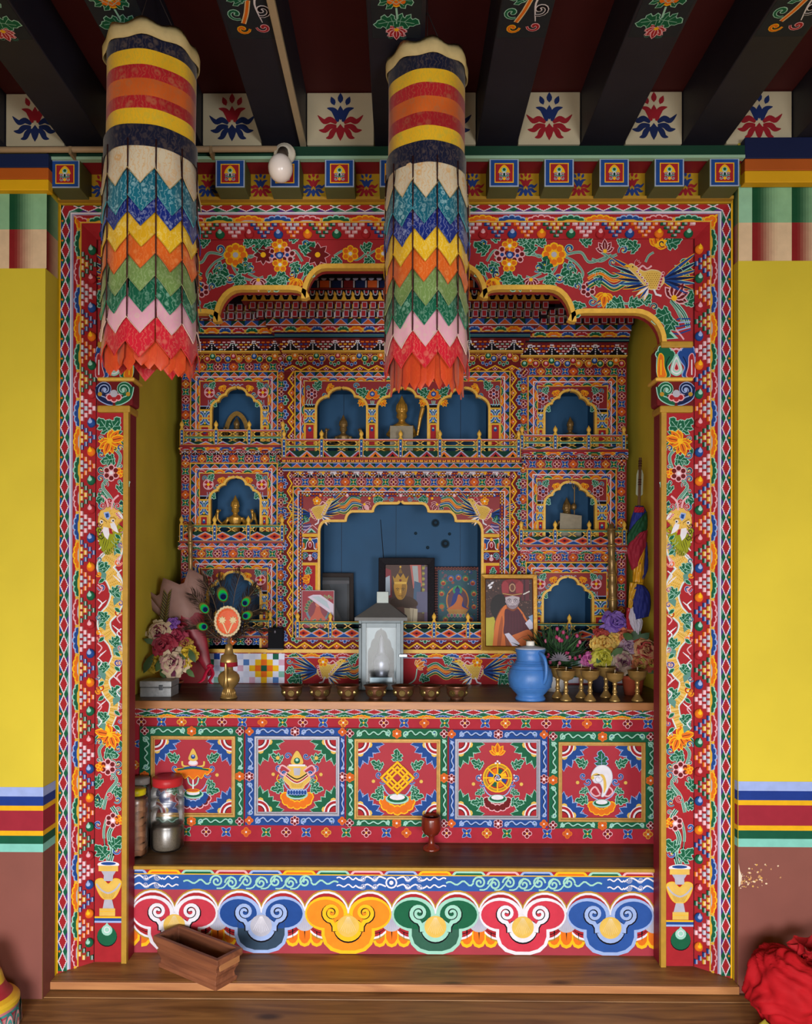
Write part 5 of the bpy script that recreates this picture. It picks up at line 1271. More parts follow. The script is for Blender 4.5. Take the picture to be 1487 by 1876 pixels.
            for i in range(8):
                a = pi/4*i; p.line([(0, -4), (31*cos(a), -4+31*sin(a))], 3, 'Y', 15)
                b_ = a+pi/8; p.poly([(0, -4), (21*cos(b_-.24), -4+21*sin(b_-.24)), (21*cos(b_+.24), -4+21*sin(b_+.24))], ['B', 'O', 'E', 'Y'][i % 4], 14)
            p.disc(0, -4, 10, 'Y', 16, 12); p.disc(0, -4, 8, 'K', 17, 12)
            for i in range(3): p.line(spiral(0, -4, 7, 1, 2.1*i, .5, 8), 3, 'WPL'[i], 18, taper=(1, .5))
            for s in (-1, 1):
                for d in ((36, -10), (40, -4), (36, 2)): p.disc(s*d[0], d[1], 2, 'W', 12, 6)
            for d in ((0, -40), (-4, -36), (4, -36)): p.disc(d[0], d[1], 2.4, 'W', 16, 6)
        else:               # conch
            side_leaves(p, 0, 4, (-40, 34)); lotus_seat(p, 0, 46, 1.0)
            aca(p, 0, -36, -pi/2, 30, 'E', 'L', 1.2, 3)
            for s in (-1, 1):
                p.line(cr([(s*3, 26), (s*14, 10), (s*24, 20), (s*14, 30), (s*3, 27)], 4), 3.6, 'P', 10)
            q = cr([(-22, -16), (-10, -34), (8, -36), (20, -24), (22, -6), (14, 12), (6, 28), (0, 30), (2, 16), (-4, 2), (-16, 0)], 4, True)
            p.poly(offs_out(q, 1.3), 'S', 11); p.poly(q, 'W', 12)
            p.poly(cr([(-22, -14), (-10, -20), (2, -8), (4, 8), (4, 24), (10, 10), (8, -8), (0, -18)], 4, True), 'X', 13); p.line(spiral(-8, -8, 10, 2, 0, 1, 12), 1.4, 'S', 14)
            p.disc(-20, -10, 4, 'X', 13, 8)
def vine_border(p, x0, y0, x1, y1, w, c, L=2):
    q, l = strip(p, x0, y0, x1, y1, 1, L)
    with q:
        co = 'L' if c == 'B' else 'M'; h = w/2; a = w*.3
        for s in (0, 1):
            b = l/2*s; u = l/2
            p.line(spiral(b+u*.2, h+a*.1, a, a*.25, pi/2 if s else -pi/2, 1.3 if s else -1.3, 14), 2.2, co, 1); p.line(spiral(b+u*.8, h-a*.1, a, a*.25, pi/2 if s else -pi/2, -1.3 if s else 1.3, 14), 2.2, co, 1)
            pts = [(b+u*.14, h+a), (b+u*.3, h-a*.9), (b+u*.4, h+a*.4), (b+u*.5, h-a*.5), (b+u*.6, h+a*.4), (b+u*.72, h-a*.8), (b+u*.84, h+a)]
            z = cr(pts, 4); p.line([(x, y+1) for x, y in z], 2.6, 'K', 0); p.line(z, 2.2, co, 1)
            p.disc(b+u*.2, h+a*.1, a*.5, 'B' if c == 'E' else 'E', 0, 7); p.disc(b+u*.8, h-a*.1, a*.5, 'B' if c == 'E' else 'E', 0, 7)
DOORS = [(255, 1332, 447.5, 1514, 277, 1349, 432, 1497, 'E'), (449.5, 1333, 632.5, 1513, 467, 1348.5, 623, 1494, 'B'), (634.5, 1334, 820.5, 1514, 650, 1353, 807, 1500, 'E'), (822.5, 1336, 1003, 1515, 833.5, 1352, 989, 1499, 'B'), (1005, 1338, 1200, 1516, 1022, 1357, 1180, 1502, 'E')]
SILVER = flat('8d8d9a', .45, .3, .15, 50, .5, .2)
DN = ['canopy panel, green border and gold moulding', 'treasure vase panel, blue border and silver moulding', 'endless knot panel, green border and gold moulding', 'wheel panel, blue border and silver moulding', 'white conch panel, green border and gold moulding']
for k, (a, b, c, d, e, f, g, h, bc) in enumerate(DOORS):
    o = MB().pbox(a, b, c, d, DT-.012, DT+.002).build('door_panel', flat('9e2635', .5, 0, .1, 12), tb, bevel=.001, label=DN[k])
    p = Paint(frontal(DT-.012))
    p.rect(a+.5, b+.5, c-.5, f, bc, 0); p.rect(a+.5, h, c-.5, d-.5, bc, 0); p.rect(a+.5, f, e, h, bc, 0); p.rect(g, f, c-.5, h, bc, 0)
    wt, wl, wb, wr = f-b, e-a, d-h, c-g
    vine_border(p, a+8, b, c-8, b, wt, bc); vine_border(p, a+8, h, c-8, h, wb, bc); vine_border(p, e, b+8, e, d-8, wl*.9, bc); vine_border(p, c, b+8, c, d-8, wr*.9, bc)
    mx, my = (a+c)/2, (b+d)/2; c1, c2 = (FC[0], FC[3]) if bc == 'E' else (FC[3], FC[0])
    for X, Y in ((a+wl*.45, b+wt*.5), (c-wr*.5, b+wt*.5), (a+wl*.45, d-wb*.5), (c-wr*.5, d-wb*.5)): flower4(p, X, Y, 8, c1[0], c1[1], 'W', 7)
    for X, Y in ((mx, b+wt*.5), (mx, d-wb*.5), (a+wl*.45, my), (c-wr*.5, my)): daisy(p, X, Y, 8.5, 6, c2[1], c2[0], 'W', 7)
    ac = 'B' if bc == 'E' else 'E'
    for X, Y, fx, fy in ((e+7, f+7, 1, 1), (g-7, f+7, -1, 1), (e+7, h-7, 1, -1), (g-7, h-7, -1, -1)): acorner(p, X, Y, fx, fy, ac)
    symbol(p, k, (e+g)/2, (f+h)/2)
    p.build('painted_ornament', o)
    m = flat('ad8440', .45, .2, .3, 50, .35, .3) if bc == 'E' else SILVER
    for (w0, w1, dd) in ((0, 4.2, .012), (4.2, 7, .007)):
        q = MB()
        A = [U(x, y, DT-.012) for x, y in ((e+w0, f+w0), (g-w0, f+w0), (g-w0, h-w0), (e+w0, h-w0))]
        B = [U(x, y, DT-.012) for x, y in ((e+w1, f+w1), (g-w1, f+w1), (g-w1, h-w1), (e+w1, h-w1))]
        y0, y1 = DT-.012-dd, DT-.008
        q.add([(v[0], y0, v[2]) for v in A+B]+[(v[0], y1, v[2]) for v in A+B], sum([[(i, 4+i, 4+(i+1) % 4, (i+1) % 4), (i, (i+1) % 4, 8+(i+1) % 4, 8+i), (4+i, 12+i, 12+(i+1) % 4, 4+(i+1) % 4)] for i in range(4)], []))
        q.build('moulding', m, o, bevel=.0015, fixn=True)
# ---- step with the cloud riser
sp = thing('altar_step', 'low painted step with scrolling cloud riser and dark wooden top under the altar table', 'step', (0, 3.43, ZT))
MB().box(XAL+.004, DR+.01, ZSH-.03, XAR-.004, DT-.0005, ZSH).build('top_board', WOODT, sp)
MB().box(XAL+.004, DR, ZT+.0005, XAR-.004, DT-.0005, ZSH-.031).build('riser', flat('9c303e', .5, 0, .12, 12, .3, .15), sp)
MB().box(xp(236, DR), DR-.014, ZSH-.014, xp(1204, DR), DR+.0098, ZSH+.001).build('gold_nosing', OCHRE, sp, bevel=.003)
p = Paint(frontal(DR))
X0, X1 = 238, 1203
SC4 = [('L', 'B'), ('Y', 'O'), ('M', 'E'), ('P', 'R')]
p.rect(X0, 1594, X1, 1602, 'R', 0)
for i in range(17):
    c = SC4[i % 4]; u = 208+62*i
    if u+62 < X0 or u > X1: continue
    u0, u1 = max(u, X0), min(u+63, X1)
    p.poly([(u0, 1602), (u0+5, 1596), (u0+10, 1594.5), (u1-10, 1594.5), (u1-5, 1596), (u1, 1602)], c[0], 1); p.poly([(u0+5, 1602), (u0+9, 1598), (u1-9, 1598), (u1-5, 1602)], c[1], 2)
p.rect(X0, 1601.5, X1, 1603.2, 'Y', 4); p.rect(X0, 1603, X1, 1631, '2a549b', 1)
def swirl(cx, c):
    for i in range(7):
        x = cx+(i-3)*27; p.line(spiral(x, 1616+(2 if i % 2 else -1), 12, 1.5, (pi if i < 3 else 0), (1.6 if i < 3 else -1.6), 22), 3.2, c, 3)
        if i < 6: p.line(cr([(x, 1628), (x+13, 1626), (x+27, 1606)], 3), 2.6, c, 2)
    wavy(p, cx+92, 1616, 50, 5, 2, 3, c, 3)
    with p.push(cx-92, 1616, 1, 0, -1, 1): wavy(p, 0, 0, 50, 5, 2, 3, c, 3)
def swirl2(cx, c):
    p.disc(cx, 1616, 11, c, 2, 12); p.disc(cx, 1616, 8, '2a549b', 3, 12); p.disc(cx, 1616, 4, c, 4, 9)
    for s in (-1, 1):
        for yy in (1609, 1623):
            with p.push(cx, yy, 1, 0, s, 1):
                p.line(cr([(10, 0), (22, -4), (30, 3), (44, -4), (56, 3), (66, -2)], 4), 2.8, c, 3); wavy(p, 66, -1, 34, 3.4, 2, 2.4, c, 3)
                curl(p, 30, 0, 6, 0, 1, c, '2a549b', 2, 1.2, .3); curl(p, 52, 0, 6, 0, 1, c, '2a549b', 2, 1.2, .3)
swirl(479, 'M'); swirl(960, 'M'); swirl2(718, 'W'); swirl2(236, 'W') if False else None; swirl2(1200, 'W') if False else None
for cx, s in ((244, 1), (1196, -1)):
    for yy in (1609, 1623):
        with p.push(cx, yy, 1, 0, s, 1): p.line(cr([(0, 2), (12, -4), (24, 3), (40, -4), (54, 3)], 4), 2.8, 'W', 3); wavy(p, 54, 0, 30, 3.4, 2, 2.4, 'W', 3); curl(p, 24, 0, 6, 0, 1, 'W', '2a549b', 2, 1.2, .3); curl(p, 44, 0, 6, 0, 1, 'W', '2a549b', 2, 1.2, .3)
def clip_x(pts): return [(min(max(x, X0), X1), y) for x, y in pts]
def cloud(cx, co, ci, cm, dark=None):
    P = lambda pts, c, L: p.poly(clip_x([(cx+x, y) for x, y in pts]), c, L)
    for s in (-1, 1):
        for rx, ry, c, L in ((44, 47, 'C', 2), (42, 44, 'W', 3), (39, 40, 'R', 4), (38.5, 34.5, 'K', 5), (38.5, 33, 'R', 6), (39, 31.5, co, 9)):
            yc = 1676 if L < 9 else 1673
            P([(s*40+rx*cos(a), yc+(ry if L < 9 or sin(a) < 0 else ry)*sin(a)) for a in [2*pi*i/26 for i in range(26)]], c, L)
    b = [(-48, 1690), (48, 1690), (49, 1712), (44, 1728), (32, 1740), (14, 1745.5), (-14, 1745.5), (-32, 1740), (-44, 1728), (-49, 1712)]
    P(b, co, 10)
    b = [(-43, 1688), (43, 1688), (43, 1712), (38, 1726), (27, 1735), (12, 1739.5), (-12, 1739.5), (-27, 1735), (-38, 1726), (-43, 1712)]
    P(b, dark or ci, 12)
    for s in (-1, 1): P([(s*42+34*cos(a), 1673+26*sin(a)) for a in [2*pi*i/24 for i in range(24)]], ci, 11); 
    P([(-42, 1688), (42, 1688), (42, 1700), (-42, 1700)], ci, 12)
    P([(27*cos(a), 1699+27*sin(a)) for a in [pi*i/12 for i in range(13)]]+[(-27, 1692), (-20, 1684), (20, 1684), (27, 1692)], 'K', 13)
    P([(26*cos(a), 1697+26*sin(a)) for a in [pi*i/12 for i in range(13)]]+[(-26, 1690), (0, 1672), (26, 1690)], co, 14)
    P(circ(0, 1695, 20, 22), cm, 16)
    for i in range(9): p.line([(cx-14+3.5*i, 1709-abs(i-4)*1.6), (cx-2+.5*i, 1678)], .6, 'W' if cm == 'S' else 'A', 17)
    for s in (-1, 1):
        q = [(cx+s*24.5, 1704), (cx+s*25, 1694)]+spiral(cx+s*30, 1670, 16, 2.5, pi/2, -s*1.7, 26)
        q2 = clip_x(q)
        p.line([(x+s*1.5, y+1.0) for x, y in q2], 8.6, 'K', 18, taper=(1, .5)); p.line(q2, 7.2, co, 19, taper=(1, .6))
    # scales and petals to the right
    x = cx+79.5
    if x < X1+20:
        P([(79.5+25*cos(a), 1680+27*sin(a)) for a in [pi*i/10 for i in range(11)]], 'S', 1+0)
        for dx in (-22, 0, 22):
            P([(79.5+dx-12, 1696), (79.5+dx+12, 1696), (79.5+dx+13, 1722), (79.5+dx+8, 1731), (79.5+dx, 1734), (79.5+dx-8, 1731), (79.5+dx-13, 1722)], 'Y', 1+(dx == 0)*2-0)
            P([(79.5+dx-10.5, 1694), (79.5+dx+10.5, 1694), (79.5+dx+10, 1718), (79.5+dx+5, 1726), (79.5+dx, 1728), (79.5+dx-5, 1726), (79.5+dx-10, 1718)], 'O', 2+(dx == 0)*2)
            P([(79.5+dx-1.4, 1700), (79.5+dx+1.4, 1700), (79.5+dx+.4, 1720)], 'K', 6)
        P([(79.5+22*cos(a), 1680+25*sin(a)) for a in [pi*i/10 for i in range(11)]]+[(57, 1668), (102, 1668)], 'S', 7)
        for i in range(7): p.line(clip_x([(cx+79.5-12+4*i, 1702-abs(i-3)*2), (cx+79.5-5+1.6*i, 1682)]), .8, 'V', 8)
for i, (co, ci, cm, dk) in enumerate((('W', 'b53444', 'X', None), ('L', 'B', 'S', '2f4256'), ('Y', 'e8821f', 'X', None), ('M', 'E', 'X', '2f5a4a'), ('W', 'bf3548', 'X', None), ('L', '2a4f96', 'X', None))):
    cloud(321+159.2*i, co, ci, cm, dk)
# first half petal at the far left
for dx in (0, 22):
    p.poly([(X0+dx, 1696), (X0+dx+20, 1696), (X0+dx+19, 1724), (X0+dx+10, 1734), (X0+dx, 1736)], 'Y', 1); p.poly([(X0+dx, 1696), (X0+dx+16, 1696), (X0+dx+15, 1720), (X0+dx+8, 1728), (X0+dx, 1730)], 'O', 2)
p.build('painted_ornament', sp)
# ================================================================ THINGS ON THE ALTAR
def at(x, y, z):                                    # point on a level surface of height z seen at that pixel
    d = (EYE-z)*F/(y-YV); return ((x-XV)*d/F, d, z)
def cmat(name, rough=.5, metal=0., var=.12, scale=60): return attr_mat(name, rough, .35, var, scale, metal)
CLOTHM = cmat('coloured_cloth', .75, 0, .15, 120); PETALM = cmat('petals', .65, 0, .15, 90); SATIN = cmat('satin', .38, 0, .25, 60)
PRINT = cmat('printed_paper', .55, 0, .06, 40)
TIN = flat('8c8e90', .5, .45, .45, 40, .4, .3)
# ---- copper bowls
P0 = at(534.5, 1280.5, ZTOP); R = .052
b0 = thing('offering_bowl', 'copper offering bowl, first from the left in the row of seven', 'bowl', P0, 'row of copper offering bowls')
MB().lathe([(.0, .001), (.029, 0), (.031, .003), (.029, .006), (.040, .015), (.0475, .029), (.0475, .044), (.050, .053), (.057, .0625), (.0550, .0635), (.0465, .052), (.044, .036), (.033, .02), (0, .014)], 28, P0).build('cup', COPPER, b0, True)
MB().lathe([(0, .051), (.0455, .051)], 24, P0).build('water', flat('3a2f2b', .03, .6, .1, 5, .8), b0)
for a in (-2.45, -1.5, -.6):
    q = MB(); cx = Vector((P0[0]+.0455*cos(a), P0[1]+.0455*sin(a), P0[2]+.031)); n = Vector((cos(a), sin(a), -.25)).normalized(); u = n.cross(Vector((0, 0, 1))).normalized(); v = u.cross(n)
    for rr, off, m in ((.0165, .002, 12), (.0115, .0035, 12), (.006, .005, 8)):
        q.add([tuple(cx+n*(off-.004)+(u*cos(2*pi*k/m)+v*sin(2*pi*k/m))*rr) for k in range(m)]+[tuple(cx+n*off+(u*cos(2*pi*k/m)+v*sin(2*pi*k/m))*rr*.85) for k in range(m)],
              [tuple(range(m, 2*m))]+[(k, (k+1) % m, m+(k+1) % m, m+k) for k in range(m)])
    q.build('medallion', flat('8a7748', .35, .85, .3, 60, .5), b0, fixn=True)
ORD = ['first', 'second', 'third', 'fourth', 'fifth', 'sixth', 'seventh']
for i, x in enumerate((587, 637, 688.5, 739, 787.5, 837)):
    lab = 'copper offering bowl, %s from the left in the row of seven' % ORD[i+1]
    if i == 2: lab = 'copper offering bowl with a pale sheen coloured into its water, in front of the glass lamp case'
    r = dup(b0, at(x, 1280, ZTOP), lab)
    r.rotation_euler = (0, 0, .25*(i % 3)-.2)
    if i == 2:
        for c in r.children:
            if c.name.startswith('water'): c.data = c.data.copy(); c.data.materials[0] = flat('9aa4b5', .08, .7, .1, 5, .8)  # paler water colour stands in for a bright reflection in this bowl
# ---- butter lamps
P0 = at(1036, 1282.2, ZTOP)
l0 = thing('butter_lamp', 'brass goblet butter lamp, leftmost in the front row beside the blue jug', 'lamp', P0, 'brass goblet butter lamps')
MB().lathe([(0, 0), (.0225, 0), (.0235, .003), (.021, .009), (.014, .02), (.0085, .03), (.0075, .040), (.0115, .043), (.0085, .047), (.0068, .06), (.0075, .077), (.011, .08), (.0075, .084), (.011, .09), (.026, .098), (.034, .112), (.0375, .134), (.0395, .136), (.036, .136), (.0335, .125), (0, .123)], 22, P0).build('goblet', BRASS, l0, True)
MB().lathe([(0, .1255), (.0338, .1255)], 18, P0).build('butter', flat('6a5038', .35), l0)
MB().tube([(P0[0], P0[1], P0[2]+.1255), (P0[0]+.001, P0[1], P0[2]+.15)], .0016, 6).build('wick', flat('b9a890', .8), l0); l0.scale = (1.17, 1.17, 1.03)
for x, y, lab, k in ((1080, 1282.4, 'brass goblet butter lamp, second from the left in the front row', 1), (1125, 1282.8, 'brass goblet butter lamp with the lowest bowl, third in the front row', .93),
                  (1166, 1282.4, 'brass goblet butter lamp, last at the right end before the terracotta pot', 1), (1021, 1277, 'brass goblet butter lamp tucked behind the blue jug', 1.02),
                  (1064, 1277, 'brass goblet butter lamp, middle one of the back row', 1.02), (1109, 1276, 'brass goblet butter lamp, right one of the back row under the yellow flowers', 1.03)):
    r = dup(l0, at(x, y, ZTOP), lab); r.scale = (k*1.17, k*1.17, k*1.03)
# ---- blue jug
P0 = at(971, 1280.5, ZTOP); s = P0[1]/F
m_bj = flat('3d72b8', .42, 0, .18, 30, .4, .35)
j = thing('blue_jug', 'blue lidded metal jug with a long handle, standing at the front of the altar', 'jug', P0)
prof = [(0, 0), (27, 0), (27.5, 3), (25, 7), (24, 9), (31, 16), (37.5, 25), (40.3, 36), (40, 46), (37, 56), (33, 61), (33.5, 62.5), (30, 66), (26.5, 70), (25, 74), (25.3, 84), (28, 92), (27, 93), (24, 88)]
MB().lathe([(r*s, z*s) for r, z in prof], 36, P0).build('body', m_bj, j, True)
for z, rr in ((24, 37.5), (56, 37.3), (62.5, 33.4), (70, 27)):
    pts = [(P0[0]+rr*s*cos(2*pi*k/36), P0[1]+rr*s*sin(2*pi*k/36), P0[2]+z*s) for k in range(36)]
    MB().tube(pts, .0022, 6, True).build('raised_ring', m_bj, j, True)
a = radians(-62); q = [(P0[0]+r*s*cos(a), P0[1]+r*s*sin(a), P0[2]+z*s) for r, z in ((25, 88), (33, 86), (42, 78), (46, 62), (45, 46), (41, 37), (38, 34))]
MB().tube(cr(q, 4), .0085, 8).build('handle', m_bj, j, True)
MB().lathe([(0, 92.5*s), (27*s, 92.5*s), (27.6*s, 93.5*s), (26*s, 95*s), (7*s, 99*s), (0, 99*s)], 30, P0).build('lid', flat('a9b2c4', .4, 0, .15, 40), j, True)
MB().lathe([(7*s, 98*s), (7.6*s, 99*s), (7.6*s, 106*s), (6.6*s, 107*s), (0, 107*s)], 18, P0).build('knob', flat('d9d6cf', .4), j, True)
# ---- tin box
P0 = at(284, 1279, ZTOP); k = P0[1]/F
t = thing('tin_box', 'scratched silver tin box with a hinged lid at the left end of the altar', 'box', P0)
q = MB().box(P0[0]-.073, P0[1], P0[2], P0[0]+.073, P0[1]+.13, P0[2]+.045).build('body', TIN, t, bevel=.004)
MB().box(P0[0]-.075, P0[1]-.002, P0[2]+.0455, P0[0]+.075, P0[1]+.132, P0[2]+.076).build('lid', TIN, t, bevel=.005)
MB().box(P0[0]+.018, P0[1]-.006, P0[2]+.034, P0[0]+.036, P0[1]-.0015, P0[2]+.058).build('clasp', flat('55585c', .35, .9, .3, 40), t, bevel=.001)
t.rotation_euler = (0, 0, .0)
# ---- flower making
def petals(b, c, r, cols, rng, rings=((.3, 6, 1.3), (.5, 9, 1.0), (.7, 13, .7), (.88, 16, .38), (1, 18, .05)), ruf=.16, tilt=(0, -1, .25)):
    up = Vector(tilt).normalized(); e1 = up.cross(Vector((.3, .2, 1))).normalized(); e2 = up.cross(e1); c = Vector(c)
    for ri, (rr, n, el) in enumerate(rings):
        for k in range(n):
            a = 2*pi*k/n+rng.random()*.5+ri; dirv = e1*cos(a)+e2*sin(a)
            out = dirv*cos(el)+up*sin(el); side = up.cross(dirv).normalized(); w = r*1.5/n*(.8+ri*.5)
            base = c+up*r*.12*(3-ri)
            ln = r*(.45+.55*rr)*(1+rng.uniform(-.1, .1)); col = cols[min(len(cols)-1, ri)] if rng.random() > .25 else rng.choice(cols)
            rows = []
            for (f, ww, lift) in ((0, .35, 0), (.45, 1, .1), (.85, 1.05, .06), (1, .7, -.08)):
                m = base+out*ln*f+up*r*lift+Vector((rng.uniform(-1, 1), rng.uniform(-1, 1), rng.uniform(-1, 1)))*r*ruf*f
                rows.append((m-side*w*ww, m+up*r*.03, m+side*w*ww))
            vs = [tuple(p) for row in rows for p in row]
            b.cur = col; b.add(vs, [(0, 1, 4, 3), (1, 2, 5, 4), (3, 4, 7, 6), (4, 5, 8, 7)])
            b.cur = lerp(col, cols[-1], .75); b.add([], []) ; n0 = len(b.v)-12
            b.f += [(n0+6, n0+7, n0+10, n0+9), (n0+7, n0+8, n0+11, n0+10)]; b.c += [b.cur]*2
def lv(h): return lin(h)
def leafblade(b, p, q, w, col, rng, bend=.2):
    p, q = Vector(p), Vector(q); d = q-p; sd = d.cross(Vector((0, -1, .2))).normalized()*w; up = Vector((0, -1, 0))*d.length*bend
    pts = []
    for f, ww in ((0, .2), (.3, .9), (.6, 1), (.85, .5), (1, .03)):
        m = p+d*f+up*f*(1-f)*2
        pts.append((m-sd*ww, m+up*.12, m+sd*ww))
    vs = [tuple(v) for r in pts for v in r]
    b.cur = col
    b.add(vs, [(3*i+j, 3*i+j+1, 3*i+j+4, 3*i+j+3) for i in range(4) for j in range(2)])
rng = random.Random(5)
def flower(parent, x, y, d, rpx, cols, name='flower_head', **kw):
    b = MB(); petals(b, U(x, y, d), rpx*d/F, [lin(c) for c in cols], rng, **kw); return b.build(name, PETALM, parent, True)
def leaves(parent, specs, d, col, name='leaf'):
    for (x0, y0, x1, y1, w) in specs:
        b = MB(); leafblade(b, U(x0, y0, d), U(x1, y1, d-.02), w*d/F, lerp(lin(col), lin('4a6a35'), rng.random()*.6), rng); b.build(name, PETALM, parent, True)
# left bouquet
dL = 3.90; P0 = (xp(310, dL), dL, ZTOP)
t = thing('flower_pot', 'pot of crimson, cream and yellow artificial flowers behind the tin box', 'flowers', P0)
MB().lathe([(0, 0), (.05, 0), (.06, .035), (.064, .036), (.058, .04), (0, .04)], 20, P0).build('pot', flat('26201f', .5), t, True)
MB().lathe([(.058, .036), (.068, .038), (.07, .046), (.06, .048), (.05, .044)], 22, P0).build('rim', flat('8c4630', .5), t, True)
for x, y, r, c, dd in ((293, 1162, 24, ('6a1a34', '8a3a4c', 'a88a78', 'b8a484'), -.02), (303, 1186, 27, ('4a0a16', '6d1022', '821428', '8a2034'), -.05), (326, 1168, 20, ('5d1020', '8a1a3a', '7d1530', '8a2a40'), 0), (318, 1218, 28, ('5a1838', '8a4458', 'a87c78', 'b8a488'), -.09),
                   (345, 1200, 17, ('8a6c0c', 'a88a14', 'b09214', 'b89c28'), -.06), (283, 1216, 17, ('6a540c', '8a6e14', '947812', 'a08420'), -.06), (338, 1218, 12, ('8a6c0c', 'a88a14', 'b09214', 'b89c28'), -.08), (316, 1144, 12, ('4a2a70', '6a3a8a', '5a3080', '7a4a9a'), 0), (340, 1182, 14, ('5a1024', '74142c', '821c34', '94702a'), -.02)):
    flower(t, x, y, dL+dd, r, c)
leaves(t, ((300, 1205, 285, 1232, 7), (315, 1200, 340, 1208, 6), (295, 1225, 302, 1244, 6), (340, 1225, 356, 1242, 5), (280, 1200, 262, 1235, 7), (320, 1230, 300, 1240, 6), (345, 1190, 358, 1215, 6), (285, 1180, 262, 1172, 5)), dL-.09, '2a3f22')
b = MB()
for i in range(22):
    f = i/21
    for s_ in (-1, 1): leafblade(b, U(298+2*f*4, 1150-58*f, dL+.04), U(298+8*f+s_*8, 1138-58*f, dL+.03), .0028, lin('6a5a20') if i % 2 else lin('1c1a12'), rng)
b.build('striped_grass_plume', PETALM, t)
# wrapped bouquet
dW = 3.99; P0 = (xp(384, dW), dW, ZTOP)
t = thing('wrapped_bouquet', 'bouquet wrapped in wine-red paper and grey tissue leaning in the left corner', 'bouquet', P0)
def cone(a0, t0, t1, base, tip, r0, r1, zig, flare, nu=26, nv=8, arc=2*pi):
    A = Vector(base); B = Vector(tip); ax = (B-A); e1 = ax.cross(Vector((0, 1, 0))).normalized(); e2 = ax.cross(e1).normalized()
    def fn(u, v):
        tt = t0+(t1-t0)*v; ang = a0+arc*u
        r = (r0+(r1-r0)*tt**1.2)*(1+.1*sin(ang*5)*tt)+flare*max(0, tt-.75)
        ex = zig*abs(((u*7) % 1)-.5)*2*v**3
        p = A+ax*(tt+ex)+e1*cos(ang)*r+e2*sin(ang)*r*.55
        return tuple(p)
    return fn
base = U(386, 1238, dW-.03); tip = U(338, 1120, dW+.02)
MB().grid(cone(0, .0, 1.0, base, tip, .014, .098, .06, .02), 30, 8).build('wrapping_paper', flat('7a1626', .45, 0, .2, 20, .4, .2), t, True, solid=.0015)
MB().grid(cone(.6, .7, 1.28, base, tip, .012, .085, .22, .10), 35, 8).build('tissue_paper', flat('8a6a62', .55, 0, .15, 20), t, True, solid=.0012)
MB().grid(cone(2.2, .6, 1.08, base, tip, .01, .066, .2, .06), 35, 8).build('tissue_paper', flat('a08078', .55, 0, .15, 20), t, True, solid=.0012)
for i, pts in enumerate((((386, 1222), (378, 1232), (372, 1246), (364, 1252)), ((386, 1222), (390, 1236), (384, 1248), (388, 1254)))):
    q = MB(); P = cr([U(x, y, dW-.06) for x, y in pts], 5)
    for a, c in zip(P[:-1], P[1:]): q.add([(a[0]-.009, a[1], a[2]), (a[0]+.009, a[1]-.006, a[2]), (c[0]+.009, c[1]-.006, c[2]), (c[0]-.009, c[1], c[2])], [(0, 1, 2, 3)])
    q.build('ribbon', flat('b01838', .3, 0, .1, 20), t, True, solid=.001)
b = MB(); b.cur = lin('b01838')
b.ball(U(385, 1222, dW-.05), .016, (1.2, .7, .8), 10, 7); b.build('ribbon_knot', SATIN, t, True)
# ---- ritual vase with peacock feathers
P0 = at(419, 1279.5, ZTOP); s = P0[1]/F
t = thing('ritual_vase', 'brass ritual vase with a long spout, peacock feathers and an orange disc', 'vase', P0)
prof = [(0, 0), (15.5, 0), (15.5, 2.2), (13, 4), (11, 10), (9.3, 17), (10, 18.5), (15, 24), (19, 30), (20, 36), (18.5, 42), (14, 47), (8, 50.5), (7.6, 53)]
MB().lathe([(r*s, z*s) for r, z in prof], 30, P0).build('belly', BRASS, t, True)
q = MB()
for k in range(18): a = 2*pi*k/18; q.tube([(P0[0]+13.6*s*cos(a), P0[1]+13.6*s*sin(a), P0[2]+4*s), (P0[0]+9.8*s*cos(a), P0[1]+9.8*s*sin(a), P0[2]+16.5*s)], .0022, 5)
q.build('foot_fluting', BRASS, t, True)['kind'] = 'stuff'
MB().lathe([(13.5*s, 58*s), (16*s, 58*s), (15.5*s, 66*s), (15*s, 67*s), (12*s, 68*s), (8*s, 58*s)], 24, P0).build('cloth_band', flat('8a1a2a', .8, 0, .2, 80), t, True)
MB().lathe([(7.6*s, 52*s), (7.6*s, 58*s), (14*s, 60*s), (15.5*s, 66*s), (14*s, 78*s), (10*s, 80*s), (8*s, 82*s), (7*s, 90*s), (6.5*s, 96*s), (3, 98*s) if False else (4*s, 99*s), (0, 100*s)], 24, P0).build('neck', BRASS, t, True)
q = [(P0[0]-1*s, P0[1]-16*s, P0[2]+24*s), (P0[0]-1*s, P0[1]-20*s, P0[2]+28*s), (P0[0]-.5*s, P0[1]-21*s, P0[2]+38*s), (P0[0]-1.5*s, P0[1]-18*s, P0[2]+55*s), (P0[0]-2*s, P0[1]-18*s, P0[2]+66*s)]
MB().tube(cr(q, 4), [4.6*s-(4.6-2)*s*i/16 for i in range(17)], 10).build('spout', BRASS, t, True)
dv = P0[1]
MB().tube([(P0[0], dv, P0[2]+98*s), (P0[0], dv, P0[2]+122*s)], .006, 8).build('stem', flat('5a4535', .7), t)
c = U(416.6, 1139, dv)
q = MB(); q.lathe([(0, -.006), (21*s, -.006), (21*s, .004), (17*s, .007), (0, .008)], 30)
v = [(c[0]+x, c[1]-z, c[2]+y*1.17) for x, y, z in q.v]; q.v = v
q.build('orange_disc', flat('d0562a', .5, 0, .15, 60, .3, .2), t, fixn=True)
q = MB(); n = 120
pts = [(c[0]+(22.3+.9*cos(2*pi*24*k/n))*s*cos(2*pi*k/n), c[1]-.004, c[2]+(22.3+.9*cos(2*pi*24*k/n))*s*1.17*sin(2*pi*k/n)) for k in range(n)]
q.tube(pts, 2.3*s, 7, True); q.build('ruffled_border', flat('c9b894', .6, 0, .2, 90), t, True)
p = Paint(frontal(dv-.0085), .0008)
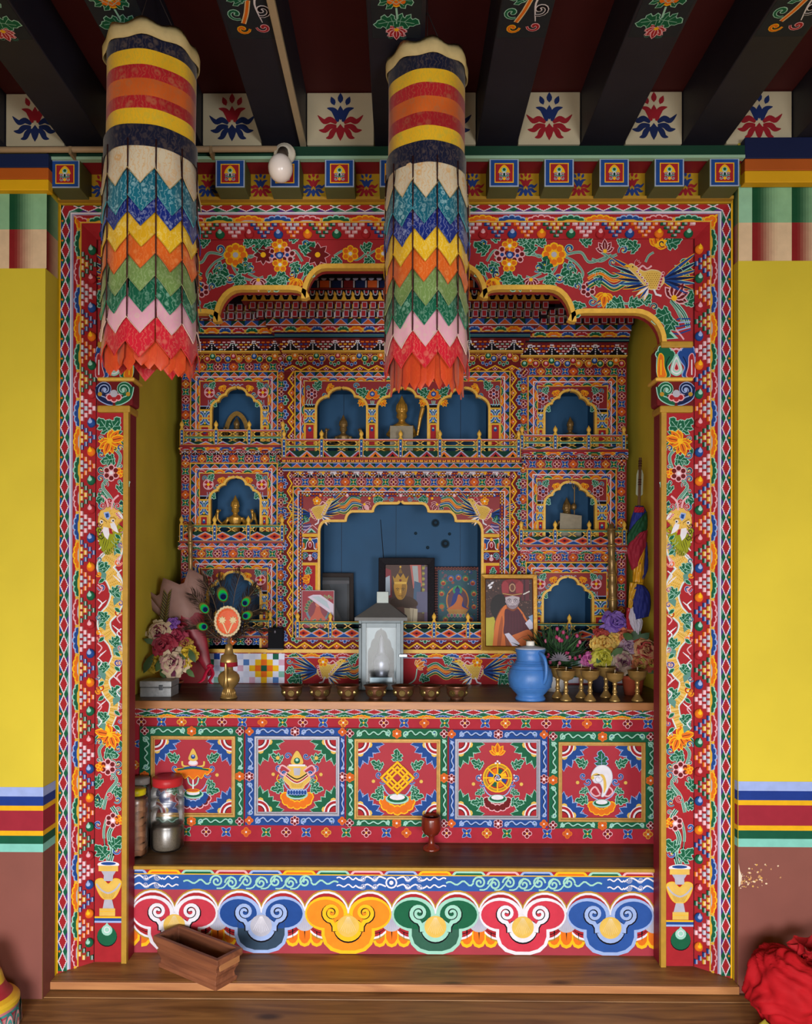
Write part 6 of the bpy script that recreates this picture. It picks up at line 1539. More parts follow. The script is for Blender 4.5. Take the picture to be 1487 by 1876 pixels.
for sx in (-1, 1):
    p.line([(416.6+sx*1, 1161), (416.6+sx*9, 1142)], 2.2, 'A', 0)
    for k in range(8):
        leafs(p, 416.6+sx*10, 1137, 2*pi*k/8, 7.5, 1.6, 'A', 'C', .3, 1)
p.build('embroidered_flowers', t)
FE = [((407, 1090), (398, 1060), 9), ((373, 1115), (352, 1090), 7.5), ((450, 1103), (468, 1078), 7), ((452, 1128), (476, 1116), 7), ((370, 1149), (345, 1146), 7), ((430, 1085), (440, 1050), 0), ((388, 1095), (372, 1066), 0), ((456, 1150), (482, 1158), 0)]
root = (416, 1178)
for i, (eye, tp, er) in enumerate(FE):
    b = MB(); dd = dv+.03+.008*i
    sp_ = cr([root, ((root[0]*.55+eye[0]*.45), (root[1]*.55+eye[1]*.45)+3), eye, tp], 8)
    b.cur = lin('6a5844'); b.tube([U(x, y, dd) for x, y in sp_], .0011, 5)
    n = len(sp_)
    for k in range(5, n):
        for m in range(3):
            f = (k+m/3)/n; x, y = sp_[k]; x2, y2 = sp_[max(k-1, 0)]; x += (x2-x)*m/3; y += (y2-y)*m/3
            ang = atan2(y-y2, x-x2); ln = (8+20*min(1, f*1.5))*(1 if f < .8 else 1-(f-.8)*2.2)
            for sg in (-1, 1):
                a = ang+sg*(1.0-.5*f)+rng.uniform(-.12, .12); w = .5*dd/F
                p0, p1, p2 = U(x, y, dd), U(x+ln*.55*cos(a), y+ln*.55*sin(a), dd-.004), U(x+ln*cos(a-sg*.12), y+ln*sin(a-sg*.12)+1.5, dd+rng.uniform(-.01, .01))
                px, pz = -sin(a)*w, cos(a)*w
                b.cur = lerp(lin('120d0a'), lin('33271f'), rng.random())
                b.add([(p0[0]-px, p0[1], p0[2]-pz), (p0[0]+px, p0[1], p0[2]+pz), (p1[0]+px, p1[1], p1[2]+pz), (p1[0]-px, p1[1], p1[2]-pz), p2], [(0, 1, 2, 3), (3, 2, 4)])
    if er:
        ang = atan2(tp[1]-eye[1], tp[0]-eye[0])
        for k, (rx, ry, c_, off) in enumerate(((1.7, 1.2, '43391f', 0), (1.4, 1.02, '5c5f26', .0), (1.15, .92, '0f9a38', .2), (.72, .74, '0a5a66', .4), (.56, .56, '0a1238', .5))):
            pts = []
            for m in range(18):
                a = 2*pi*m/18; u, v = er*rx*cos(a)+er*off*-1, er*ry*sin(a)
                pts.append(U(eye[0]+u*cos(ang)-v*sin(ang), eye[1]+u*sin(ang)+v*cos(ang), dd-.012-.0012*k))
            b.cur = lin(c_); b.add(pts, [tuple(range(18))])
    b.build('peacock_feather', attr_mat('feather', .8, .05, .2, 200) if i == 0 else bpy.data.materials['feather'], t)
# ---- small black box, horns
P0 = (xp(505, 4.135), 4.135, zp(1190, DBP)); s = P0[1]/F
t = thing('black_box', 'small matt black box standing on the ledge left of the railing', 'box', P0)
MB().box(P0[0]-14*s, P0[1]-.008, P0[2]+.002, P0[0]+14*s, P0[1]+.026, P0[2]+40*s).build('case', flat('0d0c12', .7, 0, .2, 40, .1), t, bevel=.003)
MB().box(P0[0]-15*s, P0[1]-.014, P0[2]+.0, P0[0]+15*s, P0[1]+.028, P0[2]+3*s).build('foot', flat('1c1a22', .4), t, bevel=.001)
q = MB(); q.ball((P0[0]-1*s, P0[1]-.008, P0[2]+33*s), .006, (.8, .3, 1.3), 10, 8); q.build('sensor_window', flat('5a5560', .2), t, True)
def horn(name, lab, xb, xt, ytop, k):
    d = 4.128; P0 = (xp(xb, d), d, zp(1190, DBP)); s = d/F; H = (1190-ytop)
    t = thing(name, lab, 'horn', P0, 'long brass horns beside the cabinet')
    tip = Vector((xp(xt, d+.02), d+.02, P0[2]+H*s)); A = Vector(P0); n = 40
    R = []
    P = []
    for i in range(n+1):
        f = i/n; P.append(tuple(A+(tip-A)*f)); r = (7.2-3.0*f)*k
        if i % 4 == 1: r *= 1.22
        if f > .93: r = (3+3.2*abs(sin((f-.93)*45)))*k
        R.append(r*s)
    MB().tube(P, R, 14).build('shaft', OLDBRASS, t, True)
    for f, rr in ((.2, 8.5), (.42, 7.2), (.62, 6.6), (.86, 6.4)):
        c = A+(tip-A)*f
        MB().lathe([(rr*.7*k*s, -3*s), (rr*k*s, -2*s), (rr*k*s, 2*s), (rr*.7*k*s, 3*s)], 16, tuple(c)).build('ring', BRASS, t, True)
    MB().lathe([(3*k*s, 0), (8*k*s, 1.5*s), (8*k*s, 3*s), (4*k*s, 5*s), (3*k*s, 12*s), (0, 13*s)], 14, tuple(tip-Vector((0, 0, 4*s)))).build('mouthpiece', OLDBRASS, t, True)
horn('ritual_horn', 'slim brass horn standing against the left edge of the cabinet', 350, 347, 962, .8)
horn('ritual_horn', 'thick brass horn standing beside the purple flower at the right of the cabinet', 1123, 1118, 966, 1.25)
# ---- glass lamp case
dg = 3.93; P0 = (xp(698, dg), dg+.1, ZTOP); s = dg/F; W = 41*s; H = (1264-1136)*s
t = thing('lamp_case', 'grey metal lamp case with glass door and pyramid roof, behind the bowls', 'lantern', P0)
GREY = flat('6b757a', .5, .25, .2, 25, .3, .1); x0, y0, z0 = P0[0]-W, dg, ZTOP+.006; x1, y1, z1 = P0[0]+W, dg+.2, ZTOP+H
q = MB().box(x0, y1-.004, z0, x1, y1, z1).box(x0, y0+.012, z0, x0+.004, y1, z1).box(x1-.004, y0+.012, z0, x1, y1, z1).box(x0, y0+.012, z0-.006, x1, y1, z0); q.build('case_sheet', GREY, t)
def ringframe(name, a, b_, c, e, w, ya, yb, mat, par):
    q = MB(); q.box(a, ya, c, a+w, yb, e).box(b_-w, ya, c, b_, yb, e).box(a+w, ya, c, b_-w, yb, c+w).box(a+w, ya, e-w, b_-w, yb, e); return q.build(name, mat, par, bevel=.0012)
ringframe('case_frame', x0, x1, z0-.004, z1, .014, y0+.002, y0+.012, GREY, t)
dr = ringframe('door_frame', x0+.016, x1-.014, z0+.006, z1-.014, .022, y0-.006, y0+.004, flat('7f898f', .5, .25, .15, 25, .2, .1), t)
MB().box(x0+.03, y0-.002, z0+.02, x1-.03, y0, z1-.03).build('glass_pane', glass_mat('case_glass', (.92, .95, .96), .955, .12, .22), dr)
ap = lobes(698, 1150, 24, (.1, .5, .8, 1), (4, 20, 36, 50), 1252)
q = MB().prism([(661, 1252), (661, 1140), (735, 1140), (735, 1252)]+ap[::-1], dg+.03, dg+.034); q.build('arch_sheet', flat('6d777d', .5, .3, .2, 25), t)
MB().box(x0+.006, y1-.008, z0+.002, x1-.006, y1-.0045, z1-.004).build('shade_sheet', flat('23282b', .6, .2, .3, 25), t)  # added dark sheet standing in for the shade inside the case
cz = (P0[0], dg+.09, z0)
MB().lathe([(0, .0), (.05, .0), (.05, .03), (.036, .034), (.036, .05), (.03, .055), (.04, .09), (.043, .12), (.036, .15), (.02, .17), (.018, .18), (.01, .25), (.0, .27)], 20, cz).build('silver_stupa', flat('85828e', .35, .6, .35, 50, .4, .4), t, True)
q = MB(); q.box(cz[0]-.06, dg+.04, z0+.0, cz[0]+.06, dg+.07, z0+.055); q.build('inner_plinth', flat('8e98a0', .35, .6, .3, 40), t, bevel=.004)
ov = 7*s; zr = z1
q = MB(); A = [(x0-ov, y0-ov), (x1+ov, y0-ov), (x1+ov, y1+ov*.6), (x0-ov, y1+ov*.6)]; cx, cy = P0[0]+.006, (y0+y1)/2; hh = 11.5*s
B = [(cx-hh, cy-hh), (cx+hh, cy-hh), (cx+hh, cy+hh), (cx-hh, cy+hh)]
q.add([(x, y, zr-.002) for x, y in A]+[(x, y, zr+.014) for x, y in A]+[(x, y, zr+31*s) for x, y in B], [(3, 2, 1, 0)]+[(i, (i+1) % 4, 4+(i+1) % 4, 4+i) for i in range(4)]+[(4+i, 4+(i+1) % 4, 8+(i+1) % 4, 8+i) for i in range(4)]+[(8, 9, 10, 11)])
q.build('roof', flat('5f5f5f', .5, .2, .15, 20), t)
MB().box(cx-11*s, cy-11*s, zr+29*s, cx+11*s, cy+11*s, zr+52*s).build('chimney', flat('9aa3a1', .5, .2, .12, 25), t, bevel=.002)
MB().box(x1-.022, y0-.014, z0+.16, x1+.02, y0-.005, z0+.175).build('latch', flat('7d878c', .3, .8, .2, 30), t, bevel=.002)
for zz in (z0+.03, z1-.04): MB().tube([(x0+.006, y0-.006, zz), (x0+.006, y0-.006, zz+.022)], .0055, 8).build('hinge', flat('5d656a', .3, .8, .2, 30), t, True)
# ---- framed pictures
def quadframe(parent, name, w, h, bw, dep, mat, bevel=.003):
    q = MB(); A = [(-w/2, 0), (w/2, 0), (w/2, h), (-w/2, h)]; B = [(-w/2+bw, bw), (w/2-bw, bw), (w/2-bw, h-bw), (-w/2+bw, h-bw)]
    q.add([(x, -dep, z) for x, z in A]+[(x, -dep*.7, z) for x, z in B]+[(x, 0, z) for x, z in A]+[(x, 0, z) for x, z in B],
          sum([[(i, (i+1) % 4, 4+(i+1) % 4, 4+i), (i, 8+i, 8+(i+1) % 4, (i+1) % 4), (4+i, 4+(i+1) % 4, 12+(i+1) % 4, 12+i), (8+i, 12+i, 12+(i+1) % 4, 8+(i+1) % 4)] for i in range(4)], []))
    return q.build(name, mat, parent, bevel=bevel, fixn=True)
def loc_paint(w, h, dep, W, Hh): return lambda x, y, l: np.stack([(x/W-.5)*w, -dep-l, (1-y/Hh)*h], 1)
def picture(name, lab, xpx, ytop, d, wpx, z, lean, fw, fmat, dep=.018, yaw=0.):
    s = d/F; h = (zp(ytop, d)-z)/cos(lean); w = wpx*s
    t = thing(name, lab, 'picture', (0, 0, 0)); t.rotation_euler = (-lean, 0, yaw)
    t.location = (xp(xpx, d), d, z)
    def local(o): o.location = (0, 0, 0); return o
    if fw: local(quadframe(t, 'frame', w, h, fw*s, dep, fmat))
    return t, w, h, local
# monk portrait in a gold frame
t, w, h, local = picture('portrait_photo', 'gold-framed photograph of a seated monk in a tall red crown, on the ledge', 932.5, 1052, 4.125, 103, zp(1190, DBP), radians(4), 8, flat('9a7226', .42, .5, .25, 50, .4, .3), .02)
local(quadframe(t, 'inner_slip', w-.040, h-.040, .006, .016, flat('6a3a18', .4, .3, .2, 50))).location = (0, 0, .020)
p = Paint(loc_paint(w-.05, h-.05, .008, 86, 124)); 
p.rect(0, 0, 86, 124, '3a2626', 0)
rr = random.Random(2)
for i in range(260): p.disc(rr.uniform(1, 85), rr.uniform(0, 70), rr.uniform(.5, 1.4), rr.choice(['5a4238', '6a4a40', '2a1a1c', '7a5a50']), 1, 6)
p.rect(66, 0, 80, 40, '5a2430', 2); p.rect(70, 0, 73, 40, '3a1a24', 3); p.rect(0, 72, 16, 124, 'a8a02a', 2); p.poly([(0, 74), (14, 70), (18, 80), (14, 124), (0, 124)], 'b0a634', 3)
p.disc(26, 52, 18, '120d12', 3, 18, 24)
for x, y in ((4, 14), (9, 10), (6, 18)): leafs(p, x, y, -.7, 8, 2, 'dcdce6', '8a8a98', .3, 3)
p.poly(cr([(14, 124), (16, 84), (26, 58), (38, 48), (52, 50), (64, 58), (74, 74), (80, 90), (84, 124)], 5), '7a3a1e', 4)
p.poly(cr([(12, 124), (18, 80), (28, 58), (37, 48), (38, 60), (34, 90), (36, 124)], 5), 'c8682a', 5); p.poly(cr([(20, 124), (24, 90), (30, 68), (31, 90), (27, 124)], 4), '9a4a1e', 6)
p.poly(cr([(58, 50), (68, 62), (78, 80), (82, 84), (72, 80), (60, 62)], 4), 'c8682a', 5)
p.poly(cr([(36, 56), (50, 60), (60, 56), (72, 76), (80, 86), (78, 100), (60, 106), (34, 104), (34, 80)], 5, True), '4a1226', 6)
for i in range(6): p.line([(42+i*5, 64), (40+i*6, 100)], .8, '3a0c1c', 7)
p.poly(cr([(44, 108), (60, 100), (78, 94), (86, 104), (84, 116), (66, 124), (46, 124)], 5, True), 'c2642a', 8); p.line(cr([(52, 118), (66, 108), (80, 104)], 4), 1, '8a4420', 9)
p.poly([(34, 102), (42, 100), (62, 120), (58, 124), (48, 124)], 'c8c6dc', 9); p.poly([(72, 82), (80, 74), (86, 80), (86, 92), (80, 94)], 'c8c6dc', 8); p.poly([(78, 70), (86, 66), (86, 82)], '7a9ac0', 8)
p.poly(cr([(38, 32), (60, 32), (61, 42), (57, 52), (49, 56), (41, 52), (37, 42)], 5, True), 'b0a4ae', 8)
p.poly(cr([(38, 42), (41, 52), (49, 56), (57, 52), (60, 42), (56, 48), (49, 51), (42, 48)], 4, True), '8a7c88', 9)
for sx in (-1, 1): p.line(cr([(49+sx*3, 38), (49+sx*6, 37), (49+sx*9, 38.5)], 3), 1.3, '3a2c34', 10); p.disc(49+sx*5.6, 40.6, 1.5, '2a2028', 11, 8, .9); p.line(spiral(49+sx*5.6, 40.4, 3.8, 3.7, 0, 1, 14), .5, '4a3c44', 10); p.disc(49+sx*11.6, 42, 1.6, '9a8c96', 9, 8, 3)
p.poly([(48.4, 39), (49.8, 39), (51, 46), (47.4, 46)], 'c4b8c0', 10); p.line([(47.2, 46.2), (51.2, 46.2)], .7, '5a4a54', 11); p.line(cr([(45.4, 49.6), (49.2, 50.2), (53, 49.4)], 3), 1, '5a3a46', 11)
p.poly([(32, 26), (66, 26), (64, 34), (49, 31), (35, 34)], '6a1a22', 10); p.poly(cr([(31, 26), (30, 8), (36, 2), (49, 0), (62, 2), (68, 8), (66, 26), (49, 29)], 4, True), '7d1f28', 9)
for x in (36, 49, 62): p.poly([(x-6, 26), (x-7, 10), (x, 3), (x+7, 10), (x+6, 26)], '94303a' if x != 49 else '5a2028', 10)
p.disc(49, 16, 6, 'b08a6a', 11, 10, 8); p.disc(49, 16, 4, '6a3a30', 12, 9, 6); p.line([(31, 27), (49, 30), (67, 27)], 1.6, 'b08a50', 12)
for i in range(5): p.disc(70+i*2.4, 28-i*1.2, 1.4, 'e0dcd8', 11, 6)
o = local(p.build('photograph', t, PRINT, None)); o.location = (0, 0, .025)
local(MB().box(-w/2+.012, -.007, .012, w/2-.012, -.002, h-.012).build('backing', flat('2a1c14', .7), t))
# small print on the balcony
t, w, h, local = picture('small_print', 'small white-edged print of a many-figured deity on red, behind the railing', 582, 1082, 4.172, 60, zp(1169, DC)+.012, radians(2), 1.4, flat('b8b0b8', .4), .004)
local(MB().box(-w/2+.001, -.003, .001, w/2-.001, -.0005, h-.001).build('card', flat('8a2030', .35), t))
p = Paint(loc_paint(w*.95, h*.96, .0032, 58, 76), .0003, .00008)
p.rect(0, 0, 58, 76, '8f2434', 0); p.disc(29, 32, 23, '5a7a88', 1, 24); p.disc(29, 32, 19, '7a3040', 2, 22)
for i in range(14): a = pi+pi*i/13; leafs(p, 29+18*cos(a), 34+18*sin(a), a, 8, 2, '2f5a4a', '9aa04a', .5, 3)
p.poly(cr([(14, 50), (22, 38), (26, 26), (32, 26), (36, 38), (44, 50), (29, 54)], 4, True), 'b0503a', 5); p.disc(29, 22, 5, 'c0705a', 6, 10); p.poly([(24, 19), (29, 12), (34, 19)], 'd0a040', 7)
for i in range(12): aca(p, 6+i*4.4, 56+(i % 3)*3, -1.4+(i % 5)*.2, 9, ['2f5a4a', '2a3f6a', '8a5030'][i % 3], 'b0a888', .4, 6)
p.poly([(10, 10), (58, 42), (58, 22), (34, 6), (20, 6)], 'c8bcd0', 9); p.poly([(18, 10), (52, 32), (46, 18), (30, 8)], 'a8b8c4', 10)
for i in range(4): curl(p, 42+i*4, 8+(i % 2)*3, 3, 0, 1, '8aa87a', '6a5a3a', 11)
local(p.build('print', t, PRINT, None)).location = (0, 0, h*.02)
NF = zp(1180, DC)+.002
t, w, h, local = picture('dark_frame', 'dark brown frame with a black picture and painted reflections at the left inside the large niche', 606, 1050, 4.40, 84, NF, radians(5), 8, flat('2a2220', .6, 0, .3, 40, .15), .016, .12)
local(MB().box(-w/2+.01, -.008, .01, w/2-.01, -.002, h-.01).build('picture_sheet', flat('12151b', .3, 0, .5, 6, .3), t))
p = Paint(loc_paint(w-.05, h-.05, .0085, 66, 110)); p.poly([(30, 12), (62, 12), (62, 105), (44, 60)], '3a4048', 0); p.poly([(0, 6), (66, 6), (66, 12), (0, 14)], '4a4a50', 1); p.line(cr([(10, 30), (30, 50), (44, 100)], 4), 1.4, '50565c', 1)  # grey shapes are reflections painted over the dark picture
local(p.build('painted_reflection', t, PRINT, None)).location = (0, 0, .025)
# big black frame with the golden crowned head
t, w, h, local = picture('black_frame_picture', 'black speckled frame with a golden crowned head, standing in the large niche', 744.5, 1022, 4.32, 103, NF, radians(4), 13, flat('120f16', .6, 0, .8, 110, .12, .3), .022)
local(MB().box(-w/2+.01, -.008, .01, w/2-.01, -.002, h-.01).build('backing', flat('2a2428', .5), t))
p = Paint(loc_paint(w-.076, h-.076, .0085, 76, 130))
p.rect(0, 0, 76, 130, '4a3430', 0); p.poly([(44, 0), (64, 0), (66, 40), (50, 44)], 'b0605a', 1); p.poly([(48, 2), (58, 2), (60, 36), (52, 38)], '9aa4a8', 2); p.rect(66, 0, 72, 90, '7a7a3a', 1); p.rect(70, 4, 76, 110, '5a4a6a', 2)
for i in range(10): p.rect(66, i*5, 71, i*5+2.5, 'a09a50' if i % 2 else '503a5a', 3)
p.poly([(0, 6), (10, 10), (12, 60), (0, 64)], '7a2a34', 1); p.poly([(0, 24), (8, 20), (9, 56), (0, 60)], '9aa8b8', 2); p.rect(56, 50, 76, 88, '5a5a78', 3); p.poly([(52, 30), (64, 34), (62, 70), (50, 70)], '3f5a78', 2)
p.poly(cr([(10, 66), (28, 58), (46, 60), (58, 70), (52, 78), (16, 78)], 4, True), '3a2416', 4)
p.poly(cr([(17, 34), (37, 34), (38, 50), (33, 62), (27, 65), (21, 62), (16, 50)], 5, True), 'b8892c', 6); p.poly(cr([(30, 36), (37, 36), (37, 52), (32, 62), (29, 60)], 4, True), '8a6420', 7)
p.poly([(13, 20), (17, 26), (22, 16), (27, 24), (32, 16), (37, 26), (42, 20), (38, 36), (16, 36)], 'a8802c', 8); p.rect(16, 32, 38, 36, 'd0a848', 9); p.disc(27, 29, 2.4, '6a2a20', 10, 8)
p.poly([(23, 16), (27, 4), (31, 16)], '7a5a20', 9); p.disc(27, 4, 2, 'c8a040', 10, 7)
for sx in (-1, 1): p.line(cr([(27+sx*2, 45), (27+sx*5, 43.6), (27+sx*8, 45)], 3), 1, '4a3414', 9); p.disc(27+sx*5, 46.6, 1.3, '2a1c0c', 9, 7, .8)
p.poly([(26, 46), (28, 46), (29, 53), (25, 53)], 'd8ac4c', 9); p.line(cr([(23.6, 57), (27, 58), (30.4, 57)], 3), 1, '6a4418', 9)
p.poly([(4, 82), (30, 78), (44, 82), (42, 104), (8, 108)], '5a3a30', 5); p.poly([(34, 80), (56, 82), (54, 108), (36, 106)], 'a89a80', 6); p.poly([(44, 80), (58, 82), (57, 106), (46, 106)], 'c0b49a', 7); p.line([(50, 82), (49, 106)], .8, '6a5a4a', 8); p.rect(0, 108, 76, 130, '3a2420', 4); p.disc(20, 92, 7, '7a2a24', 7, 10, 10)
local(p.build('print', t, PRINT, None)).location = (0, 0, .038)
# painted scroll print with blue seated figure
t, w, h, local = picture('thangka_print', 'print with a blue seated deity and a red checked border, right inside the large niche', 838, 1038, 4.44, 84, NF, radians(4), 6, flat('2a1216', .5, 0, .2, 40), .007)
local(MB().box(-w/2+.004, -.004, .004, w/2-.004, -.001, h-.004).build('sheet', flat('2a4a6a', .45), t))
p = Paint(loc_paint(w, h, .0072, 84, 138), .0004, .0001)
for i in range(28):
    for j in (0, 1): p.disc(1.5+i*3, 1.5+j*3+(i % 2)*1.5, 1.0, 'b0584a', 1, 4); p.disc(1.5+j*3, 3+i*4.8, 1, 'b0584a', 1, 4); p.disc(82-j*3, 3+i*4.8, 1, 'b0584a', 1, 4); p.disc(1.5+i*3, 136-j*3, 1, 'b0584a', 1, 4)
p.rect(7, 7, 77, 131, '24505e', 2)
rr = random.Random(4)
for i in range(110): x, y = rr.uniform(9, 75), rr.uniform(9, 129); p.disc(x, y, rr.uniform(1, 3.2), rr.choice(['1f5a58', '2a3f78', '6a4a5a', '3a7a6a', '8a4a3a', '7a8a98']), 3, 7)
for x, y in ((16, 30), (30, 22), (44, 20), (57, 22), (70, 30), (13, 50), (72, 50), (13, 74), (72, 74), (20, 98), (66, 98), (30, 112), (54, 112)):
    p.disc(x, y, 6.2, '2f7a5a' if (x+y) % 4 else '3a5a9a', 4, 12); p.disc(x, y+1, 4.4, 'b0602a', 5, 10); p.disc(x, y+2, 3, '8a2a2a', 6, 8); p.disc(x, y-2, 1.7, 'c8904a', 7, 7)
p.disc(42, 64, 21, 'b8742a', 5, 24, 27); p.disc(42, 64, 18.5, '5a3a4a', 6, 24, 24); p.disc(42, 44, 9, '2f8a5a', 7, 16)
p.poly(cr([(42, 46), (50, 54), (54, 72), (60, 80), (24, 80), (30, 72), (34, 54)], 4, True), '1a2f78', 8); p.disc(42, 44, 5, '1a2f78', 9, 10); p.poly([(39, 41), (42, 35), (45, 41)], '101a40', 10)
p.poly(cr([(44, 52), (52, 60), (50, 74), (60, 80), (24, 80), (34, 72), (40, 64)], 4, True), 'b8642a', 9); p.poly([(22, 80), (62, 80), (56, 90), (28, 90)], 'a87a3a', 9)
for i in range(7): leafs(p, 26+i*5.4, 88, pi/2, 7, 2.6, '3a7a6a' if i % 2 else '8a4a6a', 'b8a888', .5, 10)
local(p.build('print', t, PRINT, None))
# ---- spiky plant with pink buds
dP = 3.93; P0 = (xp(1018, dP), dP, ZTOP)
t = thing('potted_plant', 'artificial spiky green plant with small pink buds in a pale pot behind the butter lamps', 'plant', P0)
MB().lathe([(0, 0), (.05, 0), (.062, .06), (.066, .085), (.06, .09), (0, .08)], 22, P0).build('pot', flat('b9b6b4', .5), t, True)
b = MB()
for i in range(340):
    a = rng.uniform(0, 2*pi); el = rng.uniform(.0, 1.45); L_ = rng.uniform(.10, .185)
    dx, dy, dz = cos(a)*cos(el), sin(a)*cos(el)*.7, sin(el)
    c = U(1018+rng.uniform(-22, 22), 1210+rng.uniform(-16, 14), dP+rng.uniform(-.03, .04))
    leafblade(b, c, (c[0]+dx*L_, c[1]+dy*L_-.02, c[2]+dz*L_), .0042, lerp(lin('0c1d12'), lin('2a5428'), rng.random()), rng, .12)
b.build('blade_leaves', PETALM, t, True, kind='stuff')
for i in range(24):
    a = rng.uniform(0, 2*pi); rr = rng.uniform(.4, 1)
    c = U(1018+50*rr*cos(a), 1190+44*rr*sin(a)*(1 if sin(a) < 0 else .7), dP-.075)
    q = MB(); q.cur = lin(rng.choice(['a8406a', '9a2f5a', 'c06a8a'])); q.ball(c, .0085, (1, 1, 1.25), 8, 6); q.build('bud', PETALM, t, True)
for i in range(12):
    q = MB() if i == 0 else q
    c = U(1022, 1208, dP-.09); a = -pi*i/11; leafblade(q, c, (c[0]+.055*cos(a), c[1]-.03, c[2]-.045*sin(a)), .004, lin('77707a'), rng)
q.build('pale_grass_tuft', PETALM, t)['kind'] = 'stuff'
# ---- right bouquets
dR = 3.87
t = thing('flower_bouquet', 'bouquet with a purple flower on top over yellow and magenta blooms', 'flowers', (xp(1105, dR), dR+.02, ZTOP))
MB().lathe([(0, 0), (.045, 0), (.055, .1), (.057, .105), (.05, .107), (0, .1)], 20, (xp(1105, dR), dR+.03, ZTOP)).build('pot', flat('2c2a38', .5), t, True)
for x, y, r, c, dd in ((1124, 1142, 24, ('34206a', '523290', '64449c', '7c5eae'), .04), (1100, 1166, 16, ('7a2420', 'a04030', 'b0503a', '8a2a28'), 0), (1142, 1166, 18, ('7a2420', '9a3a2c', 'a84838', 'c07050'), .0),
                   (1104, 1180, 22, ('84480f', 'a46c22', 'b08434', 'b89a4a'), -.03), (1122, 1172, 15, ('b0641a', 'c88a30', 'd0a044', 'd8b860'), -.01), (1102, 1206, 21, ('6a6a0c', '8c8616', 'a09a26', 'aca63c'), -.08),
                   (1078, 1208, 15, ('6a1a50', '8a2a6a', 'a03a80', 'b05a90'), -.05), (1088, 1222, 13, ('6a1a50', '8a2a6a', '9a3a7a', 'a85a90'), -.07), (1092, 1178, 13, ('b0641a', 'c88a30', 'd0a044', 'd8b860'), -.02)):
    flower(t, x, y, dR+dd, r, c)
leaves(t, ((1118, 1200, 1140, 1186, 7), (1100, 1200, 1092, 1214, 5), (1110, 1215, 1116, 1236, 6), (1140, 1160, 1158, 1170, 7)), dR-.1, '22401f')
t = thing('flower_bouquet', 'terracotta pot of coral, mauve and lilac flowers in the right corner', 'flowers', (xp(1158, dR), dR, ZTOP))
MB().lathe([(0, 0), (.04, 0), (.052, .075), (.057, .077), (.058, .092), (.05, .094), (0, .085)], 22, (xp(1158, dR-.06), dR-.06, ZTOP)).build('pot', flat('8f3f2a', .6), t, True)
for x, y, r, c, dd in ((1177, 1192, 25, ('6a1a18', '8a2a28', '9a3a36', 'a88058'), -.06), (1148, 1186, 19, ('5a4060', '7a5c7a', '8a6e88', '9c8494'), -.03), (1137, 1212, 23, ('4a2238', '6a3c50', '8a6068', '9a8a7a'), -.09),
                   (1166, 1216, 18, ('6a3420', '8c7c30', '948638', 'a0553c'), -.1), (1188, 1212, 15, ('786c18', '908628', '9a9032', '98442f'), -.08)):
    flower(t, x, y, dR+dd, r, c)
leaves(t, ((1150, 1172, 1172, 1156, 9), (1160, 1180, 1188, 1158, 9), (1166, 1178, 1196, 1174, 8), (1150, 1220, 1146, 1240, 7), (1180, 1220, 1196, 1232, 6)), dR-.02, '2f4a34')
# ---- arrow wrapped with five-coloured cloth
dA = 3.88; P0 = (xp(1160, dA), dA, ZTOP)
t = thing('ritual_arrow', 'feathered arrow wound with blue, green, red, yellow and white cloth in the right corner', 'arrow', P0)
WC = wood_mat('cane', '5a4230', '8a6a4a', 2, .4, False)
tipA = U(1171, 838, dA+.02)
MB().tube([P0, tipA], [.0075, .0075], 12).build('shaft', WC, t, True)
vec = Vector(tipA)-Vector(P0)
for f in (.885, .895, .905, .985, .975, .965, .77, .76, .75):
    c = Vector(P0)+vec*f; MB().tube([tuple(c-vec*.0025), tuple(c+vec*.0025)], .0086, 12).build('binding', flat('3a1a14', .5), t, True)
for sx in (-1, 1):
    A = Vector(P0)+vec*.83; B = Vector(P0)+vec*.945; w = .017*sx
    q = MB(); pts = [A, A+Vector((w, 0, .015)), B+Vector((w, 0, -.02)), B+Vector((w*.6, 0, .004)), B]
    q.add([(p.x, p.y-.001, p.z) for p in pts]+[(p.x, p.y+.001, p.z) for p in pts], [(0, 1, 2, 3, 4), (9, 8, 7, 6, 5)]+[(i, 5+i, 5+(i+1) % 5, (i+1) % 5) for i in range(5)])
    q.build('feather', flat('9aa08c', .6, 0, .2, 30), t, fixn=True)
def cloth(name, col, pts, par, dd, bulge=.02, seed=0, m=CLOTHM):
    # soft folded cloth lump through outline given as left and right edges
    b = MB(); b.cur = lin(col); L_, R_ = pts; n = 16; Lc = cr(L_, 5); Rc = cr(R_, 5); k = min(len(Lc), len(Rc))
    def fn(u, v):
        j = min(int(v*(k-1)+.5), k-1); a, c = Lc[j], Rc[j]
        x = a[0]+(c[0]-a[0])*u; y = a[1]+(c[1]-a[1])*u
        z = dd-bulge*sin(pi*min(1, max(0, u)))-.006*sin(u*17+v*9+seed)*sin(pi*u)-.003*sin(u*31-v*13+seed)
        return U(x, y, z)
    b.grid(fn, n, k-1); return b.build(name, m, par, True, solid=.004)
cloth('blue_cloth', '1d2a80', ([(1163, 926), (1158, 938), (1152, 962), (1149, 990)], [(1176, 926), (1182, 938), (1184, 955), (1181, 975)]), t, dA-.006, .028, 0)
cloth('red_tie', 'a01830', ([(1161, 928), (1160, 933), (1160, 938)], [(1177, 928), (1178, 933), (1177, 938)]), t, dA-.03, .012, 0)
cloth('green_cloth', '124a2c', ([(1160, 960), (1152, 972), (1147, 985), (1148, 1000)], [(1183, 936), (1184, 948), (1184, 962), (1182, 972)]), t, dA-.018, .028, 2)
cloth('red_cloth', '8e1830', ([(1168, 976), (1150, 996), (1148, 1016), (1156, 1044)], [(1184, 970), (1183, 984), (1181, 1002), (1174, 1030)]), t, dA-.03, .026, 3)
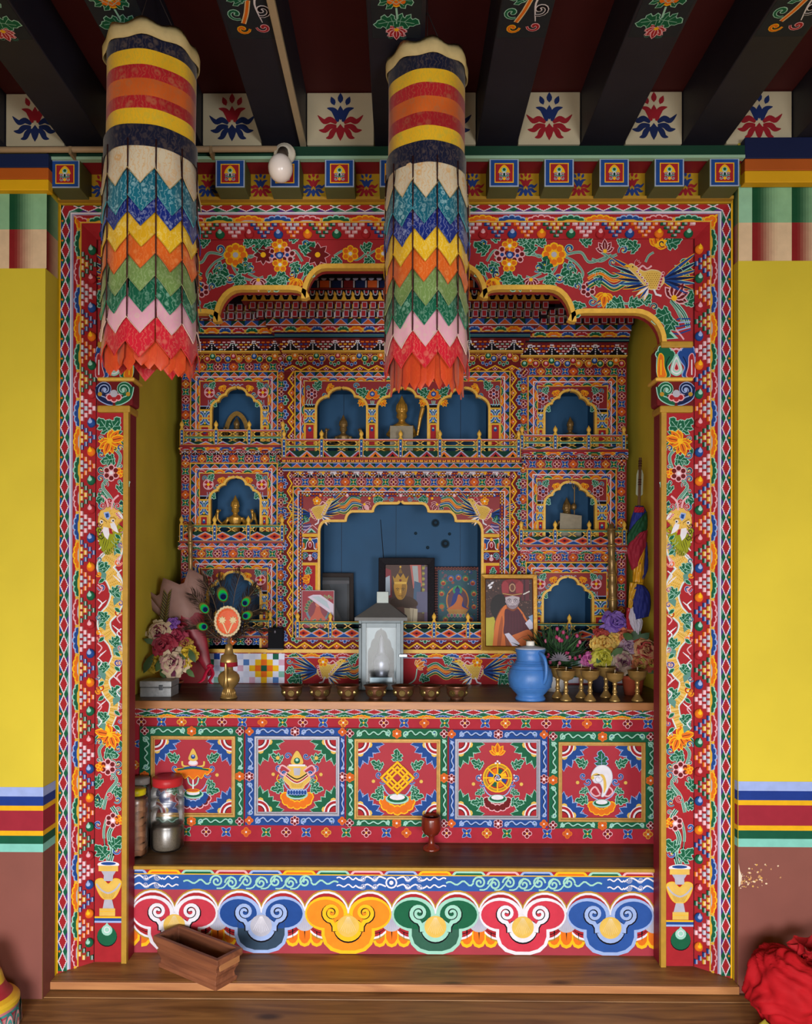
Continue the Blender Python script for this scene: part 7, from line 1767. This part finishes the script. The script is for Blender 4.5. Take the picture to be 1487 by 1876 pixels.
cloth('yellow_cloth', 'c8901a', ([(1174, 1018), (1160, 1036), (1158, 1052), (1158, 1068), (1162, 1072)], [(1181, 1000), (1179, 1020), (1178, 1044), (1177, 1066), (1176, 1076)]), t, dA-.02, .03, 4, SATIN)
cloth('navy_cloth', '1a2468', ([(1178, 990), (1180, 1010), (1177, 1044), (1170, 1062)], [(1183, 992), (1185, 1020), (1184, 1044), (1176, 1064)]), t, dA-.012, .016, 5)
cloth('gold_cloth', 'b88a20', ([(1152, 1066), (1151, 1080), (1150, 1100), (1150, 1112)], [(1178, 1066), (1168, 1084), (1160, 1100), (1157, 1114)]), t, dA-.04, .02, 6, SATIN)
cloth('navy_cloth', '141f6a', ([(1162, 1068), (1158, 1090), (1158, 1110), (1162, 1134)], [(1178, 1072), (1188, 1086), (1190, 1108), (1186, 1128)]), t, dA-.05, .024, 7)
cloth('white_cloth', 'a8a4b4', ([(1150, 1110), (1148, 1130), (1156, 1148), (1164, 1162)], [(1168, 1112), (1172, 1128), (1176, 1140), (1170, 1160)]), t, dA-.03, .02, 8)
cloth('red_cloth', '9a1828', ([(1147, 1112), (1146, 1135), (1148, 1152)], [(1156, 1112), (1152, 1135), (1160, 1152)]), t, dA-.024, .014, 9)
# ---- jars, goblet on the lower step
GL = glass_mat('jar_plastic', (.92, .92, .92), .86, .32, .7)
def jar(name, lab, x, ybase, rpx, hpx, capcol, lidh, fill=None, fillh=0, rings=(), rolls=False, z=ZSH, lip=.88):
    P0 = at(x, ybase, z); s = P0[1]/F; r = rpx*s; h = hpx*s
    t = thing(name, lab, 'jar', P0)
    prof = [(0, .001), (r*.86, .001), (r*.98, .012), (r, .03)]
    for f in rings: prof += [(r, h*f-.007), (r*.93, h*f), (r, h*f+.007)]
    prof += [(r, h*.8), (r*.97, h*.86), (r*lip, h*.9), (r*lip*.95, h*.92)]
    prof = sorted(prof[:2], key=lambda q: q[0])+prof[2:]
    MB().lathe(prof, 32, P0).build('jar_wall', GL, t, True)
    lz = h*.92
    MB().lathe([(0, lz-.001), (r*lip, lz-.001), (r*lip*1.03, lz+.002), (r*lip*1.03, lz+lidh*s), (r*lip*.96, lz+lidh*s+.003), (0, lz+lidh*s+.003)], 32, P0).build('screw_lid', flat(capcol, .35, 0, .1, 30), t, True)
    if fill: MB().lathe([(0, .004), (r*.85, .004), (r*.95, .014), (r*.965, h*fillh), (0, h*fillh+.004)], 28, P0).build('contents', fill, t, True)
    return t, P0, r, h
grain = flat('6f6558', .8, 0, .7, 260, .2, .6)
jar('plastic_jar', 'tall clear plastic jar with a red lid and a little grey grain inside', 307, 1556, 30, 127, 'b0282c', 14, grain, .3, (.36, .57, .72))
jar('plastic_jar', 'clear jar with a grey lid half hidden behind the two jars in the left corner', 257, 1553, 19, 126, '8a8480', 10, flat('6a5048', .7), .25, (.5,))
t, P0, r, h = jar('paper_roll_jar', 'clear jar with a yellow lid packed with wavy tan paper rolls', 250, 1569, 20.5, 122, 'c8b818', 9, None, 0, (), lip=.8)
q = MB()
for k in range(9):
    prof = []
    z0 = .006+k*h*.094
    n = 30
    vs = [(P0[0]+r*(.9+.07*sin(2*pi*m/n*3+k))*cos(2*pi*m/n), P0[1]+r*(.9+.07*sin(2*pi*m/n*3+k))*sin(2*pi*m/n), P0[2]+z0+dz+.006*sin(2*pi*m/n*4+k*1.7)) for dz in (0, h*.045, h*.088) for m in range(n)]
    q = MB(); q.add(vs, [(j*n+m, j*n+(m+1) % n, (j+1)*n+(m+1) % n, (j+1)*n+m) for j in range(2) for m in range(n)]+[tuple(2*n+m for m in range(n))])
    q.build('paper_roll', flat('b98766' if k % 2 else 'a87555', .75, 0, .2, 60, .2), t, True)
P0 = at(791, 1555, ZSH); s = P0[1]/F
t = thing('wooden_goblet', 'small turned red-brown wooden goblet alone on the lower step', 'goblet', P0)
prof = [(0, 0), (15.5, 0), (16, 2), (14, 5), (7, 9), (5, 13), (5, 22), (6, 25), (13, 29), (17.5, 36), (18.6, 46), (18.2, 55), (17, 61), (15.8, 61.5), (16, 54), (14, 40), (0, 34)]
MB().lathe([(r_*s, z*s) for r_, z in prof], 30, P0).build('goblet', wood_mat('turned_wood', '54190f', '7d2a1a', 2, .25, False), t, True)
# ---- wooden trough on the step board
cx, cy = (at(299, 1770, ZT)[0]+at(434, 1786, ZT)[0])/2-.0, 3.115
t = thing('wooden_trough', 'old open wooden trough with moulded ends, askew on the step board', 'trough', (cx, cy, ZT)); t.rotation_euler = (0, 0, radians(-34))
def rects(rows): return rows
rows = [(.165, .054, .0005), (.168, .056, .016), (.160, .051, .020), (.158, .049, .034), (.163, .053, .048), (.172, .057, .060), (.172, .057, .072), (.166, .055, .075), (.174, .060, .088), (.182, .064, .098), (.186, .066, .104), (.186, .066, .124), (.184, .064, .126), (.168, .050, .126), (.166, .048, .121), (.152, .040, .062), (.150, .038, .058)]
q = MB(); vs = []
for a, b_, z in rows: vs += [(-a, -b_, z), (a, -b_, z), (a, b_, z), (-a, b_, z)]
n = len(rows); q.add(vs, [(3, 2, 1, 0)]+[(4*i+k, 4*i+(k+1) % 4, 4*i+4+(k+1) % 4, 4*i+4+k) for i in range(n-1) for k in range(4)]+[(4*n-4, 4*n-3, 4*n-2, 4*n-1)])
o = q.build('box', wood_mat('trough_wood', '5a3020', '8f573a', 0, .6, False), t, bevel=.0018); o.location = (0, 0, 0)
q = MB().grid(lambda u, v: (-.149+.298*u, -.037+.074*v, .062+.004*sin(u*19+v*7)+.003*sin(u*41)), 24, 6)
o = q.build('ash', flat('5a5248', .9, 0, .5, 80, .1, .5), t, True); o.location = (0, 0, 0)
for sx in (-1, 1):
    o = MB().box(sx*.164, -.05, .078, sx*.171, .05, .118).build('end_grain', wood_mat('end_wood', '8a5634', 'b58052', 1, .6, False) if sx < 0 else bpy.data.materials['end_wood'], t); o.location = (sx*.014, 0, 0)
# ---- red cloth bundle
P0 = (xp(1446, 2.86), 2.83, ZF)
t = thing('cloth_bundle', 'crumpled bright red cloth bundle on the floor by the right wall', 'bundle', P0)
from mathutils import noise as mnoise
def bundle(u, v):
    # folds gather towards a knot high on the right side
    a = 2*pi*u; th = pi*(.0+.96*v)
    ax = Vector((.30, .1, .95)).normalized(); e1 = ax.cross(Vector((0, 1, 0))).normalized(); e2 = ax.cross(e1)
    dirv = (e1*cos(a)+e2*sin(a))*sin(th)+ax*-cos(th)
    aw = a+.5*sin(3*th)+.35*sin(2*a+1)
    amp = .35+.65*sin(th*.5)
    fold = .085*(1-abs(sin(aw*5.5+1.3*sin(th*3))))**1.6+.05*abs(sin(aw*9+2*th))+.012*sin(aw*21-3*th)
    nz_ = mnoise.noise(dirv*2.3)*.16+mnoise.noise(dirv*5+Vector((3, 1, 7)))*.03
    r = .14*(1+fold*amp*1.25+nz_)*(1-.30*max(0, v-.72)/.28)
    p = dirv*r; 
    z = max(.004, p.z*1.02+.14)
    return (P0[0]-.008+p.x*1.06, P0[1]+p.y*.9, P0[2]+z)
b = MB().grid(bundle, 150, 60)
b.build('cloth', flat('a5121b', .75, 0, .3, 16, .15, .4), t, True)
def knot(u, v):
    a = 2*pi*u; r = .03+.05*v+.012*sin(a*6+v*3)+.008*sin(a*11)
    return (P0[0]+.045+r*cos(a)+.03*v, P0[1]+.012+r*sin(a)*.7, P0[2]+.262+.035*v+.010*sin(a*5+v*2))
MB().grid(knot, 60, 8).build('gathered_top', flat('980f18', .75, 0, .3, 16, .25, .3), t, True)
for k, (a0, a1) in enumerate(((3.4, 4.6), (4.6, 5.9))):
    q = MB().grid(lambda u, v: (P0[0]+(.12+.06*v+.015*sin(u*20))*cos(a0+(a1-a0)*u), P0[1]+(.12+.06*v+.015*sin(u*20))*sin(a0+(a1-a0)*u)*.9, P0[2]+.04-.034*v+.008*sin(u*26+v*3)), 40, 4)
    q.build('yellow_hem', flat('9c8e2c', .7, 0, .3, 30, .3, .3), t, True, solid=.003)
# ---- painted stand at the left edge
P0 = (xp(-26, 2.82), 2.80, ZF); s = P0[1]/F
t = thing('painted_stand', 'round painted stand with curved rainbow stripes, cut off by the left edge', 'stand', P0)
rings = [(61, 0, '7fb8b0'), (62, 10, '2f7a78'), (62, 12, 'c87a80'), (61, 26, 'b04a5a'), (61, 30, '3f8a88'), (60, 34, 'c87a80'), (62, 40, 'c8a82a'), (62, 47, 'd8b030'), (58, 52, 'd8a828'), (50, 57, '9a2a34'), (42, 66, '9a2a34'), (36, 78, 'c8a82a'), (32, 92, 'd0b038'), (29, 100, 'b85a2a'), (25, 112, 'b03a34'), (20, 124, '5fa8c8'), (10, 136, '3a7aa8'), (0, 140, '2a5a8a')]
b = MB(); n = 40
for i in range(len(rings)-1):
    b.cur = lin(rings[i][2]); b.lathe([(rings[i][0]*s, rings[i][1]*s), (max(rings[i+1][0]*s, 1e-4), rings[i+1][1]*s)], n, P0); b.f = b.f[:-2]; b.c = b.c[:-2]
b.build('turned_body', cmat('stand_paint', .4, 0, .1, 40), t, True)
ang = radians(-75)
def standmap(x, y, l):   # painted petals around the foot: x in radians, y height
    r = 62.5*s+l*2+.0012; return np.stack([P0[0]+r*np.cos(x), P0[1]+r*np.sin(x), P0[2]+y], 1)
p = Paint(standmap, .0008)
for k in range(18):
    a = k*2*pi/18
    for w, c, L in ((.16, '2f7a78', 0), (.135, 'd8a0a4', 1), (.105, '3f9a96', 2), (.075, 'c86a74', 3), (.045, 'e0b8b8', 4)):
        p.poly([(a+w*cos(pi*i/8), .002+w*.42*sin(pi*i/8)) for i in range(9)], c, L)
p.build('painted_petals', t)
# ---- gilded statues in the niches
STAT = flat('b88a38', .36, .45, .4, 60, .5, .3); STAT2 = flat('84683c', .4, .45, .5, 60, .5, .3); PAPER = flat('8e8674', .75, 0, .25, 40, .2, .3)
def seated(t, P0, H, mat, arms=2, crown=True, spread=1.):
    b = MB(); x, y, z = P0
    def pt(a, c, e): return (x+a*H, y+c*H, z+e*H)
    b.lathe([(.0, 0), (.27*H, 0), (.29*H, .02*H), (.25*H, .06*H), (.29*H, .10*H), (.26*H, .13*H), (0, .13*H)], 20, P0)
    b.ball(pt(0, -.05, .19), .2*H, (1.35, .85, .38), 16, 8)
    for s_ in (-1, 1): b.tube([pt(.06*s_, 0, .2), pt(.25*s_, -.08, .18), pt(.1*s_, -.19, .17), pt(-.06*s_, -.18, .17)], [.075*H, .065*H, .05*H, .04*H], 9)
    b.lathe([(.09*H, .2*H), (.1*H, .3*H), (.085*H, .38*H), (.125*H, .5*H), (.13*H, .55*H), (.05*H, .6*H), (.042*H, .64*H)], 14, P0, 0, .75)
    b.ball(pt(0, -.01, .70), .075*H, (.9, .95, 1.2), 12, 9); b.ball(pt(0, -.08, .69), .013*H, (1, 1, 1.6), 6, 5)
    for s_ in (-1, 1): b.ball(pt(.07*s_, 0, .68), .018*H, (.6, .6, 2), 6, 5)
    if crown:
        b.lathe([(.075*H, .74*H), (.09*H, .76*H), (.08*H, .79*H), (.055*H, .82*H), (.06*H, .86*H), (.03*H, .92*H), (.012*H, .96*H), (0, 1.0*H)], 12, P0)
        for k in range(5): a = -pi/2+(k-2)*.55; b.lathe([(.022*H, .76*H), (.012*H, .83*H), (0, .87*H)], 6, (x+.075*H*cos(a), y+.075*H*sin(a), z))
    else: b.lathe([(.07*H, .74*H), (.06*H, .79*H), (.03*H, .83*H), (.03*H, .86*H), (0, .9*H)], 10, P0)
    if arms >= 2:
        for s_ in (-1, 1): b.tube([pt(.13*s_, 0, .54), pt(.19*s_, -.02, .42), pt(.13*s_, -.13, .36), pt(.02*s_, -.17, .40)], [.042*H, .036*H, .03*H, .026*H], 8)
    if arms >= 4:
        for s_ in (-1, 1):
            b.tube([pt(.12*s_, .02, .53), pt(.26*s_*spread, .02, .42), pt(.34*s_*spread, -.02, .52), pt(.33*s_*spread, -.03, .62)], [.04*H, .034*H, .028*H, .022*H], 8); b.ball(pt(.33*s_*spread, -.03, .66), .035*H, (1, 1, 1.4), 8, 6)
            b.tube([pt(.36*s_*spread, 0, .2), pt(.42*s_*spread, 0, .4), pt(.36*s_*spread, .02, .62), pt(.28*s_*spread, .02, .7)], [.02*H, .03*H, .03*H, .012*H], 7)
    o = b.build('figure', mat, t, True, remesh=max(.0022, H*.013)); return o
def statue(lab, x, d, zf, ytop, mat, arms, crown=True):
    P0 = (xp(x, d), d, zf); H = zp(ytop, d)-zf
    t = thing('deity_statue', lab, 'statue', P0); seated(t, P0, H, mat, arms, crown); return t, P0, H
zf = lambda y, d: zp(y-.0, d)+.0015
dS = DS+.1
t, P0, H = statue('dark small statue under a flat golden arch in the top left niche', 432, dS+.02, zf(824, DS), 762, STAT2, 4)
q = MB()
arc = [(432+24*cos(a)*(1 if True else 1), 800-44*abs(sin(a))**.9-3*(1-abs(cos(a)))) for a in [pi*i/20 for i in range(21)]]
q.band(arc, 8, dS+.045, dS+.056); q.build('golden_arch', flat('8a6a2e', .45, .5, .3, 50, .4, .3), t, fixn=True)
t, P0, H = statue('small four-armed dark gold statue in the left one of the three middle niches', 628, DC+.1, zf(846, DC), 757, STAT2, 4)
t, P0, H = statue('golden crowned statue above a pale scarf, middle one of the three middle niches', 735, DC+.11, zf(846, DC), 721, STAT, 2)
x, y, z = P0
MB().box(x-.062, y-.115, z+.0, x+.06, y-.112, z+.19).build('paper_slip', PAPER, t)
q = MB(); q.tube([(x+.085, y-.05, z+.15), (x+.1, y-.06, z+.24), (x+.115, y-.06, z+.3)], [.006, .01, .014], 8)
for k in range(4): q.tube([(x+.112, y-.06, z+.295), (x+.1+.012*k, y-.07, z+.34-.004*abs(k-1.5))], [.006, .003], 6)
q.build('raised_hand', STAT, t, True, remesh=.0025)
t, P0, H = statue('tiny bronze statue in the top right niche', 1043, dS, zf(832, DS), 761, STAT2, 2)
t, P0, H = statue('dark gold four-armed statue in the left niche of the middle row', 430, dS, zf(1000, DS), 905, STAT, 4)
t, P0, H = statue('bronze statue with trident staff behind a pale paper, right niche of the middle row', 1037, dS+.01, zf(1007, DS), 908, STAT2, 2)
x, y, z = P0
q = MB(); q.add([(x-.062, y-.11, z+.06), (x+.056, y-.108, z+.045), (x+.06, y-.1, z+.185), (x-.056, y-.1, z+.2), (x-.062, y-.107, z+.06), (x+.056, y-.105, z+.045), (x+.06, y-.097, z+.185), (x-.056, y-.097, z+.2)], [(0, 1, 2, 3), (7, 6, 5, 4)]+[(i, 4+i, 4+(i+1) % 4, (i+1) % 4) for i in range(4)])
q.build('paper_slip', PAPER, t, fixn=True)
q = MB(); q.tube([(x+.035, y-.03, z+.0), (x+.036, y-.03, z+.36)], .0035, 7); q.ball((x+.033, y-.03, z+.24), .016, (1, 1, 1.2), 8, 6)
for sx in (-1, 0, 1): q.tube([(x+.036, y-.03, z+.33), (x+.036+sx*.012, y-.03, z+.35), (x+.036+sx*.01, y-.03, z+.385)], .0022, 5)
q.build('trident_staff', STAT2, t, True, remesh=.0022)
# ---- hanging cloth banners
def brocade(name, c, c2, c3, scale=26., amount=.5, sat=.32):
    m, nt, b = nodemat(name)
    tc = nt.nodes.new('ShaderNodeTexCoord'); oi = nt.nodes.new('ShaderNodeObjectInfo')
    ad = nt.nodes.new('ShaderNodeVectorMath'); ad.operation = 'MULTIPLY_ADD'
    nt.links.new(oi.outputs['Random'], ad.inputs[0]); ad.inputs[1].default_value = (3, 5, 7); nt.links.new(tc.outputs['Object'], ad.inputs[2])
    vo = nt.nodes.new('ShaderNodeTexVoronoi'); vo.inputs['Scale'].default_value = scale*1.7; vo.inputs['Randomness'].default_value = .9
    nt.links.new(ad.outputs[0], vo.inputs['Vector'])
    fl = nt.nodes.new('ShaderNodeMapRange'); fl.inputs[1].default_value = .42; fl.inputs[2].default_value = .26; nt.links.new(vo.outputs['Distance'], fl.inputs[0])
    ce = nt.nodes.new('ShaderNodeMapRange'); ce.inputs[1].default_value = .08; ce.inputs[2].default_value = .16; nt.links.new(vo.outputs['Distance'], ce.inputs[0])
    f2 = nt.nodes.new('ShaderNodeMath'); f2.operation = 'MULTIPLY'; nt.links.new(fl.outputs[0], f2.inputs[0]); nt.links.new(ce.outputs[0], f2.inputs[1])
    no = nt.nodes.new('ShaderNodeTexNoise'); no.inputs['Scale'].default_value = 12; no.inputs['Detail'].default_value = 3; nt.links.new(ad.outputs[0], no.inputs['Vector'])
    th = nt.nodes.new('ShaderNodeMapRange'); th.inputs[1].default_value = .46; th.inputs[2].default_value = .56; nt.links.new(no.outputs['Fac'], th.inputs[0])
    mu = nt.nodes.new('ShaderNodeMath'); mu.operation = 'MULTIPLY'; nt.links.new(f2.outputs[0], mu.inputs[0]); nt.links.new(th.outputs[0], mu.inputs[1])
    wv = nt.nodes.new('ShaderNodeTexWave'); wv.inputs['Scale'].default_value = 26; wv.inputs['Distortion'].default_value = 9; wv.inputs['Detail'].default_value = 2; wv.inputs['Detail Scale'].default_value = 2.5; nt.links.new(ad.outputs[0], wv.inputs['Vector'])
    wr = nt.nodes.new('ShaderNodeMapRange'); wr.inputs[1].default_value = .78; wr.inputs[2].default_value = .92; wr.inputs[4].default_value = .6; nt.links.new(wv.outputs['Fac'], wr.inputs[0])
    mz = nt.nodes.new('ShaderNodeMath'); mz.operation = 'MAXIMUM'; nt.links.new(mu.outputs[0], mz.inputs[0]); nt.links.new(wr.outputs[0], mz.inputs[1])
    mu2 = nt.nodes.new('ShaderNodeMath'); mu2.operation = 'MULTIPLY'; mu2.inputs[1].default_value = amount; nt.links.new(mz.outputs[0], mu2.inputs[0])
    mx = nt.nodes.new('ShaderNodeMix'); mx.data_type = 'RGBA'; mx.inputs[6].default_value = lin(c)+(1,); mx.inputs[7].default_value = lin(c2)+(1,); nt.links.new(mu2.outputs[0], mx.inputs[0])
    n2 = nt.nodes.new('ShaderNodeTexNoise'); n2.inputs['Scale'].default_value = 6; nt.links.new(ad.outputs[0], n2.inputs['Vector'])
    m2 = nt.nodes.new('ShaderNodeMapRange'); m2.inputs[1].default_value = .45; m2.inputs[2].default_value = .7; m2.inputs[4].default_value = .55; nt.links.new(n2.outputs['Fac'], m2.inputs[0])
    mx2 = nt.nodes.new('ShaderNodeMix'); mx2.data_type = 'RGBA'; mx2.inputs[7].default_value = lin(c3)+(1,); nt.links.new(m2.outputs[0], mx2.inputs[0]); nt.links.new(mx.outputs[2], mx2.inputs[6])
    nt.links.new(mx2.outputs[2], b.inputs['Base Color']); b.inputs['Roughness'].default_value = sat; b.inputs['Sheen Weight'].default_value = .2; b.inputs['Specular IOR Level'].default_value = .45
    return m
BR = [brocade('cream_brocade', 'cdc2a8', 'd09a48', 'b89a86', 20, .75), brocade('teal_brocade', '12687e', '9ac4cc', '0c4658', 30, .8), brocade('blue_brocade', '10267a', '8f9ac0', '0c1c5c', 34, .8),
      brocade('yellow_brocade', 'e2b622', 'eedf88', 'b8860f', 26, .6), brocade('orange_brocade', 'd4621e', 'e69a58', 'a8441a', 24, .5), brocade('olive_brocade', '6d8a4c', 'a4b888', '4a5a30', 28, .6),
      brocade('green_brocade', '0e5a40', '7fae98', '0c4834', 30, .7), brocade('pink_brocade', 'd8a2b4', 'c8c8a0', 'b87f98', 26, .5), brocade('red_brocade', 'c41c30', 'd88a70', '9a1428', 22, .5)]
NAVYB = brocade('navy_brocade', '0e1530', '6a5a50', '0a1024', 24, .5); YB = brocade('yellow_band_brocade', 'ddaf22', 'a8ac42', 'b88512', 20, .5); RB_ = brocade('red_band_brocade', 'a81c26', 'b0744e', '7f141c', 20, .5); OB = brocade('orange_band_brocade', 'cc6222', '98754f', 'a8481a', 20, .4); CB = flat('b9a878', .7, 0, .2, 40); FR_ = brocade('orange_fringe_silk', 'c0401c', 'd0602a', 'a83418', 12, .4)
CORD = flat('3a1a1c', .7)
def banner(x, d, wpx, ys, lab, hang_x, ztop, seed):
    """ys: top rim y, list of band edges, tier tops"""
    s = d/F; R = wpx/2*s; cx = xp(x, d); rnd = random.Random(seed)
    top, bands, tiers, ylast, bot = ys
    zs = lambda y: zp(y, d)
    t = thing('hanging_banner', lab, 'banner', (cx, d, zs(top)), 'tiered cloth banners')
    def wob(a, z): return 1+.018*sin(3*a+seed)+.012*sin(7*a+z*9+seed)
    def tubeband(name, y0, y1, rr, mat, fl=0.):
        n = 64; q = MB()
        z0, z1 = zs(y0), zs(y1)
        vs = [(cx+rr*R*wob(a, z)*cos(a), d+rr*R*wob(a, z)*sin(a), z+(.004*sin(a*9)*fl)) for z in (z0, (z0+z1)/2, z1) for a in [2*pi*k/n for k in range(n)]]
        q.add(vs, [(j*n+k, (j+1)*n+k, (j+1)*n+(k+1) % n, j*n+(k+1) % n) for j in range(2) for k in range(n)])
        return q.build(name, mat, t, True)
    for i, (y0, y1, mat, nm) in enumerate(bands): tubeband(nm, y0, y1+(4 if i == 6 else 0), 1.0 if i < 6 else 1.05, mat)
    n = 60; q = MB()
    vs = [(cx+R*(1.0+.03*sin(a*8))*f*cos(a), d+R*(1.0+.03*sin(a*8))*f*sin(a), zs(top)+h+.007*sin(a*8+1)*(1 if h > 0 else .3)) for f, h in ((1.05, -.044), (1.06, -.012), (1.02, .006), (.95, -.012)) for a in [2*pi*k/n for k in range(n)]]
    q.add(vs, [(j*n+k, (j+1)*n+k, (j+1)*n+(k+1) % n, j*n+(k+1) % n) for j in range(3) for k in range(n)]); q.build('ruffled_rim', CB, t, True, solid=.002)
    q = MB().tube([(cx+R*.9*cos(2*pi*k/36), d+R*.9*sin(2*pi*k/36), zs(top)-.012) for k in range(36)], .004, 6, True); q.build('hoop', flat('6a1c20', .6), t, True)
    q = MB()
    for k in range(3): a = 2*pi*k/3+.5; q.tube([(cx+R*.9*cos(a), d+R*.9*sin(a), zs(top)-.01), (cx, d, ztop-.06), (cx, d, ztop)], .0018, 5)
    q.build('hanging_cords', flat('2a2020', .7), t, True)
    NC = 11; ph = rnd.random()
    for ti in range(len(tiers)):
        y0 = tiers[ti]; y1 = tiers[ti+1] if ti+1 < len(tiers) else ylast
        zt = zs(y0)+.012; zb = zs(y1); zh = (zt-zb)
        rad = R*.995
        point = 30*s
        for k in range(NC):
            a0 = 2*pi*(k+ph)/NC; a1 = a0+2*pi/NC; am = (a0+a1)/2
            if ti >= 0:
                off = rnd.uniform(-.001, .001); sag = rnd.uniform(-.006, .008); q = MB(); rows = 6; cols = 6; vs = []; tw = rnd.uniform(-.03, .03)
                for j in range(rows+1):
                    v = j/rows
                    for i in range(cols+1):
                        u = i/cols; tri = 1-abs(2*u-1)
                        zz = zt-(zh+(.012+sag))*v-point*v*tri
                        a = a0+(a1-a0)*(u*1.0)
                        r_ = rad+off-.003+.013*v**.8+.004*sin(pi*u)+.002*sin(u*9+k+ti)*v
                        vs.append((cx+r_*cos(a+tw*v), d+r_*sin(a+tw*v), zz))
                w_ = cols+1
                q.add(vs, [(j*w_+i, (j+1)*w_+i, (j+1)*w_+i+1, j*w_+i+1) for j in range(rows) for i in range(cols)])
                mi = ti
                rnd.random()
                fl = q.build('pointed_flap', BR[mi], t, True)
                if True:
                    e = [vs[rows*w_+i] for i in range(cols+1)]
                    e = [(px+(px-cx)*.012, py+(py-d)*.012, pz) for px, py, pz in e]
                    MB().tube(e, .0013, 4).build('hem', [flat('a89468', .6), flat('3f8a96', .6), flat('2a3f8a', .6), flat('b08a20', .6), flat('b0562a', .6), flat('7a8a5a', .6), flat('2a7a5a', .6), flat('c8b0a0', .6), flat('c0302a', .6)][mi], fl)
    for k in range(NC):
        a = 2*pi*(k+ph)/NC; r_ = R*1.075
        MB().tube([(cx+r_*cos(a), d+r_*sin(a), zs(tiers[0])), (cx+r_*1.01*cos(a), d+r_*1.01*sin(a), zs((tiers[4]))), (cx+r_*1.015*cos(a), d+r_*1.015*sin(a), zs(ylast-30))], .0022, 5).build('cord', CORD, t, True)
    for k in range(28):
        a = 2*pi*(k+rnd.random()*.5)/28; r_ = R*(.87+.05*(k % 2)); w = R*2*pi/28*.8; z0 = zs(ylast-40); z1 = zs(bot-rnd.uniform(0, 14)-(40 if sin(a) > .1 else 0)); ta = (-sin(a), cos(a)); tw = rnd.uniform(-.5, .5)
        ta = (-sin(a+tw), cos(a+tw)); q = MB(); vs = []
        for f, ww in ((0, 1), (.6, 1), (.86, .9), (1, .05)):
            for u in (-1, 0, 1): vs.append((cx+(r_+.004*f+(.004 if u == 0 else 0))*cos(a)+ta[0]*u*w*ww, d+(r_+.004*f+(.004 if u == 0 else 0))*sin(a)+ta[1]*u*w*ww, z0+(z1-z0)*f))
        q.add(vs, [(3*j+i, 3*j+3+i, 3*j+4+i, 3*j+1+i) for j in range(3) for i in range(2)])
        q.build('fringe_tail', FR_, t, True)
    inner = MB(); n = 30
    inner.lathe([(R*.8, zs(ylast-20)-zs(top)), (R*.93, zs(tiers[0])-zs(top))], n, (cx, d, zs(top))); inner.f = inner.f[:-2]; inner.c = inner.c[:-2]
    inner.build('lining', flat('4a2018', .8), t, True)
bl = lambda e: [(e[0], e[1], NAVYB, 'navy_band'), (e[1], e[2], YB, 'yellow_band'), (e[2], e[3], RB_, 'red_band'), (e[3], e[4], OB, 'orange_band'), (e[4], e[5], RB_, 'red_band'), (e[5], e[6], YB, 'yellow_band'), (e[6], e[7], NAVYB, 'navy_band')]
banner(273, 2.42, 158, (90, bl((98, 137, 164, 188, 218, 240, 270, 304)), (296, 339, 386, 417, 452, 490, 528, 561, 599), 638, 702), 'left tiered cloth banner hanging in front of the frame corner', 273, EYE+1.9125, 2.0)
banner(780, 2.55, 140, (119, bl((128, 168, 192, 216, 244, 268, 296, 330)), (322, 357, 407, 439, 475, 511, 548, 582, 622), 658, 732), 'right tiered cloth banner hanging in front of the arch beside the light bulb', 780, EYE+1.9125, 5.0)
